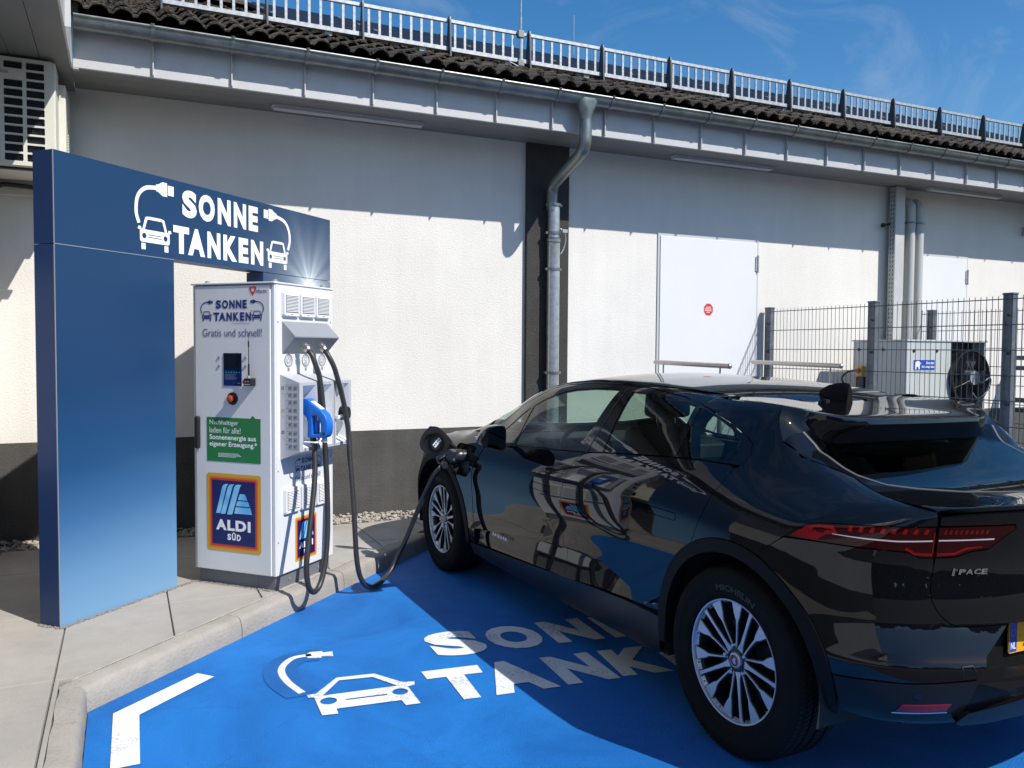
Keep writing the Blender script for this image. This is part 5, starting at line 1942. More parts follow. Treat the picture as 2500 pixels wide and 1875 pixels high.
def fence(name, x, ys, z0, ztop, label, group=None, tilt=0.0):
    t_ = thing(name, label, 'fence', (x, ys[0], z0), group=group)
    pb = MB()
    pb.box(-0.030, 0.030, -0.042, 0.042, 0.0, ztop - z0)
    pmh_ = pb.mesh('fence_post', M['galv_dark'], bevel=0.004)
    cp = MB()
    cp.box(-0.034, 0.034, -0.046, 0.046, ztop - z0 + 0.0005, ztop - z0 + 0.018)
    cph = cp.mesh('post_cap', M['galv_dark'], bevel=0.004)
    sc = MB()
    for q in (0.25, 0.65, 1.05, 1.45, 1.75):
        sc.tube([(-0.031, -0.02, q), (-0.048, -0.02, q)], 0.012, 8)
    sch = sc.mesh('post_screws', M['black'])
    for y in ys:
        po = link('fence_post', pmh_, t_, loc=(0, y - ys[0], 0))
        link('post_cap', cph, po)
        link('post_screws', sch, po)
    for a, b in zip(ys[:-1], ys[1:]):
        mb = MB()
        lo_, hi_ = min(a, b) + 0.02, max(a, b) - 0.02
        n_ = int((hi_ - lo_) / 0.05)
        off = -0.040
        for k in range(n_ + 1):
            y = lo_ + 0.05 * k
            mb.tube([(off, y - ys[0], 0.02), (off, y - ys[0], ztop - z0 - 0.005)], 0.0032, 4)
        z = ztop - 0.032
        while z > z0 + 0.05:
            for dx in (-0.0065, 0.0065):
                mb.tube([(off + dx, lo_ - 0.02 - ys[0], z - z0), (off + dx, hi_ + 0.02 - ys[0], z - z0)], 0.0038, 4)
            z -= 0.2
        mb.build('wire_panel', M['wire'], t_, kind='stuff')
    return t_
fence('wire_fence', 6.30, [6.99, 5.615, 4.300, 2.95], 0.11, 2.018, 'grey double-wire mesh fence with square posts running out from the wall right of the car')
fence('wire_fence', 8.62, [7.03, 6.84, 5.45, 4.05], 0.11, 2.045, 'second wire mesh fence behind the condenser unit', None)

for x, y0, y1, lab in ((4.564, 6.60, 5.53, 'left of two steel handrails in front of the white door with the red sticker'), (5.753, 6.62, 5.47, 'right of two steel handrails, the one beside the fence post')):
    t_ = thing('handrail', lab, 'handrail', (x, (y0 + y1) / 2, 0.11), group='steel handrails at the door ramp')
    ya, yb = y0 - (y0 + y1) / 2, y1 - (y0 + y1) / 2
    mb = MB()
    mb.tube([(0, ya, 1.345), (0, yb, 1.328)], 0.0215, 16)
    mb.sphere((0, yb, 1.328), (0.0235, 0.02, 0.0235), 12, 8)
    mb.build('rail', M['steel'], t_, smooth=True)
    for yy in (ya - 0.13, yb + 0.12):
        for dx in (-0.0,):
            mb = MB()
            mb.tube([(dx, yy, 0.0), (dx, yy, 1.16)], 0.0200, 12)
            mb.tube([(dx, yy, 1.16), (dx, yy, 1.330)], 0.0075, 8)
            mb.build('rail_post', M['steel'], t_, smooth=True)
t_ = thing('stair_railing', 'dark blue stair railing far right behind the wire fences', 'railing', (10.4, 7.0, 0.1))
mb = MB()
for z in (1.40, 0.86):
    mb.box(-0.02, 0.02, -1.9, 0.0, z - 0.028, z + 0.028)
    mb.box(-0.02, 0.02, -1.9, 0.0, z - 0.13 - 0.028, z - 0.13 + 0.028)
mb.build('rail', M['stairblue'], t_)
mb = MB()
mb.prism([(0.0, 1.36), (0.0, 1.26), (-1.4, 0.40), (-1.4, 0.50)], lambda a, b: (-0.06, a - 0.35, b), lambda a, b: (-0.03, a - 0.35, b))
mb.prism([(0.0, 0.86), (0.0, 0.78), (-1.0, 0.05), (-1.0, 0.13)], lambda a, b: (-0.06, a - 0.35, b), lambda a, b: (-0.03, a - 0.35, b))
mb.build('stringer', M['stairblue'], t_)
for yy in (-0.30, -1.1, -1.88):
    mb = MB()
    mb.box(-0.025, 0.025, yy - 0.02, yy + 0.02, 0.0, 1.50)
    mb.build('rail_post', M['stairblue'], t_)

# ================================================================== THE CAR: analytic body surface, panels cut out of it
def pchip(xs,ys,xq):
    xs=np.asarray(xs,float); ys=np.asarray(ys,float); xq=np.asarray(xq,float)
    h=np.diff(xs); dl=np.diff(ys)/h; n=len(xs); m=np.zeros(n)
    for i in range(1,n-1):
        if dl[i-1]*dl[i]>0:
            w1=2*h[i]+h[i-1]; w2=h[i]+2*h[i-1]; m[i]=(w1+w2)/(w1/dl[i-1]+w2/dl[i])
    m[0]=dl[0]; m[-1]=dl[-1]
    q=np.clip(xq,xs[0],xs[-1]); i=np.clip(np.searchsorted(xs,q)-1,0,n-2); t=(q-xs[i])/h[i]
    return (ys[i]*(1+2*t)*(1-t)**2+m[i]*h[i]*t*(1-t)**2+ys[i+1]*t*t*(3-2*t)+m[i+1]*h[i]*t*t*(t-1))
def blur(a,s,ax):
    r=int(3*s)+1; k=np.exp(-.5*(np.arange(-r,r+1)/s)**2); k/=k.sum()
    p=np.pad(a,[(r,r) if i==ax else (0,0) for i in range(a.ndim)],mode='edge')
    return np.apply_along_axis(lambda v:np.convolve(v,k,'valid'),ax,p)
def cubic(tab,x0,dx,x):
    f=np.clip((x-x0)/dx,1,len(tab)-3.001); i=f.astype(int); t=f-i
    a,b,c,d=tab[i-1],tab[i],tab[i+1],tab[i+2]
    return b+.5*t*(c-a+t*(2*a-5*b+4*c-d+t*(3*(b-c)+d-a)))
def bicubic(tab,x0,dx,y0,dy,x,y):
    f=np.clip((x-x0)/dx,1,tab.shape[0]-3.001); i=f.astype(int); t=f-i
    g=np.clip((y-y0)/dy,1,tab.shape[1]-3.001); j=g.astype(int); s=g-j
    def cr(a,b,c,d,t): return b+.5*t*(c-a+t*(2*a-5*b+4*c-d+t*(3*(b-c)+d-a)))
    rows=[cr(tab[i+k,j-1],tab[i+k,j],tab[i+k,j+1],tab[i+k,j+2],s) for k in(-1,0,1,2)]
    return cr(*rows,t)
# half width profiles: station X -> [(z, halfwidth)]
STN={
 -0.90:[(.15,.74),(.30,.80),(.45,.86),(.60,.86),(.75,.84),(.90,.82),(1.0,.76),(1.06,.66),(1.15,.50),(1.3,.35),(1.5,.10)],
 -0.60:[(.15,.78),(.30,.85),(.45,.90),(.60,.905),(.75,.90),(.88,.885),(.96,.845),(1.01,.78),(1.06,.68),(1.10,.60),(1.2,.50),(1.5,.2)],
 -0.30:[(.15,.84),(.30,.88),(.45,.915),(.60,.93),(.75,.935),(.88,.925),(.96,.89),(1.02,.82),(1.07,.735),(1.12,.66),(1.2,.585),(1.3,.51),(1.5,.36)],
  0.00:[(.15,.84),(.30,.88),(.45,.92),(.60,.94),(.75,.947),(.88,.94),(.97,.91),(1.03,.87),(1.09,.815),(1.15,.765),(1.22,.715),(1.3,.655),(1.36,.60),(1.5,.46)],
  0.40:[(.15,.84),(.25,.885),(.45,.905),(.60,.918),(.75,.93),(.88,.93),(.97,.912),(1.04,.885),(1.10,.852),(1.16,.812),(1.22,.768),(1.3,.708),(1.37,.64),(1.5,.50)],
  1.00:[(.15,.84),(.25,.885),(.45,.905),(.60,.912),(.75,.926),(.88,.922),(.97,.902),(1.03,.876),(1.08,.85),(1.2,.782),(1.3,.718),(1.38,.65),(1.5,.52)],
  2.00:[(.15,.84),(.25,.885),(.45,.905),(.60,.914),(.75,.925),(.86,.92),(.94,.90),(.99,.875),(1.04,.85),(1.2,.768),(1.3,.705),(1.38,.64),(1.5,.52)],
  2.30:[(.15,.84),(.25,.885),(.45,.91),(.60,.92),(.75,.932),(.86,.926),(.93,.905),(.98,.878),(1.03,.825),(1.08,.78),(1.2,.695),(1.3,.62),(1.5,.48)],
  2.55:[(.15,.84),(.25,.885),(.45,.915),(.60,.927),(.75,.938),(.86,.930),(.93,.91),(.98,.882),(1.03,.845),(1.07,.80),(1.2,.71),(1.3,.64),(1.5,.50)],
  3.00:[(.15,.84),(.30,.89),(.45,.925),(.60,.943),(.72,.947),(.82,.94),(.90,.918),(.96,.875),(1.01,.80),(1.06,.70),(1.2,.55),(1.5,.3)],
  3.40:[(.15,.84),(.30,.90),(.45,.925),(.60,.935),(.72,.93),(.80,.915),(.87,.885),(.93,.83),(.98,.74),(1.1,.6),(1.5,.2)],
  3.90:[(.15,.74),(.30,.80),(.45,.83),(.60,.83),(.72,.82),(.78,.79),(.82,.74),(.9,.6),(1.5,.1)]}
XG0,DX,ZG0,DZ=-1.0,.02,.0,.01
def _mk():
    zs=np.arange(ZG0,1.7,DZ); xs=np.arange(XG0,4.1,DX); st=sorted(STN)
    A=np.array([pchip([p[0] for p in STN[s]],[p[1] for p in STN[s]],zs) for s in st])
    B=np.array([pchip(st,A[:,j],xs) for j in range(len(zs))]).T
    return blur(blur(B,1.6,1),5,0)
SIDE=_mk()
TX=[-1.0,-.86,-.80,-.72,-.62,-.56,-.45,-.35,-.25,-.15,-.05,.05,.20,.30,.42,.55,.70,1.0,1.3,1.5,1.8,1.95,2.1,2.3,2.6,2.72,2.85,3.0,3.2,3.4,3.6,3.75,3.9]
TZ=[1.066,1.066,1.067,1.063,1.058,1.056,1.072,1.099,1.134,1.176,1.218,1.250,1.298,1.335,1.378,1.406,1.425,1.443,1.450,1.447,1.418,1.391,1.337,1.242,1.08,1.035,1.02,1.005,.975,.93,.865,.80,.70]
def _mt():
    xs=np.arange(-1.1,4.1,.01); return blur(np.interp(xs,TX,TZ),4,0)
TOPC=_mt()
BX=[-1.1,-.16,-.10,-.04,.0,.03,.06,.12,.25,.45,.6,4.2]; BZ=[.9,1.12,1.18,1.245,1.290,1.340,1.362,1.368,1.372,1.375,1.2,.5]
BUT=blur(np.interp(np.arange(-1.1,4.1,.01),BX,BZ),1.5,0)
CX=[-1,-.5,-.2,.1,.4,1.0,2.0,2.6,3.0,3.5,4]; CC=[.03,.01,.05,.05,.08,.10,.12,.06,.03,.10,.3]
RZ=[.0,.18,.26,.34,.42,.50,.545,.565,.60,.66,.70,.76,.82,.88,.94,1.0,1.06,1.12,1.5]
RX=[-.62,-.68,-.74,-.79,-.82,-.832,-.836,-.815,-.80,-.775,-.772,-.765,-.752,-.745,-.752,-.765,-.79,-.80,-.80]
def _mr():
    zs=np.arange(-.1,1.6,.005); return blur(np.interp(zs,RZ,RX),2.2,0)
REARZ=_mr()
AX=[.30,.42,.56,.78,.92,1.10,1.27,1.41,2.0,2.38,2.6]
AZ=[.36,.38,.434,.511,.544,.550,.538,.527,.464,.414,.40]
def zacc(X): return pchip(AX,AZ,X)
def sst(x): x=np.clip(x,0,1); return x*x*(3-2*x)
def smax(a,b,k):
    h=np.maximum(k-np.abs(a-b),0)/k
    return np.maximum(a,b)+h*h*k*.25
def sidew(X,z):
    w=bicubic(SIDE,XG0,DX,ZG0,DZ,X,z)
    return w
def topz(X,Y):
    c=np.interp(X,CX,CC)
    t=cubic(TOPC,-1.1,.01,X)-c*Y*Y
    b=cubic(BUT,-1.1,.01,X)
    return t+np.maximum(b-t,0)*sst((Y-.44)/.13)
def rearx(Y,z):
    return cubic(REARZ,-.1,.005,z)+.155*(np.abs(Y)/.7)**2.3
def F(P):
    P=np.asarray(P,float); X,Y,z=P[...,0],np.abs(P[...,1]),P[...,2]
    fs=(Y-sidew(X,z))*.9
    fr=rearx(Y,z)-X
    ff=X-(3.85-.26*(Y/.9)**3-.10*np.maximum(z-.6,0)/.2)
    ft=(z-topz(X,Y))*.95
    a=smax(fs,fr,.20); a=smax(a,ff,.25)
    kt=np.where(X<-.5,.025,.055)
    kt=.055-.03*sst((-.4-X)/.25)
    a=smax(a,ft,kt)
    return smax(a,.20+.12*sst((-.26-X)/.15)-z,.05)
def grad(P,e=.004):
    P=np.asarray(P,float); g=np.zeros_like(P)
    for i in range(3):
        d=np.zeros(3); d[i]=e; g[...,i]=F(P+d)-F(P-d)
    return g/np.maximum(np.linalg.norm(g,axis=-1,keepdims=True),1e-9)
def solve(S,D,lo,hi,n=18):
    # F(S+D r)=0, F<0 at lo, >0 at hi
    S=np.asarray(S,float);D=np.asarray(D,float)
    # outermost crossing first, then bisection
    ks=np.linspace(hi,lo,57); a=np.full(S.shape[:-1],float(lo)); b=np.full(S.shape[:-1],float(hi)); done=np.zeros(S.shape[:-1],bool); st=ks[0]-ks[1]
    for k in ks[1:]:
        inside=(F(S+D*k)<0)&~done
        a=np.where(inside,k,a); b=np.where(inside,k+st,b); done|=inside
    lo,hi=a,b
    for _ in range(n):
        m=(lo+hi)/2; f=F(S+D*m[...,None])>0
        hi=np.where(f,m,hi); lo=np.where(f,lo,m)
    return S+D*((lo+hi)/2)[...,None]
XC,YC,RR=-.15,.40,.55
def chart(u,z):
    u=np.asarray(u,float); z=np.asarray(z,float)
    S=np.zeros(u.shape+(3,)); D=np.zeros(u.shape+(3,)); S[...,2]=z
    XF=3.35
    th=np.clip((XC-u)/RR,0,np.pi/2); ue=XC-RR*np.pi/2
    tf=np.clip((u-XF)/RR,0,np.pi/2); uf=XF+RR*np.pi/2
    arc=(u<XC)&(u>=ue); rear=u<ue
    S[...,0]=np.where(u>=XC,u,XC); S[...,1]=np.where(u>=XC,0,np.where(arc,YC,YC-(ue-u)))
    D[...,0]=np.where(u>=XC,0,np.where(arc,-np.sin(th),-1)); D[...,1]=np.where(u>=XC,1,np.where(arc,np.cos(th),0))
    fa=u>XF; fr=u>uf
    S[...,0]=np.where(fa,XF,S[...,0]); S[...,1]=np.where(fr,YC-(u-uf),np.where(fa,YC,S[...,1]))
    D[...,0]=np.where(fa,np.sin(tf),D[...,0]); D[...,1]=np.where(fa,np.cos(tf),D[...,1])
    D[...,0]=np.where(fr,1,D[...,0]); D[...,1]=np.where(fr,0,D[...,1])
    return S,D
def side_pt(u,z):
    S,D=chart(u,z); return solve(S,D,0,1.4)
def top_pt(x,y):
    x=np.asarray(x,float); S=np.stack([x,np.asarray(y,float),np.full(x.shape,.4)],-1); D=np.zeros_like(S); D[...,2]=1
    return solve(S,D,0,1.3)
def to_chart(P):
    X,Y,z=P
    if X>=XC: return X,z
    if Y<YC: return XC-RR*np.pi/2-(YC-Y),z
    th=np.arctan2(XC-X,Y-YC); return XC-RR*th,z

UC = XC - RR * PI / 2 - YC                     # chart coordinate of the centre of the tail
UF = 3.35 + RR * PI / 2 + YC                   # and of the nose
PSI = 1.6053
ev = Vector((math.cos(PSI), math.sin(PSI), 0))
lv_ = Vector((-math.sin(PSI), math.cos(PSI), 0))
c0 = Vector((2.1166, 2.5271, 0)) - lv_ * 0.9
car = thing('parked_car', 'black electric car parked on the blue bay with a charging plug in its front wing', 'car', (c0.x, c0.y, -0.0108))
car.rotation_euler = (0.012, 0, PSI)

def spt(V):
    u = V[:, 0].copy()
    flip = (u < UC) | (u > UF)
    u = np.where(u < UC, 2 * UC - u, u)
    u = np.where(u > UF, 2 * UF - u, u)
    P = side_pt(u, V[:, 1])
    P[flip, 1] *= -1
    return P
def tpt(V):
    return top_pt(V[:, 0], V[:, 1])

def shrink(poly, g):
    if area(poly) < 0:
        poly = poly[::-1]
    n = len(poly)
    o = []
    for i in range(n):
        a, b, c = (np.array(poly[(i + k) % n], float) for k in (-1, 0, 1))
        t1, t2 = b - a, c - b
        t1 /= max(np.linalg.norm(t1), 1e-9)
        t2 /= max(np.linalg.norm(t2), 1e-9)
        nn = np.array((-t1[1] - t2[1], t1[0] + t2[0]))
        nn /= max(np.linalg.norm(nn), 1e-6)
        o.append(tuple(b + nn * g))
    return o

def panel(name, outer, m, parent=None, holes=(), mode='side', off=0.0, offz=None, gap=0.0016, depth=0.014, grid=0.032, h=0.016, mirror=True, label=None):
    parent = parent or car
    outer = dens(outer, h)
    if gap:
        outer = shrink(outer, gap)
    hs = []
    for q in holes:
        q = dens(q, h)
        if gap:
            if area(q) < 0:
                q = q[::-1]
            q = shrink(q, -gap)
        hs.append(q)
    V, T, loops = cdt(outer, hs, grid)
    P = spt(V) if mode == 'side' else tpt(V)
    Nn = grad(P)
    if offz:
        oz = offz(V[:, 0], P[:, 2])
        dz_ = (offz(V[:, 0], P[:, 2] + 0.002) - offz(V[:, 0], P[:, 2] - 0.002)) / 0.004
        P = P + Nn * oz[:, None]
        Nn[:, 2] -= dz_
        Nn /= np.linalg.norm(Nn, axis=1, keepdims=True)
    P = P + Nn * off
    vs_ = [tuple(p) for p in P]
    nr = [tuple(q) for q in Nn]
    fs = []
    # orient
    for t in T:
        a, b, c = P[t[0]], P[t[1]], P[t[2]]
        fs.append(tuple(t) if np.dot(np.cross(b - a, c - a), Nn[t].sum(0)) > 0 else (t[0], t[2], t[1]))
    if depth:
        for lp in loops:
            k = len(lp)
            b0 = len(vs_)
            for i in lp:
                vs_.append(tuple(P[i]))
                nr.append((0, 0, 0))
            for i in lp:
                vs_.append(tuple(P[i] - Nn[i] * depth))
                nr.append((0, 0, 0))
            fs += [(b0 + i, b0 + (i + 1) % k, b0 + k + (i + 1) % k, b0 + k + i) for i in range(k)]
    res = []
    for side in ((1, -1) if mirror else (1,)):
        me = bpy.data.meshes.new(name)
        vv = [(x, y * side, z) for x, y, z in vs_]
        ff_ = fs if side == 1 else [f[::-1] for f in fs]
        me.from_pydata(vv, [], ff_)
        me.materials.append(m)
        me.polygons.foreach_set('use_smooth', [True] * len(ff_))
        me.normals_split_custom_set_from_vertices([(a, b * side, c) for a, b, c in nr])
        par = parent[0 if side == 1 else 1] if isinstance(parent, (tuple, list)) else parent
        res.append(link(name, me, par, label=label))
    return res

def cpt(u, z, off=0.0):
    P = spt(np.array([[u, z]]))
    Nn = grad(P)
    return Vector(P[0] + Nn[0] * off), Vector(Nn[0])

def arcpts(cx, cz, r, a0, a1, n):
    return [(cx + r * math.cos(math.radians(a0 + (a1 - a0) * k / n)), cz + r * math.sin(math.radians(a0 + (a1 - a0) * k / n))) for k in range(n + 1)]
def on_ring(cx, cz, r, p):
    return math.degrees(math.atan2(p[1] - cz, p[0] - cx))
RC, RRo, RRi = (-0.010, 0.365), 0.478, 0.424
FC_, FRo, FRi = (2.985, 0.365), 0.485, 0.428

frame_o = [(2.42, 1.025), (2.342, 1.082), (2.181, 1.180), (2.06, 1.238), (1.959, 1.282), (1.828, 1.343), (1.72, 1.365), (1.626, 1.374), (1.442, 1.385), (1.168, 1.391), (0.908, 1.383), (0.627, 1.356), (0.413, 1.317), (0.257, 1.273), (0.135, 1.225), (0.085, 1.199), (0.065, 1.160), (0.068, 1.130), (0.086, 1.112)]
belt = [(0.30, 1.113), (0.473, 1.103), (0.70, 1.087), (1.008, 1.063), (1.121, 1.050), (1.22, 1.043), (1.555, 1.021), (1.938, 0.999), (2.049, 0.997), (2.20, 1.005), (2.30, 1.012)]
cant = [(2.40, 1.060), (2.30, 1.120), (2.15, 1.212), (2.0, 1.288), (1.85, 1.348), (1.70, 1.382), (1.5, 1.401), (1.3, 1.406), (1.0, 1.402), (0.7, 1.387), (0.5, 1.372), (0.36, 1.360), (0.20, 1.356), (0.10, 1.353)]
lamp_out = [(-0.275, 0.910), (-0.316, 0.941), (-0.353, 0.963), (-0.399, 0.973), (-0.488, 0.980), (-0.640, 0.986), (-0.787, 0.991), (-0.787, 0.886), (-0.740, 0.885), (-0.699, 0.904), (-0.655, 0.906), (-0.469, 0.913), (-0.390, 0.914)]
lamp_in = [(-0.796, 0.991), (-0.923, 0.993), (-1.075, 0.994), (-1.083, 0.982), (-0.990, 0.914), (-0.927, 0.907), (-0.867, 0.889), (-0.796, 0.886)]
tg_edge = [(-0.7915, 0.886), (-0.7905, 0.858), (-0.774, 0.777), (-0.778, 0.745), (-0.792, 0.718), (-0.808, 0.696), (-0.836, 0.672), (-0.869, 0.660), (-0.97, 0.660), (-1.046, 0.662)]
rec_edge = [(-1.042, 0.656), (-0.938, 0.568), (-0.905, 0.503)]
ridge = [(-0.472, 0.481), (-0.489, 0.482), (-0.584, 0.487), (-0.677, 0.487), (-0.783, 0.492), (-0.905, 0.501)]
rdoor = [(0.101, 1.098), (0.117, 1.03), (0.134, 1.005), (0.164, 0.905), (0.201, 0.82)]
mirr = lambda L_: [(2 * UC - u, z) for u, z in L_][::-1]

# ---- big painted panels
a_s = on_ring(*RC, RRo, (-0.156, 0.825))
a_d = on_ring(*RC, RRo, (0.215, 0.790))
ring_top = arcpts(*RC, RRo, a_s, a_d, 14)              # from the split forward to the rear door
SHUT = [(0.067, 1.351), (0.058, 1.338), (0.033, 1.294), (-0.001, 1.258), (-0.031, 1.217)]
quarter = cant + SHUT + [(-0.148, 1.153), (-0.32, 1.130), (-0.491, 1.108), (-0.60, 1.080), (-0.677, 1.062), (-0.790, 1.040), (-0.7915, 0.993)] \
    + lamp_out[5::-1] + ring_top + rdoor[::-1] + [(0.083, 1.1105)] + frame_o[::-1]
panel('body_side', quarter, M['paint'], grid=0.03)
# doors
bcut = [(1.140, 1.046), (1.197, 1.011), (1.232, 0.977), (1.273, 0.888), (1.292, 0.775), (1.290, 0.66), (1.277, 0.58)]
blow = [(1.275, 0.530), (1.275, 0.45), (1.283, 0.372)]
hand_f = rrect(1.404, 1.625, 0.797, 0.834, 0.012, 3)
hand_r = rrect(0.326, 0.557, 0.854, 0.885, 0.012, 3)
acc_f = [(x, float(zacc(np.array([x]))[0])) for x in (1.275, 1.41, 1.60, 1.80, 2.0, 2.2, 2.405)]
acc_r = [(x, float(zacc(np.array([x]))[0])) for x in (0.50, 0.56, 0.66, 0.78, 0.92, 1.10, 1.275)]
def skirt_off(u, z):
    top = zacc(u)
    t = np.clip((top - z) / 0.20, 0, 1)
    return -0.026 + 0.030 * t ** 1.3
fdoor = [(2.405, acc_f[-1][1]), (2.409, 0.686), (2.402, 0.792), (2.334, 0.876), (2.300, 0.936), (2.27, 0.985), (2.20, 0.999), (2.049, 0.993), (1.938, 0.995), (1.555, 1.017), (1.22, 1.040)] + bcut + acc_f[:-1]
fd = panel('front_door', fdoor, M['paint'], holes=[hand_f], grid=0.018, depth=0.030)
panel('door_sill_skirt', blow + [(1.431, 0.367), (1.95, 0.340), (2.405, 0.312)] + [(x, z - 0.001) for x, z in acc_f[::-1]], M['paint'], parent=fd, offz=skirt_off, grid=0.02)
a_rd0 = on_ring(*RC, RRo, (0.440, 0.43))
ring_rd = arcpts(*RC, RRo, a_rd0, a_d, 14)
bel2 = [(0.30, 1.109), (0.473, 1.099), (0.70, 1.083), (1.008, 1.059), (1.121, 1.047)]
a_ra = on_ring(*RC, RRo, acc_r[0])
acc_r0 = arcpts(*RC, RRo, 16.0, a_d, 14)
rdr = bcut + acc_r[::-1][:-1] + acc_r0 + rdoor[::-1] + [(0.13, 1.110)] + bel2
rd = panel('rear_door', rdr, M['paint'], holes=[hand_r], grid=0.018, depth=0.030)
panel('door_sill_skirt', [(x, z - 0.001) for x, z in acc_r[1:]] + blow + [(0.98, 0.402), (0.727, 0.412), (0.50, 0.405), (0.468, 0.44), (0.475, 0.46)], M['paint'], parent=rd, offz=skirt_off, grid=0.02)
panel('door_handle', hand_f, M['paint'], parent=fd, off=0.0012, grid=0.02, h=0.008)
panel('door_handle', hand_r, M['paint'], parent=rd, off=0.0012, grid=0.02, h=0.008)
# front wing with the charging port cut out
port = rrect(2.455, 2.700, 0.735, 0.940, 0.05, 4)
a_f0 = on_ring(*FC_, FRo, (2.50, 0.31))
a_f1 = on_ring(*FC_, FRo, (3.455, 0.50))
if a_f0 < 0:
    a_f0 += 360
ring_f = arcpts(*FC_, FRo, a_f1, a_f0, 34)
hoodl = [(2.44, 1.030), (2.60, 1.024), (2.80, 1.006), (3.0, 0.986), (3.2, 0.955), (3.38, 0.905)]
wing = [(2.50, 0.31), (2.412, 0.312), (2.4125, 0.686), (2.406, 0.794), (2.338, 0.878), (2.304, 0.938), (2.275, 0.990), (2.32, 1.015)] + hoodl + [(3.44, 0.86), (3.47, 0.70)] + ring_f
panel('front_wing', wing, M['paint'], holes=[port], grid=0.03)
# bonnet, windscreen, roof
def sidecurve(L_):
    return [tuple(p[:2]) for p in spt(np.array(L_))]
hl_ = sidecurve(hoodl)
cowl = [(2.44, 0.80), (2.60, 0.5), (2.66, 0.2)]
hood_o = hl_ + [(3.60, 0.55), (3.68, 0.3), (3.70, 0.0), (3.68, -0.3), (3.60, -0.55)] + [(x, -y) for x, y in hl_[::-1]] + [(x, -y) for x, y in [(2.48, 0.70), (2.62, 0.4), (2.67, 0.1)]] + [(2.67, 0.0)] + [(x, y) for x, y in [(2.48, 0.70), (2.62, 0.4), (2.67, 0.1)]][::-1]
panel('bonnet', hood_o, M['paint'], mode='top', mirror=False, grid=0.05, h=0.03)
cl = sidecurve(cant)
ws_l = cl[0:4] + [(1.93, 0.66)]
wind = cl[0:5] + [(1.93, 0.45), (1.955, 0.2), (1.96, 0.0)]
wind_o = cl[0:5] + [(1.92, 0.45), (1.95, 0.2), (1.955, 0.0), (1.95, -0.2), (1.92, -0.45)] + [(x, -y) for x, y in cl[0:5][::-1]] + [(2.60, -0.40), (2.645, -0.1), (2.65, 0), (2.645, 0.1), (2.60, 0.40)]
panel('windscreen', wind_o, M['glass'], mode='top', mirror=False, grid=0.05, h=0.03)
rend = [(0.36, cl[-3][1]), (0.405, 0.50), (0.372, 0.35), (0.335, 0.18), (0.322, 0.0)]
roof_o = cl[4:-2] + rend[1:] + [(x, -y) for x, y in rend[1:-1][::-1]] + [(x, -y) for x, y in cl[4:-2][::-1]] + [(1.915, -0.45), (1.945, -0.2), (1.95, 0.0), (1.945, 0.2), (1.915, 0.45)]
panel('roof_panel', roof_o, M['paint'], mode='top', mirror=False, grid=0.045, h=0.025)
# rear window and deck (seen from above)
rw = [(0.08, 0.40), (0.0, 0.45), (-0.034, 0.588), (-0.077, 0.568), (-0.14, 0.561), (-0.223, 0.568), (-0.277, 0.565), (-0.368, 0.520), (-0.423, 0.428), (-0.491, 0.262), (-0.551, 0.0)]
rw_o = rw + [(x, -y) for x, y in rw[:-1][::-1]]
panel('rear_window', rw_o, M['rearglass'], mode='top', mirror=False, off=0.001, grid=0.04, h=0.02)
rwt = [(-0.036, 0.600), (-0.077, 0.580), (-0.14, 0.573), (-0.223, 0.580), (-0.282, 0.577), (-0.376, 0.531), (-0.433, 0.438), (-0.503, 0.268), (-0.564, 0.0)]
rib = rwt + [(x, -y) for x, y in rwt[:-1][::-1]]
inn = rw[2:] + [(x, -y) for x, y in rw[2:-1][::-1]]
trim = rib + inn[::-1]
M['greytrim'] = mat('grey_satin_strip', (0.09, 0.09, 0.093), 0.4)
panel('rear_window_trim', trim, M['greytrim'], mode='top', mirror=False, off=0.002, gap=0, grid=0.05, h=0.02)
shut_t = [(0.012, 0.575), (-0.148, 0.590), (-0.288, 0.603), (-0.373, 0.620), (-0.461, 0.622), (-0.560, 0.600)]
lipz = 1.050
lip_u = [(-0.800, 1.028), (-0.90, 1.034), (-1.05, 1.040), (-1.20, 1.042), (UC, 1.043)]
lip_xy = [(x + 0.006, y * 0.994) for x, y in sidecurve(lip_u)]
qs = sidecurve([(-0.031, 1.217), (-0.148, 1.153), (-0.32, 1.130), (-0.491, 1.108), (-0.60, 1.080), (-0.677, 1.062), (-0.790, 1.040)])
deck = qs + lip_xy + [(x, -y) for x, y in lip_xy[:-1][::-1]] + [(x, -y) for x, y in qs[::-1]] + [(x, -y) for x, y in rwt[:-1]] + rwt[::-1]
panel('tailgate_deck', deck, M['paint'], mode='top', mirror=False, grid=0.03, h=0.015)
# tailgate lower skin, across the centre
tg = [(-0.800, 1.025), (-0.800, 0.9945), (-0.923, 0.9955), (-1.076, 0.9965), (-1.0860, 0.982), (-0.991, 0.9115), (-0.928, 0.9045), (-0.868, 0.8865), (-0.7965, 0.8835)] + tg_edge[1:] + [(UC, 0.664)]
tgo = tg + mirr(tg[:-1]) + [(2 * UC - u, z - 0.003) for u, z in lip_u[1:-1]] + [(u, z - 0.003) for u, z in lip_u[::-1][:-1]]
panel('tailgate', tgo, M['paint'], mirror=False, grid=0.03)
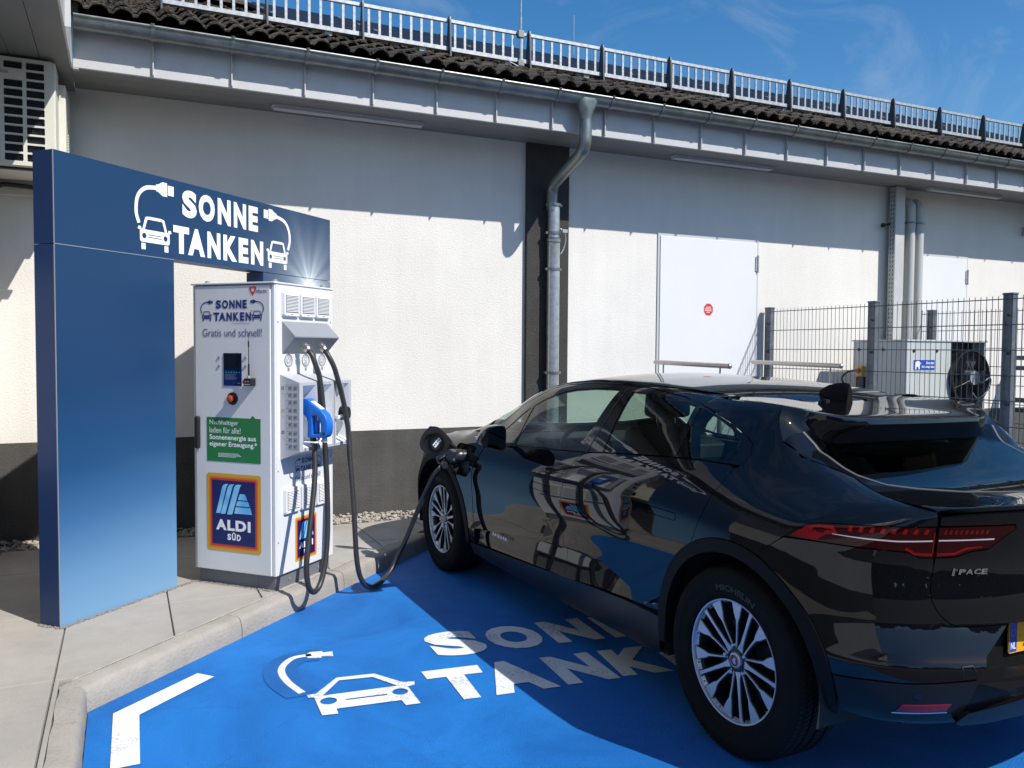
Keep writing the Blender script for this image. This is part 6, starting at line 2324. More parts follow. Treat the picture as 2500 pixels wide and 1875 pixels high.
# lamps
lo_ = panel('tail_lamp', lamp_out, M['lampred'], off=0.0015, grid=0.02, h=0.01)
li_ = panel('tail_lamp', lamp_in, M['lampred'], off=0.0015, grid=0.02, h=0.01)
def inlay(name, poly, m, par, off=0.0022, h=0.012):
    return panel(name, poly, m, parent=par, off=off, gap=0, depth=0, grid=0.03, h=h)
inlay('light_bar', ribbon([(-0.452, 0.9445), (-0.560, 0.9405), (-0.663, 0.9390), (-0.783, 0.9440)], [0.002, 0.0045, 0.005, 0.005]), M['lampline'], lo_)
inlay('light_bar', ribbon([(-0.801, 0.9450), (-0.90, 0.9465), (-1.006, 0.9480)], 0.005), M['lampline'], li_)
inlay('lamp_band', ribbon([(-0.688, 0.917), (-0.722, 0.898), (-0.783, 0.896)], 0.009), M['lampbright'], lo_)
inlay('lamp_band', ribbon([(-0.783, 0.973), (-0.783, 0.900)], 0.005), M['lampbright'], lo_, off=0.0026)
inlay('lamp_band', ribbon([(-0.800, 0.897), (-0.862, 0.899), (-0.905, 0.917), (-0.965, 0.922)], [0.009, 0.009, 0.008, 0.004]), M['lampbright'], li_)
inlay('lamp_tip', [(-0.300, 0.9165), (-0.352, 0.955), (-0.398, 0.966), (-0.452, 0.970), (-0.470, 0.946), (-0.430, 0.940), (-0.40, 0.917)], M['lampbright'], lo_)
for k in range(8):
    u = -0.500 - 0.035 * k
    inlay('lamp_element', [(u, 0.960 + 0.001 * k), (u - 0.008, 0.975 + 0.001 * k), (u - 0.020, 0.976 + 0.001 * k), (u - 0.014, 0.958 + 0.001 * k)], M['lampbright'], lo_)
for k in range(9):
    u = -0.815 - 0.019 * k
    inlay('lamp_element', [(u, 0.968), (u - 0.004, 0.981), (u - 0.011, 0.981), (u - 0.008, 0.966)], M['lampbright'], li_)
# rear bumper and lower valance
bump = [(-0.156, 0.825), (-0.275, 0.9085)] + lamp_out[:6:-1][:6] + tg_edge[0:1]
bump = [(-0.156, 0.825), (-0.275, 0.9085), (-0.390, 0.9125), (-0.469, 0.9115), (-0.655, 0.9045), (-0.699, 0.9025), (-0.740, 0.8835), (-0.7905, 0.8845)] + tg_edge[1:] + rec_edge + ridge[::-1][1:] + arcpts(*RC, RRo, on_ring(*RC, RRo, (-0.472, 0.481)), a_s, 12)[1:-1]
panel('rear_bumper', bump, M['paint'], grid=0.03, depth=0.10)
mb = MB()
rx_ = -0.668
mb.add([(rx_, 0.56, 0.47), (rx_, -0.56, 0.47), (rx_, -0.44, 0.70), (rx_, 0.44, 0.70)], [(0, 1, 2, 3)])
mb.add([(rx_ - 0.001, 0.55, 0.485), (rx_ - 0.001, -0.55, 0.485), (-0.83, -0.50, 0.492), (-0.845, 0.0, 0.497), (-0.83, 0.50, 0.492)], [(0, 1, 2, 3, 4)])
mb.build('plate_recess', M['satin'], car)
val = [(-0.474, 0.478), (-0.489, 0.479), (-0.584, 0.484), (-0.677, 0.484), (-0.783, 0.489), (-0.905, 0.498), (-1.057, 0.508), (UC, 0.511)]
vlow = [(-0.50, 0.355), (-0.60, 0.337), (-0.75, 0.335), (-0.85, 0.340), (-1.1, 0.35), (UC, 0.35)]
vo = val + mirr(val[:-1]) + [(2 * UC - u, z) for u, z in vlow[:-1]] + vlow[::-1]
refl = [(-0.658, 0.384), (-0.677, 0.411), (-0.825, 0.418), (-0.812, 0.392)]
M['lowbumper'] = mat('dark_bumper_plastic', (0.008, 0.008, 0.009), 0.30, spec=0.28)
panel('bumper_valance', vo, M['lowbumper'], mirror=False, grid=0.035, depth=0.06)
rf_ = panel('rear_reflector', refl, M['reflector'], off=0.003, gap=0, grid=0.03, h=0.012, depth=0.004)
inlay('reflector_strip', ribbon([(-0.650, 0.381), (-0.735, 0.385), (-0.816, 0.389)], 0.004), M['chrome'], rf_, off=0.0045)
dif = [(-0.845, 0.362), (-0.876, 0.397), (-0.943, 0.413), (-1.072, 0.442), (UC, 0.452)]
dlo = [(-0.86, 0.352), (-0.944, 0.356), (-1.099, 0.378), (UC, 0.385)]
panel('diffuser', dif + mirr(dif[:-1]) + [(2 * UC - u, z) for u, z in dlo[:-1]] + dlo[::-1], M['gloss'], mirror=False, off=0.020, gap=0, grid=0.035, depth=0.07)
for u, z in ((-0.720, 0.444), (-1.009, 0.464)):
    panel('parking_sensor', circ(u, z, 0.012, 14), M['gloss'], off=0.001, gap=0, grid=0.02, h=0.006, depth=0.002)
tow = [(-0.848, 0.545), (-0.882, 0.548), (-0.896, 0.516), (-0.853, 0.505)]
panel('towing_cover', ribbon(tow + tow[:1], 0.0022), M['black'], off=0.0008, gap=0, depth=0, grid=0.05, h=0.01)
# number plate (only its left end is in the picture)
pm_ = rrect(0, 0.52, 0, 0.11, 0.008, 3)
pq, pn = cpt(UC, 0.607)
PXp, PY0, PZ0 = -0.683, 0.262, 0.525
pf = lambda k: (lambda a, b, h=0: (PXp - k - h, PY0 - a, PZ0 + b + 0.0))
mb = MB()
mb.prism(pm_, lambda a, b: pf(-0.006)(a, b), lambda a, b: pf(0)(a, b))
np_ = mb.build('number_plate', M['plateyellow'], car)
mb = MB()
mb.add([pf(0.0005)(a, b) for a, b in [(0.002, 0.004), (0.044, 0.004), (0.044, 0.106), (0.002, 0.106)]], [(0, 1, 2, 3)])
mb.build('country_band', M['plateblue'], np_, fix=False)
mb = MB()
fit_text(mb, 'NL', (0.010, 0.038, 0.014, 0.038), pf(0.001), bold=0.02)
mb.build('lettering', M['signwhite'], np_, fix=False)
mb = MB()
for k in range(12):
    a = k * PI / 6
    mb.disc(0.023 + 0.013 * math.cos(a), 0.072 + 0.013 * math.sin(a), 0.0018, pf(0.001), 5)
mb.disc(0.062, 0.058, 0.006, pf(0.001), 12)
mb.build('plate_stars', M['yellow'], np_, fix=False)
mb = MB()
fit_text(mb, 'X', (0.078, 0.132, 0.018, 0.092), pf(0.001), bold=0.03)
mb.build('plate_letter', M['black'], np_, fix=False)
# badges
def chart_text(name, body, rect, m, par, bold, off=0.002, slant=0.0):
    mb = MB()
    fit_text(mb, body, rect, lambda a, b: (a, b, 0), bold=bold)
    V = np.array([(v[0], v[1]) for v in mb.v])
    V[:, 0] = V[:, 0] - slant * (V[:, 1] - rect[2])
    P = spt(V)
    Nn = grad(P)
    mb.v = [tuple(p) for p in P + Nn * off]
    return mb.build(name, m, par, fix=False)
# reading direction on the tail runs towards smaller u
def chart_text_rear(name, body, u0, u1, z0, z1, m, par, bold, slant):
    mb = MB()
    fit_text(mb, body, (0, 1, 0, 1), lambda a, b: (a, b, 0), bold=bold)
    V = np.array([(u0 + (u1 - u0) * v[0] + slant * v[1] * (1 if u1 > u0 else -1) * (z1 - z0), z0 + (z1 - z0) * v[1]) for v in mb.v])
    P = spt(V)
    Nn = grad(P)
    mb.v = [tuple(p) for p in P + Nn * 0.003]
    return mb.build(name, m, par, fix=False)
chart_text_rear('model_letter', 'I', -0.853, -0.862, 0.826, 0.850, M['chrome'], car, 0.06, 0.30)
chart_text_rear('model_hyphen', '-', -0.869, -0.876, 0.843, 0.846, M['chrome'], car, 0.03, 0.3)
for ch, (a, b) in zip('PACE', ((-0.878, -0.903), (-0.904, -0.932), (-0.935, -0.960), (-0.963, -0.985))):
    chart_text_rear('model_letter', ch, a, b, 0.829, 0.847, M['chrome'], car, 0.04, 0.30)
for ch, (a, b) in zip('JAGUAR', ((2.140, 2.120), (2.112, 2.082), (2.075, 2.045), (2.036, 2.010), (2.003, 1.972), (1.965, 1.940))):
    chart_text_rear('badge_letter', ch, a, b, 0.424, 0.444, M['signwhite'], fd[0], 0.02, 0.0)

# ---- wheel arch trims, sills
def ring_poly(c, ri, ro, a0, a1, n=40):
    return arcpts(*c, ro, a0, a1, n) + arcpts(*c, ri, a1, a0, n)
panel('arch_trim', ring_poly(RC, RRi, RRo - 0.002, -8, 190), M['satin'], off=0.004, gap=0, depth=0.06, grid=0.03)
panel('arch_trim', ring_poly(FC_, FRi, FRo - 0.002, -6, 188), M['satin'], off=0.004, gap=0, depth=0.06, grid=0.03)
sill = [(2.498, 0.304), (2.405, 0.308), (1.95, 0.336), (1.431, 0.366), (0.98, 0.398), (0.727, 0.408), (0.466, 0.405)] + [(0.464, 0.34), (0.47, 0.24), (0.50, 0.225), (1.2, 0.222), (2.3, 0.222), (2.47, 0.235)]
panel('sill', sill, M['lowbumper'], grid=0.03, depth=0.06)
# ---- glasshouse: gloss trim with the panes cut out
pane_q = [(2.040, 1.002), (1.966, 1.001), (1.950, 1.222), (2.055, 1.160), (2.170, 1.084), (2.25, 1.025), (2.16, 1.006)]
pane_f = [(1.938, 1.004), (1.924, 1.232), (1.836, 1.274), (1.748, 1.306), (1.661, 1.330), (1.568, 1.346), (1.396, 1.361), (1.272, 1.365), (1.150, 1.366), (1.118, 1.30), (1.096, 1.227), (1.120, 1.16), (1.160, 1.10), (1.215, 1.048), (1.555, 1.026)]
pane_f = [(1.938, 1.004), (1.924, 1.232), (1.836, 1.274), (1.748, 1.306), (1.661, 1.330), (1.568, 1.346), (1.396, 1.361), (1.272, 1.365), (1.150, 1.366), (1.215, 1.048), (1.555, 1.026)]
pane_r = [(1.030, 1.360), (0.870, 1.360), (0.704, 1.347), (0.510, 1.322), (0.492, 1.228), (0.485, 1.107), (0.699, 1.091), (1.003, 1.067)]
pane_rq = [(0.470, 1.315), (0.342, 1.286), (0.228, 1.247), (0.150, 1.207), (0.128, 1.188), (0.129, 1.154), (0.140, 1.122), (0.276, 1.116), (0.446, 1.108), (0.456, 1.208)]
trim_o = frame_o + belt
gap_in = 0.0
wt = panel('window_trim', trim_o, M['gloss'], holes=[pane_q, pane_f, pane_r, pane_rq], grid=0.03, off=-0.001)
panel('side_window', pane_q, M['glass'], off=-0.004, gap=-0.002, depth=0.0, grid=0.03)
panel('side_window', pane_f, M['glass'], off=-0.004, gap=-0.002, depth=0.0, grid=0.03)
panel('side_window', pane_r, M['privacy'], off=-0.004, gap=-0.002, depth=0.0, grid=0.03)
panel('side_window', pane_rq, M['privacy'], off=-0.004, gap=-0.002, depth=0.0, grid=0.03)
inlay('pillar_joint', ribbon([(1.142, 1.046), (1.10, 1.24), (1.090, 1.376)], 0.006), M['black'], wt, off=0.0012)
# front end (hardly in the picture)
nose = [(3.475, 0.70), (3.445, 0.855), (3.60, 0.80), (3.9, 0.77), (4.2, 0.76), (UF, 0.77)]
nlow = [(3.462, 0.48), (3.47, 0.30), (3.6, 0.24), (4.0, 0.23), (UF, 0.23)]
mF = lambda L_: [(2 * UF - u, z) for u, z in L_]
panel('front_bumper', nose + mF(nose[:-1])[::-1] + mF(nlow[:-1]) + nlow[::-1], M['paint'], mirror=False, grid=0.05, h=0.03, depth=0.05)
panel('headlamp', [(3.455, 0.862), (3.395, 0.902), (3.55, 0.865), (3.85, 0.815), (4.0, 0.785), (3.9, 0.775), (3.60, 0.806)], M['headlamp'], gap=0.002, grid=0.03)
panel('grille', [(4.02, 0.74), (UF, 0.745), (2 * UF - 4.02, 0.74), (2 * UF - 4.08, 0.45), (UF, 0.44), (4.08, 0.45)], M['satin'], mirror=False, off=0.003, gap=0, grid=0.05)

# ---- spoiler over the rear window
def mirror_y(L_):
    return L_ + [(x, -y, z) for x, y, z in L_[:-1][::-1]]
shp = [tuple(p) for p in spt(np.array([(0.36, 1.360), (0.20, 1.356), (0.066, 1.351), (0.058, 1.338), (0.033, 1.294), (-0.031, 1.217)]))]
sp_root = mirror_y([shp[0], (0.398, 0.50, 1.366), (0.366, 0.35, 1.362), (0.329, 0.18, 1.350), (0.315, 0.0, 1.347)])
sp_mid = mirror_y([shp[1], (0.16, 0.50, 1.343), (0.11, 0.35, 1.331), (0.095, 0.18, 1.326), (0.09, 0.0, 1.325)])
sp_edge = mirror_y([shp[2], (-0.045, 0.515, 1.326), (-0.128, 0.385, 1.3035), (-0.150, 0.20, 1.3025), (-0.158, 0.0, 1.3025)])
sp_lip = mirror_y([shp[3], (-0.039, 0.523, 1.307), (-0.130, 0.392, 1.286), (-0.153, 0.20, 1.284), (-0.161, 0.0, 1.284)])
sp_in = mirror_y([shp[4], (-0.010, 0.560, 1.265), (-0.110, 0.415, 1.255), (-0.120, 0.20, 1.252), (-0.125, 0.0, 1.252)])
sp_bot = mirror_y([shp[5], (-0.042, 0.53, 1.206), (-0.060, 0.440, 1.198), (-0.070, 0.20, 1.197), (-0.074, 0.0, 1.197)])
sp_back = mirror_y([(shp[5][0] + 0.03, shp[5][1] - 0.03, 1.222), (0.06, 0.50, 1.236), (0.08, 0.42, 1.236), (0.07, 0.20, 1.236), (0.065, 0.0, 1.236)])
def fine(L_, n=6):
    return catmull(L_, n)
rows = [fine(r) for r in (sp_root, sp_mid, sp_edge, sp_lip, sp_in, sp_bot, sp_back)]
# refine between rows a little: insert rounding rows at the edge
def lerp_rows(a, b, t):
    return [tuple(np.array(p) * (1 - t) + np.array(q) * t) for p, q in zip(a, b)]
R_ = [rows[0], lerp_rows(rows[0], rows[1], 0.5), rows[1], lerp_rows(rows[1], rows[2], 0.5), lerp_rows(rows[1], rows[2], 0.93), lerp_rows(rows[2], rows[3], 0.25), rows[3], lerp_rows(rows[3], rows[4], 0.25), lerp_rows(rows[3], rows[4], 0.75), lerp_rows(rows[4], rows[5], 0.3), lerp_rows(rows[4], rows[5], 0.85), rows[5], rows[6]]
k = len(R_[0])
mb = MB()
mb.add([p for r in R_ for p in r], [(i * k + j, i * k + j + 1, (i + 1) * k + j + 1, (i + 1) * k + j) for i in range(len(R_) - 1) for j in range(k - 1)])
mb.build('spoiler', M['paint'], car, smooth=True)
# clip marks along the roof end
mb = MB()
for q in (-0.34, -0.2, -0.06, 0.08, 0.22, 0.36):
    p_ = top_pt(np.array([0.345 + 0.28 * q * q]), np.array([q]))[0]
    mb.box(p_[0] - 0.035, p_[0] - 0.008, q - 0.012, q + 0.012, p_[2] - 0.006, p_[2] + 0.004)
mb.build('roof_clip', M['black'], car)
# aerial fin
fin = [(0.515, 1.397), (0.46, 1.412), (0.40, 1.425), (0.34, 1.434), (0.29, 1.437), (0.262, 1.436), (0.256, 1.425), (0.258, 1.35), (0.42, 1.37)]
mb = MB()
rows_ = []
for (s, w) in ((0.0, 0.0), (0.35, 0.012), (0.7, 0.022), (1.0, 0.032)):
    pass
prof_ = [(0.437, 0.002, 1.391), (0.415, 0.009, 1.406), (0.380, 0.014, 1.421), (0.335, 0.0165, 1.431), (0.290, 0.017, 1.434), (0.266, 0.0165, 1.432), (0.258, 0.014, 1.422)]
vs_, fs_ = [], []
for x, w, zt_ in prof_:
    zb_ = 1.385 - 0.040 * (0.437 - x) / 0.18
    ring_ = [(x, -w * 1.6, zb_ - 0.03), (x, -w * 1.1, zb_ + 0.35 * (zt_ - zb_)), (x, -w * 0.6, zb_ + 0.85 * (zt_ - zb_)), (x, 0, zt_), (x, w * 0.6, zb_ + 0.85 * (zt_ - zb_)), (x, w * 1.1, zb_ + 0.35 * (zt_ - zb_)), (x, w * 1.6, zb_ - 0.03)]
    vs_ += ring_
for i in range(len(prof_) - 1):
    for j in range(6):
        fs_.append((i * 7 + j, i * 7 + j + 1, (i + 1) * 7 + j + 1, (i + 1) * 7 + j))
fs_.append(tuple((len(prof_) - 1) * 7 + j for j in range(7)))
mb.add(vs_, fs_)
mb.build('aerial_fin', M['satin'], car, smooth=True)

# ---- door mirrors
for side in (1, -1):
    out_f = [(0.972, 1.000), (0.968, 1.075), (0.974, 1.116), (0.990, 1.129), (1.045, 1.127), (1.085, 1.112), (1.118, 1.070), (1.128, 1.040), (1.112, 1.012), (1.085, 1.003), (1.005, 0.985), (0.982, 0.988)]
    cy_, cz_ = 1.045, 1.060
    mb = MB()
    secs = [(1.845, 0.97), (1.850, 1.0), (1.875, 1.02), (1.920, 1.0), (1.965, 0.88), (2.000, 0.66), (2.018, 0.36)]
    op = catmull(out_f + out_f[:1], 3)[:-1]
    n = len(op)
    vs_ = []
    for x, s in secs:
        vs_ += [(x, side * (cy_ + (a - cy_) * s - (0.015 if x > 1.95 else 0)), cz_ - 0.004 + (b - cz_) * s) for a, b in op]
    vs_ += [(2.024, side * (cy_ - 0.015), cz_ - 0.004)]
    fs_ = [(i * n + j, i * n + (j + 1) % n, (i + 1) * n + (j + 1) % n, (i + 1) * n + j) for i in range(len(secs) - 1) for j in range(n)]
    fs_ += [((len(secs) - 1) * n + j, (len(secs) - 1) * n + (j + 1) % n, len(vs_) - 1) for j in range(n)]
    mb.add(vs_, fs_)
    mb.add([(1.846, side * (cy_ + (a - cy_) * 0.97), cz_ - 0.004 + (b - cz_) * 0.97) for a, b in op], [tuple(range(n))])
    mh = mb.build('door_mirror', M['gloss'], car, smooth=True)
    mb = MB()
    mb.add([(1.8445 + 0.004 * (a - cy_) * 8, side * (cy_ + (a - cy_) * 0.88), cz_ - 0.004 + (b - cz_) * 0.88) for a, b in op], [tuple(range(n))])
    mb.build('mirror_glass', M['chrome'] if False else mat('mirror_glass', (0.05, 0.052, 0.056), 0.02, 1.0), mh)
    mb = MB()
    mb.prism([(1.985, 1.000), (1.93, 0.992), (1.90, 1.006), (1.93, 1.022), (1.985, 1.020)], lambda a, b: (a, side * 0.865, b - 0.010), lambda a, b: (a - 0.01, side * 1.02, b + 0.004))
    mb.build('mirror_foot', M['gloss'], mh, bevel=0.005)
    mb = MB()
    mb.box(1.955, 1.992, side * 1.100 - 0.006, side * 1.100 + 0.006, 1.035, 1.052)
    mb.build('side_indicator', M['chrome'], mh)

# ---- charging port, flap
panel('charging_port', rrect(2.450, 2.705, 0.730, 0.945, 0.05, 4), M['black'], off=-0.045, gap=0, depth=0, grid=0.04, mirror=False)
mb = MB()
hd_ = Vector((0.13, 0.19, 0)).normalized()
hn_ = Vector((-hd_.y, hd_.x, 0))
H0 = Vector((2.70, 0.945, 0))
fl_o = catmull([(0.157, 1.045), (0.09, 1.034), (0.018, 0.966), (0.0, 0.925), (0.015, 0.891), (0.100, 0.853), (0.194, 0.868), (0.226, 0.915), (0.209, 0.985), (0.157, 1.045)], 4)[:-1]
fp = lambda k: (lambda a, b: tuple(H0 + hd_ * a + hn_ * k + Vector((0, 0, b))))
mb.prism(fl_o, fp(0.0), fp(-0.012))
flap = mb.build('charging_flap', M['black'], car, bevel=0.003)
for sgn_ in (1,):
    for r, k, nm in ((0.056, 0.004, 'flap_ring'), (0.044, 0.007, 'flap_seal')):
        mb = MB()
        P = [(0.110 + r * 0.95 * math.cos(q), 0.934 + r * 1.15 * math.sin(q)) for q in np.linspace(0, 2 * PI, 25)]
        mb.tube([fp(k)(a, b) for a, b in P], 0.0045, 6)
        mb.build(nm, M['satin'], flap)
mb = MB()
mb.add([fp(0.0006)(a, b) for a, b in [(0.138, 0.918), (0.117, 0.898), (0.076, 0.950), (0.096, 0.970)]], [(0, 1, 2, 3)])
for q in range(4):
    pass
mb.build('flap_label', M['signwhite'], flap, fix=False)
mb = MB()
for q in range(4):
    c_ = np.array([0.131, 0.912]) + (np.array([0.090, 0.962]) - np.array([0.131, 0.912])) * (q + 0.5) / 4
    mb.disc(c_[0] - 0.003, c_[1] - 0.003, 0.005, fp(0.0011), 8)
mb.build('flap_symbols', M['pictoblack'], flap, fix=False)
mb = MB()
mb.tube([fp(0.004)(0.015, 0.93), (2.69, 0.925, 0.90), (2.66, 0.900, 0.88)], 0.012, 8)
mb.tube([fp(0.006)(0.180, 0.955), fp(0.006)(0.165, 0.985), fp(0.006)(0.140, 0.992)], 0.008, 6)
mb.build('flap_hinge', M['satin'], flap)
# small combined inlet cap hanging below
mb = MB()
mb.tube([(2.56, 0.94, 0.79), (2.565, 0.985, 0.765)], [0.026, 0.030], 14)
mb.tube([(2.60, 0.93, 0.78), (2.60, 0.962, 0.735), (2.575, 0.985, 0.755)], 0.006, 6)
mb.build('inlet_cap', M['satin'], car, smooth=True)

# ---- wheels
def make_wheel():
    t_ = bpy.data.objects.new('wheel', None)
    COL.objects.link(t_)
    wf_ = lambda a, b, h: (a, h, b)
    R = 0.368
    prof = [(0.232, -0.200), (0.250, -0.212), (0.300, -0.222), (0.340, -0.218), (0.358, -0.205), (0.366, -0.180)]
    for yy in (-0.150, -0.100, -0.050):
        prof += [(R - 0.001, yy - 0.007), (R - 0.010, yy - 0.006), (R - 0.010, yy + 0.006), (R, yy + 0.007)]
    prof += [(0.366, -0.020), (0.358, 0.004), (0.352, 0.010), (0.340, 0.016), (0.318, 0.021), (0.300, 0.0225), (0.298, 0.021), (0.280, 0.020), (0.262, 0.0175), (0.2605, 0.019), (0.252, 0.017), (0.244, 0.010), (0.236, 0.002), (0.232, -0.012)]
    mb = MB()
    mb.lathe(prof, wf_, 72)
    ty = mb.build('tyre', M['tyre'], t_, smooth=True)
    ty.data.set_sharp_from_angle(angle=math.radians(50))
    mb = MB()
    nb = 110
    for k in range(nb):
        a = 2 * PI * k / nb
        for (y0, y1, sk) in ((-0.012, 0.006, 0.0), (-0.188, -0.205, 0.0), (-0.043, -0.018, 0.02), (-0.182, -0.157, -0.02), (-0.092, -0.058, 0.03), (-0.142, -0.108, -0.03)):
            w = 0.0035
            A = []
            for yy, aa in ((y0, a), (y1, a + sk * 1.5)):
                rr = R + 0.0006 if -0.19 < yy < -0.015 else (0.3615 if abs(yy + 0.1) < 0.108 else 0.357)
                for d_ in (-w, w):
                    A.append((rr * math.cos(aa + d_ / R), yy, rr * math.sin(aa + d_ / R)))
            mb.add(A, [(0, 1, 3, 2)])
    mb.build('tread', M['under'], t_, kind='stuff', fix=False)
    # raised lettering on the sidewall, top
    mb = MB()
    fit_text(mb, 'MICHELIN', (-0.62, 0.62, 0.272, 0.296), lambda a, b: (a, b, 0), bold=0.03)
    mb.v = [(b * math.cos(PI / 2 + a * 0.62 + 0.10), 0.0222, b * math.sin(PI / 2 + a * 0.62 + 0.10)) for a, b, c in mb.v]
    mb.build('sidewall_lettering', M['tyretext'], t_, fix=False)
    mb = MB()
    mb.lathe([(0.234, -0.19), (0.226, -0.18), (0.213, -0.12), (0.213, -0.045), (0.222, -0.020), (0.230, -0.010), (0.2385, 0.000), (0.2365, 0.0045), (0.231, 0.003), (0.2285, -0.004)], wf_, 72)
    rim = mb.build('rim', M['alu'], t_, smooth=True)
    mb = MB()
    mb.lathe([(0.226, -0.1), (0.212, -0.118), (0.212, -0.046), (0.2215, -0.021), (0.2285, -0.012)], wf_, 60)
    mb.build('rim_barrel', M['alutop'], t_, smooth=True)
    mb = MB()
    mb.lathe([(0.02, -0.085), (0.155, -0.085), (0.157, -0.095), (0.157, -0.105), (0.02, -0.105)], wf_, 48)
    mb.build('brake_disc', M['disc'], t_, smooth=True)
    mb = MB()
    mb.box(-0.16, -0.06, -0.10, -0.055, -0.06, 0.10)
    mb.build('brake_caliper', M['satin'], t_, bevel=0.01)
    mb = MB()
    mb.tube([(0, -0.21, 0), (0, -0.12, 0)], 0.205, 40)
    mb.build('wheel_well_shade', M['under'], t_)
    dep = lambda r_: -0.006 - 0.020 * max(0.0, 1 - r_ / 0.23) ** 1.2
    def spoke(poly, th, drop, m, nm):
        mb = MB()
        P = dens(poly, 0.02)
        n = len(P)
        A = [(x, dep(math.hypot(x, y)) - drop, y) for x, y in P]
        B = [(x * 1.0, dep(math.hypot(x, y)) - drop - th, y) for x, y in P]
        V, T, lp = cdt(P)
        mb.add([(x, dep(math.hypot(x, y)) - drop, y) for x, y in V], [tuple(t) for t in T])
        mb.add(A + B, [(i, (i + 1) % n, n + (i + 1) % n, n + i) for i in range(n)])
        return mb.mesh(nm, m)
    main = [(0.045, 0.015), (0.075, 0.0075), (0.15, 0.0055), (0.205, 0.0062), (0.224, 0.009), (0.2315, 0.015), (0.2315, -0.015), (0.224, -0.009), (0.205, -0.0062), (0.15, -0.0055), (0.075, -0.0075), (0.045, -0.015)]
    # split spoke: broad at the rim, kinked, thin towards the hub
    def pol(r_, a):
        return (r_ * math.cos(math.radians(a)), r_ * math.sin(math.radians(a)))
    sp_ = [pol(0.050, 24), pol(0.085, 21.0), pol(0.120, 19.6), pol(0.150, 19.2), pol(0.175, 16.2), pol(0.205, 15.0), pol(0.2315, 13.5), pol(0.2315, 27.5), pol(0.208, 26.6), pol(0.186, 25.6), pol(0.158, 22.2), pol(0.120, 22.4), pol(0.085, 24.4), pol(0.050, 31)]
    sp2 = [(x, -y) for x, y in sp_][::-1]
    def widen(P, w):
        return shrink(P, -w)
    mm = [spoke(main, 0.020, 0.0, M['alu'], 'spoke'), spoke(sp_, 0.020, 0.001, M['alu'], 'split_spoke'), spoke(sp2, 0.020, 0.001, M['alu'], 'split_spoke')]
    dk = [spoke(widen(main, 0.0040), 0.035, 0.0045, M['alutop'], 'spoke_flank'), spoke(widen(sp_, 0.0042), 0.035, 0.0055, M['alutop'], 'spoke_flank'), spoke(widen(sp2, 0.0042), 0.035, 0.0055, M['alutop'], 'spoke_flank')]
    for k in range(5):
        for me, dm in zip(mm, dk):
            for mesh_, nm in ((me, None), (dm, None)):
                o = link(mesh_.name, mesh_, t_)
                o.rotation_euler = (0, -(math.radians(185 + 72 * k)), 0)
    mb = MB()
    mb.lathe([(0.0005, -0.022), (0.056, -0.024), (0.060, -0.032), (0.060, -0.07)], wf_, 36)
    mb.build('hub', M['alutop'], t_, smooth=True)
    for k in range(5):
        a = math.radians(185 + 36 + 72 * k)
        mb = MB()
        x, z = 0.0575 * math.cos(a), 0.0575 * math.sin(a)
        mb.tube([(x, -0.030, z), (x, -0.014, z), (x, -0.010, z)], [0.0095, 0.0095, 0.006], 6)
        mb.build('wheel_nut', M['chrome'], t_)
    mb = MB()
    mb.lathe([(0.0005, -0.010), (0.026, -0.011), (0.030, -0.014), (0.031, -0.026)], wf_, 28)
    mb.build('hub_cap', M['alu'], t_, smooth=True)
    mb = MB()
    mb.disc(0, 0, 0.0225, lambda a, b: (a, -0.0095, b), 24)
    mb.build('hub_emblem', mat('dark_red_emblem', (0.20, 0.012, 0.02), 0.3), t_)
    mb = MB()
    # stylised animal head on the emblem
    for P in ([(-0.010, -0.012), (-0.006, 0.004), (-0.011, 0.010), (-0.002, 0.012), (0.004, 0.008), (0.010, -0.002), (0.006, -0.006), (0.002, -0.004), (0.004, -0.012)],):
        mb.add([(a, -0.0088, b) for a, b in P], [tuple(range(len(P)))])
    mb.disc(0, 0, 0.0245, lambda a, b: (a, -0.0090, b), 24, 0.0225)
    mb.build('hub_emblem_relief', M['alu'], t_, fix=False)
    return t_
wh = make_wheel()
def place_wheel(w, x, side, dz=0.0):
    w.parent = car
    w.location = (x, side * 0.897, 0.365 + dz)
    if side < 0:
        w.rotation_euler = (0, 0, PI)
def copy_part(src):
    c = src.copy()
    COL.objects.link(c)
    for ch in list(src.children):
        k_ = ch.copy()
        COL.objects.link(k_)
        k_.parent = c
    return c
ws = [wh, copy_part(wh), copy_part(wh), copy_part(wh)]
place_wheel(ws[0], 0.0, 1)
place_wheel(ws[1], 2.99, 1)
place_wheel(ws[2], 0.0, -1, 0.021)
place_wheel(ws[3], 2.99, -1, 0.021)
ws[1].rotation_euler = (0, 0.35, 0)
# wheel housings, floor, cabin
for x in (-0.010, 2.985):
    for s in (1, -1):
        mb = MB()
        seg = 20
        vs_ = []
        for k in range(seg + 1):
            a = math.radians(-12 + 204 * k / seg)
            for yy in (0.905, 0.60):
                vs_.append((x + 0.43 * math.cos(a), s * yy, 0.365 + 0.43 * math.sin(a)))
        b0 = len(vs_)
        vs_.append((x, s * 0.60, 0.365))
        mb.add(vs_, [(2 * k, 2 * k + 1, 2 * k + 3, 2 * k + 2) for k in range(seg)] + [(2 * k + 1, b0, 2 * k + 3) for k in range(seg)])
        mb.build('wheel_housing', M['under'], car)
mb = MB()
mb.box(-0.10, 3.55, -0.59, 0.59, 0.20, 0.36)
mb.box(-0.52, -0.1005, -0.59, 0.59, 0.27, 0.36)
mb.box(0.48, 2.46, -0.83, 0.83, 0.215, 0.34)
mb.box(-0.55, 0.40, -0.58, 0.58, 0.3605, 0.86)
mb.box(2.60, 3.45, -0.58, 0.58, 0.36, 0.86)
mb.build('underbody', M['under'], car)
mb = MB()
mb.box(0.44, 2.48, -0.86, 0.86, 0.36, 0.46)
mb.box(0.44, 2.40, 0.80, 0.865, 0.46, 0.97)
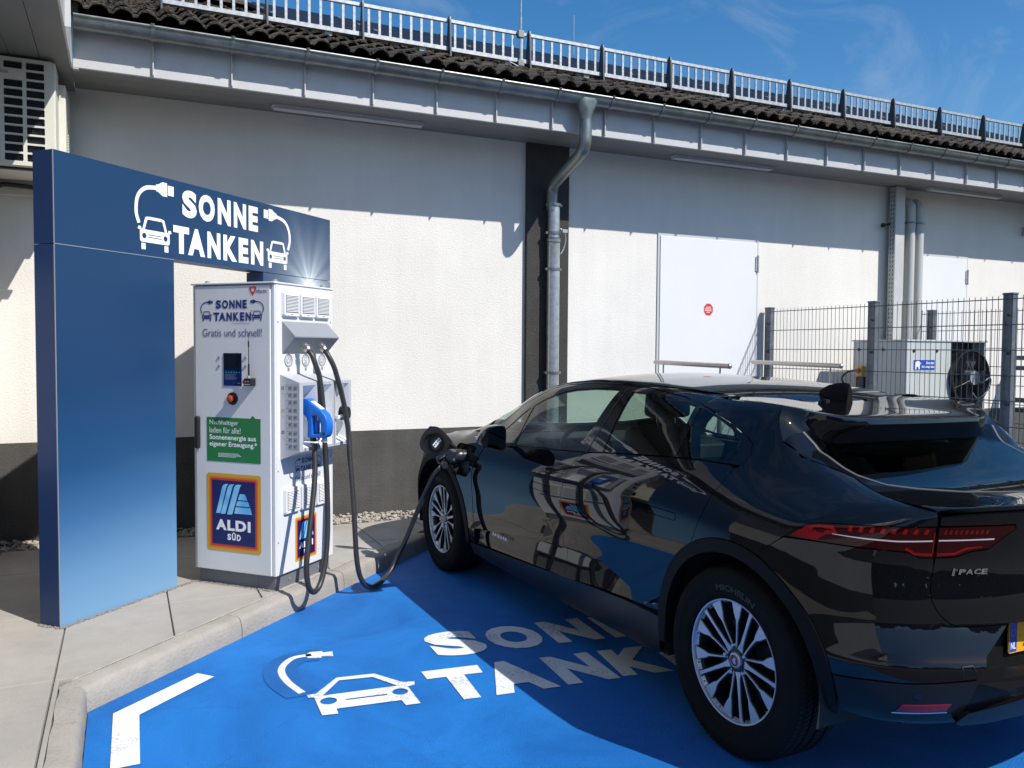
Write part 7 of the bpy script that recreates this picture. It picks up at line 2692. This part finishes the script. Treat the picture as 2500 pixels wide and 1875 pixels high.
mb.box(0.44, 2.40, -0.865, -0.80, 0.46, 0.97)
mb.box(-0.50, 0.44, -0.70, 0.70, 0.86, 1.00)
mb.build('cabin_lining', M['seat'], car)
mb = MB()
mb.prism([(2.46, 0.46), (2.10, 0.60), (1.98, 0.86), (1.99, 0.95), (2.10, 0.985), (2.56, 1.005), (2.58, 0.46)], lambda a, b: (a, -0.80, b), lambda a, b: (a, 0.80, b))
mb.prism([(2.02, 0.96), (2.06, 1.015), (2.20, 1.02), (2.25, 0.97)], lambda a, b: (a, 0.18, b), lambda a, b: (a, 0.58, b))
mb.build('dashboard', M['seat'], car, bevel=0.012)
mb = MB()
tor = []
cx_, cy2, cz2 = 1.86, 0.40, 0.93
for k in range(33):
    a = 2 * PI * k / 32
    tor.append((cx_ + 0.185 * math.sin(a) * 0.42, cy2 + 0.185 * math.cos(a), cz2 + 0.185 * math.sin(a) * 0.91))
mb.tube(tor, 0.016, 10)
mb.tube([(cx_, cy2, cz2), (cx_ + 0.12, cy2, cz2 - 0.04)], [0.07, 0.05], 14)
mb.box(cx_ - 0.01, cx_ + 0.01, cy2 - 0.17, cy2 + 0.17, cz2 - 0.02, cz2 + 0.02)
mb.build('steering_wheel', M['seat'], car, smooth=True)
def seat(x, y, w, nm, zs=0.50, rec=0.32, hgt=0.62):
    mb = MB()
    mb.prism([(x + 0.26, zs), (x + 0.24, zs + 0.14), (x - 0.20, zs + 0.10), (x - 0.24, zs)], lambda a, b: (a, y - w, b), lambda a, b: (a, y + w, b))
    mb.prism([(x - 0.16, zs + 0.10), (x - 0.16 - rec * 0.45, zs + 0.10 + hgt * 0.6), (x - 0.17 - rec * 0.62, zs + 0.10 + hgt * 0.93), (x - 0.23 - rec * 0.66, zs + 0.10 + hgt * 0.95), (x - 0.30 - rec * 0.45, zs + 0.10 + hgt * 0.6), (x - 0.28, zs + 0.06)],
             lambda a, b: (a, y - w * 0.94, b), lambda a, b: (a, y + w * 0.94, b))
    o = mb.build(nm, M['seat'], car, bevel=0.035, smooth=True)
    mb = MB()
    hx, hz = x - 0.22 - rec * 0.66, zs + 0.10 + hgt * 0.95
    mb.prism([(hx - 0.045, hz + 0.03), (hx + 0.05, hz + 0.035), (hx + 0.035, hz + 0.175), (hx - 0.035, hz + 0.185)], lambda a, b: (a, y - 0.13, b), lambda a, b: (a, y + 0.13, b))
    mb.build('headrest', M['seat'], o, bevel=0.028, smooth=True)
    mb = MB()
    for dy in (-0.06, 0.06):
        mb.tube([(hx, y + dy, hz - 0.05), (hx + 0.004, y + dy, hz + 0.06)], 0.007, 8)
    mb.build('headrest_stay', M['chrome'], o)
for y in (0.40, -0.40):
    seat(1.52, y, 0.25, 'front_seat')
for y in (0.42, -0.42):
    seat(0.66, y, 0.30, 'rear_seat', 0.52, 0.30, 0.56)

# ---- black charging plug in the port of the car
cpg = thing('charging_plug', 'black charging plug with ring handle pushed into the open port of the black car', 'charging plug', car.location)
cpg.rotation_euler = car.rotation_euler
mb = MB()
mb.tube([(2.545, 0.905, 0.868), (2.540, 0.955, 0.868)], 0.040, 18)
mb.build('plug_nose', M['plugblack'], cpg)
gp = lambda k: [(2.50, k, 0.900), (2.56, k, 0.912), (2.585, k, 0.905), (2.70, k, 0.862), (2.735, k, 0.840), (2.735, k, 0.815), (2.705, k, 0.797), (2.62, k, 0.795), (2.56, k, 0.805), (2.51, k, 0.835)]
gh = [(2.595, 0.875), (2.680, 0.845), (2.702, 0.828), (2.690, 0.815), (2.64, 0.812), (2.600, 0.838)]
outer_ = [(a, c) for a, b, c in gp(0)]
V, T, loops = cdt(dens(outer_, 0.03), [dens(gh, 0.03)])
mb = MB()
n = len(V)
yw = lambda a, s: 1.005 + 0.35 * (a - 2.55) * 0.3 + s
mb.add([(a, yw(a, -0.026), b) for a, b in V] + [(a, yw(a, 0.026), b) for a, b in V], [tuple(t) for t in T] + [tuple(n + i for i in t[::-1]) for t in T])
for lp in loops:
    k = len(lp)
    mb.add([(V[i][0], yw(V[i][0], -0.026), V[i][1]) for i in lp] + [(V[i][0], yw(V[i][0], 0.026), V[i][1]) for i in lp], [(i, (i + 1) % k, k + (i + 1) % k, k + i) for i in range(k)])
me = mb.mesh('plug_grip', M['plugblack'])
b_ = bmesh.new()
b_.from_mesh(me)
bmesh.ops.remove_doubles(b_, verts=b_.verts, dist=1e-5)
bmesh.ops.recalc_face_normals(b_, faces=b_.faces)
es = [e for e in b_.edges if len(e.link_faces) == 2 and e.calc_face_angle(0) > 0.9 and abs(e.verts[0].co.y - e.verts[1].co.y) < 0.02]
bmesh.ops.bevel(b_, geom=es, offset=0.007, segments=2, affect='EDGES', profile=0.5, clamp_overlap=True)
b_.to_mesh(me)
b_.free()
link('plug_grip', me, cpg)
mb = MB()
mb.tube([(2.54, 0.955, 0.868), (2.535, 0.985, 0.868), (2.535, 1.01, 0.868)], [0.045, 0.046, 0.03], 18)
mb.tube([(2.60, 1.03, 0.825), (2.575, 1.05, 0.812), (2.545, 1.062, 0.806)], [0.026, 0.024, 0.020], 14)
mb.build('plug_body', M['plugblack'], cpg, smooth=True)
mb = MB()
mb.box(2.50, 2.545, 1.0165, 1.0185, 0.845, 0.858)
mb.build('plug_label', M['lightgrey'], cpg)
mb = MB()
for q in range(4):
    x = 2.612 + 0.022 * q
    z = 0.872 - 0.0085 * q
    mb.add([(x, 1.033 + 0.002 * q, z - 0.012), (x + 0.015, 1.034 + 0.002 * q, z - 0.018), (x + 0.018, 1.034 + 0.002 * q, z - 0.003), (x + 0.003, 1.033 + 0.002 * q, z + 0.003)], [(0, 1, 2, 3)])
mb.build('plug_marks', M['lightgrey'], cpg, fix=False)

# ================================================================== far surroundings behind the viewer (seen in reflections)
M['leaf'] = mat('foliage', (0.045, 0.075, 0.025), 0.8, var=0.5, vscale=3)
mb = MB()
for k in range(5200):
    x = rnd.uniform(-45, 60)
    y = -38 + rnd.uniform(-3, 3) - 0.002 * x * x
    hmax = 6.5 + 2.5 * math.sin(x * 0.35) + 1.5 * math.sin(x * 1.1)
    z = rnd.random() ** 0.8 * hmax
    s = rnd.uniform(0.35, 0.9)
    a, b = rnd.uniform(0, 6.28), rnd.uniform(-0.6, 0.6)
    u = Vector((math.cos(a), math.sin(a), 0)) * s
    v = Vector((-math.sin(a) * math.sin(b), math.cos(a) * math.sin(b), math.cos(b))) * s
    c = Vector((x, y, z))
    mb.add([c - u - v, c + u - v, c + u + v, c - u + v], [(0, 1, 2, 3)])
o = mb.build('tree_belt', M['leaf'], None, kind='stuff', fix=False)
tag(o, 'belt of green trees far off across the car park', 'trees')
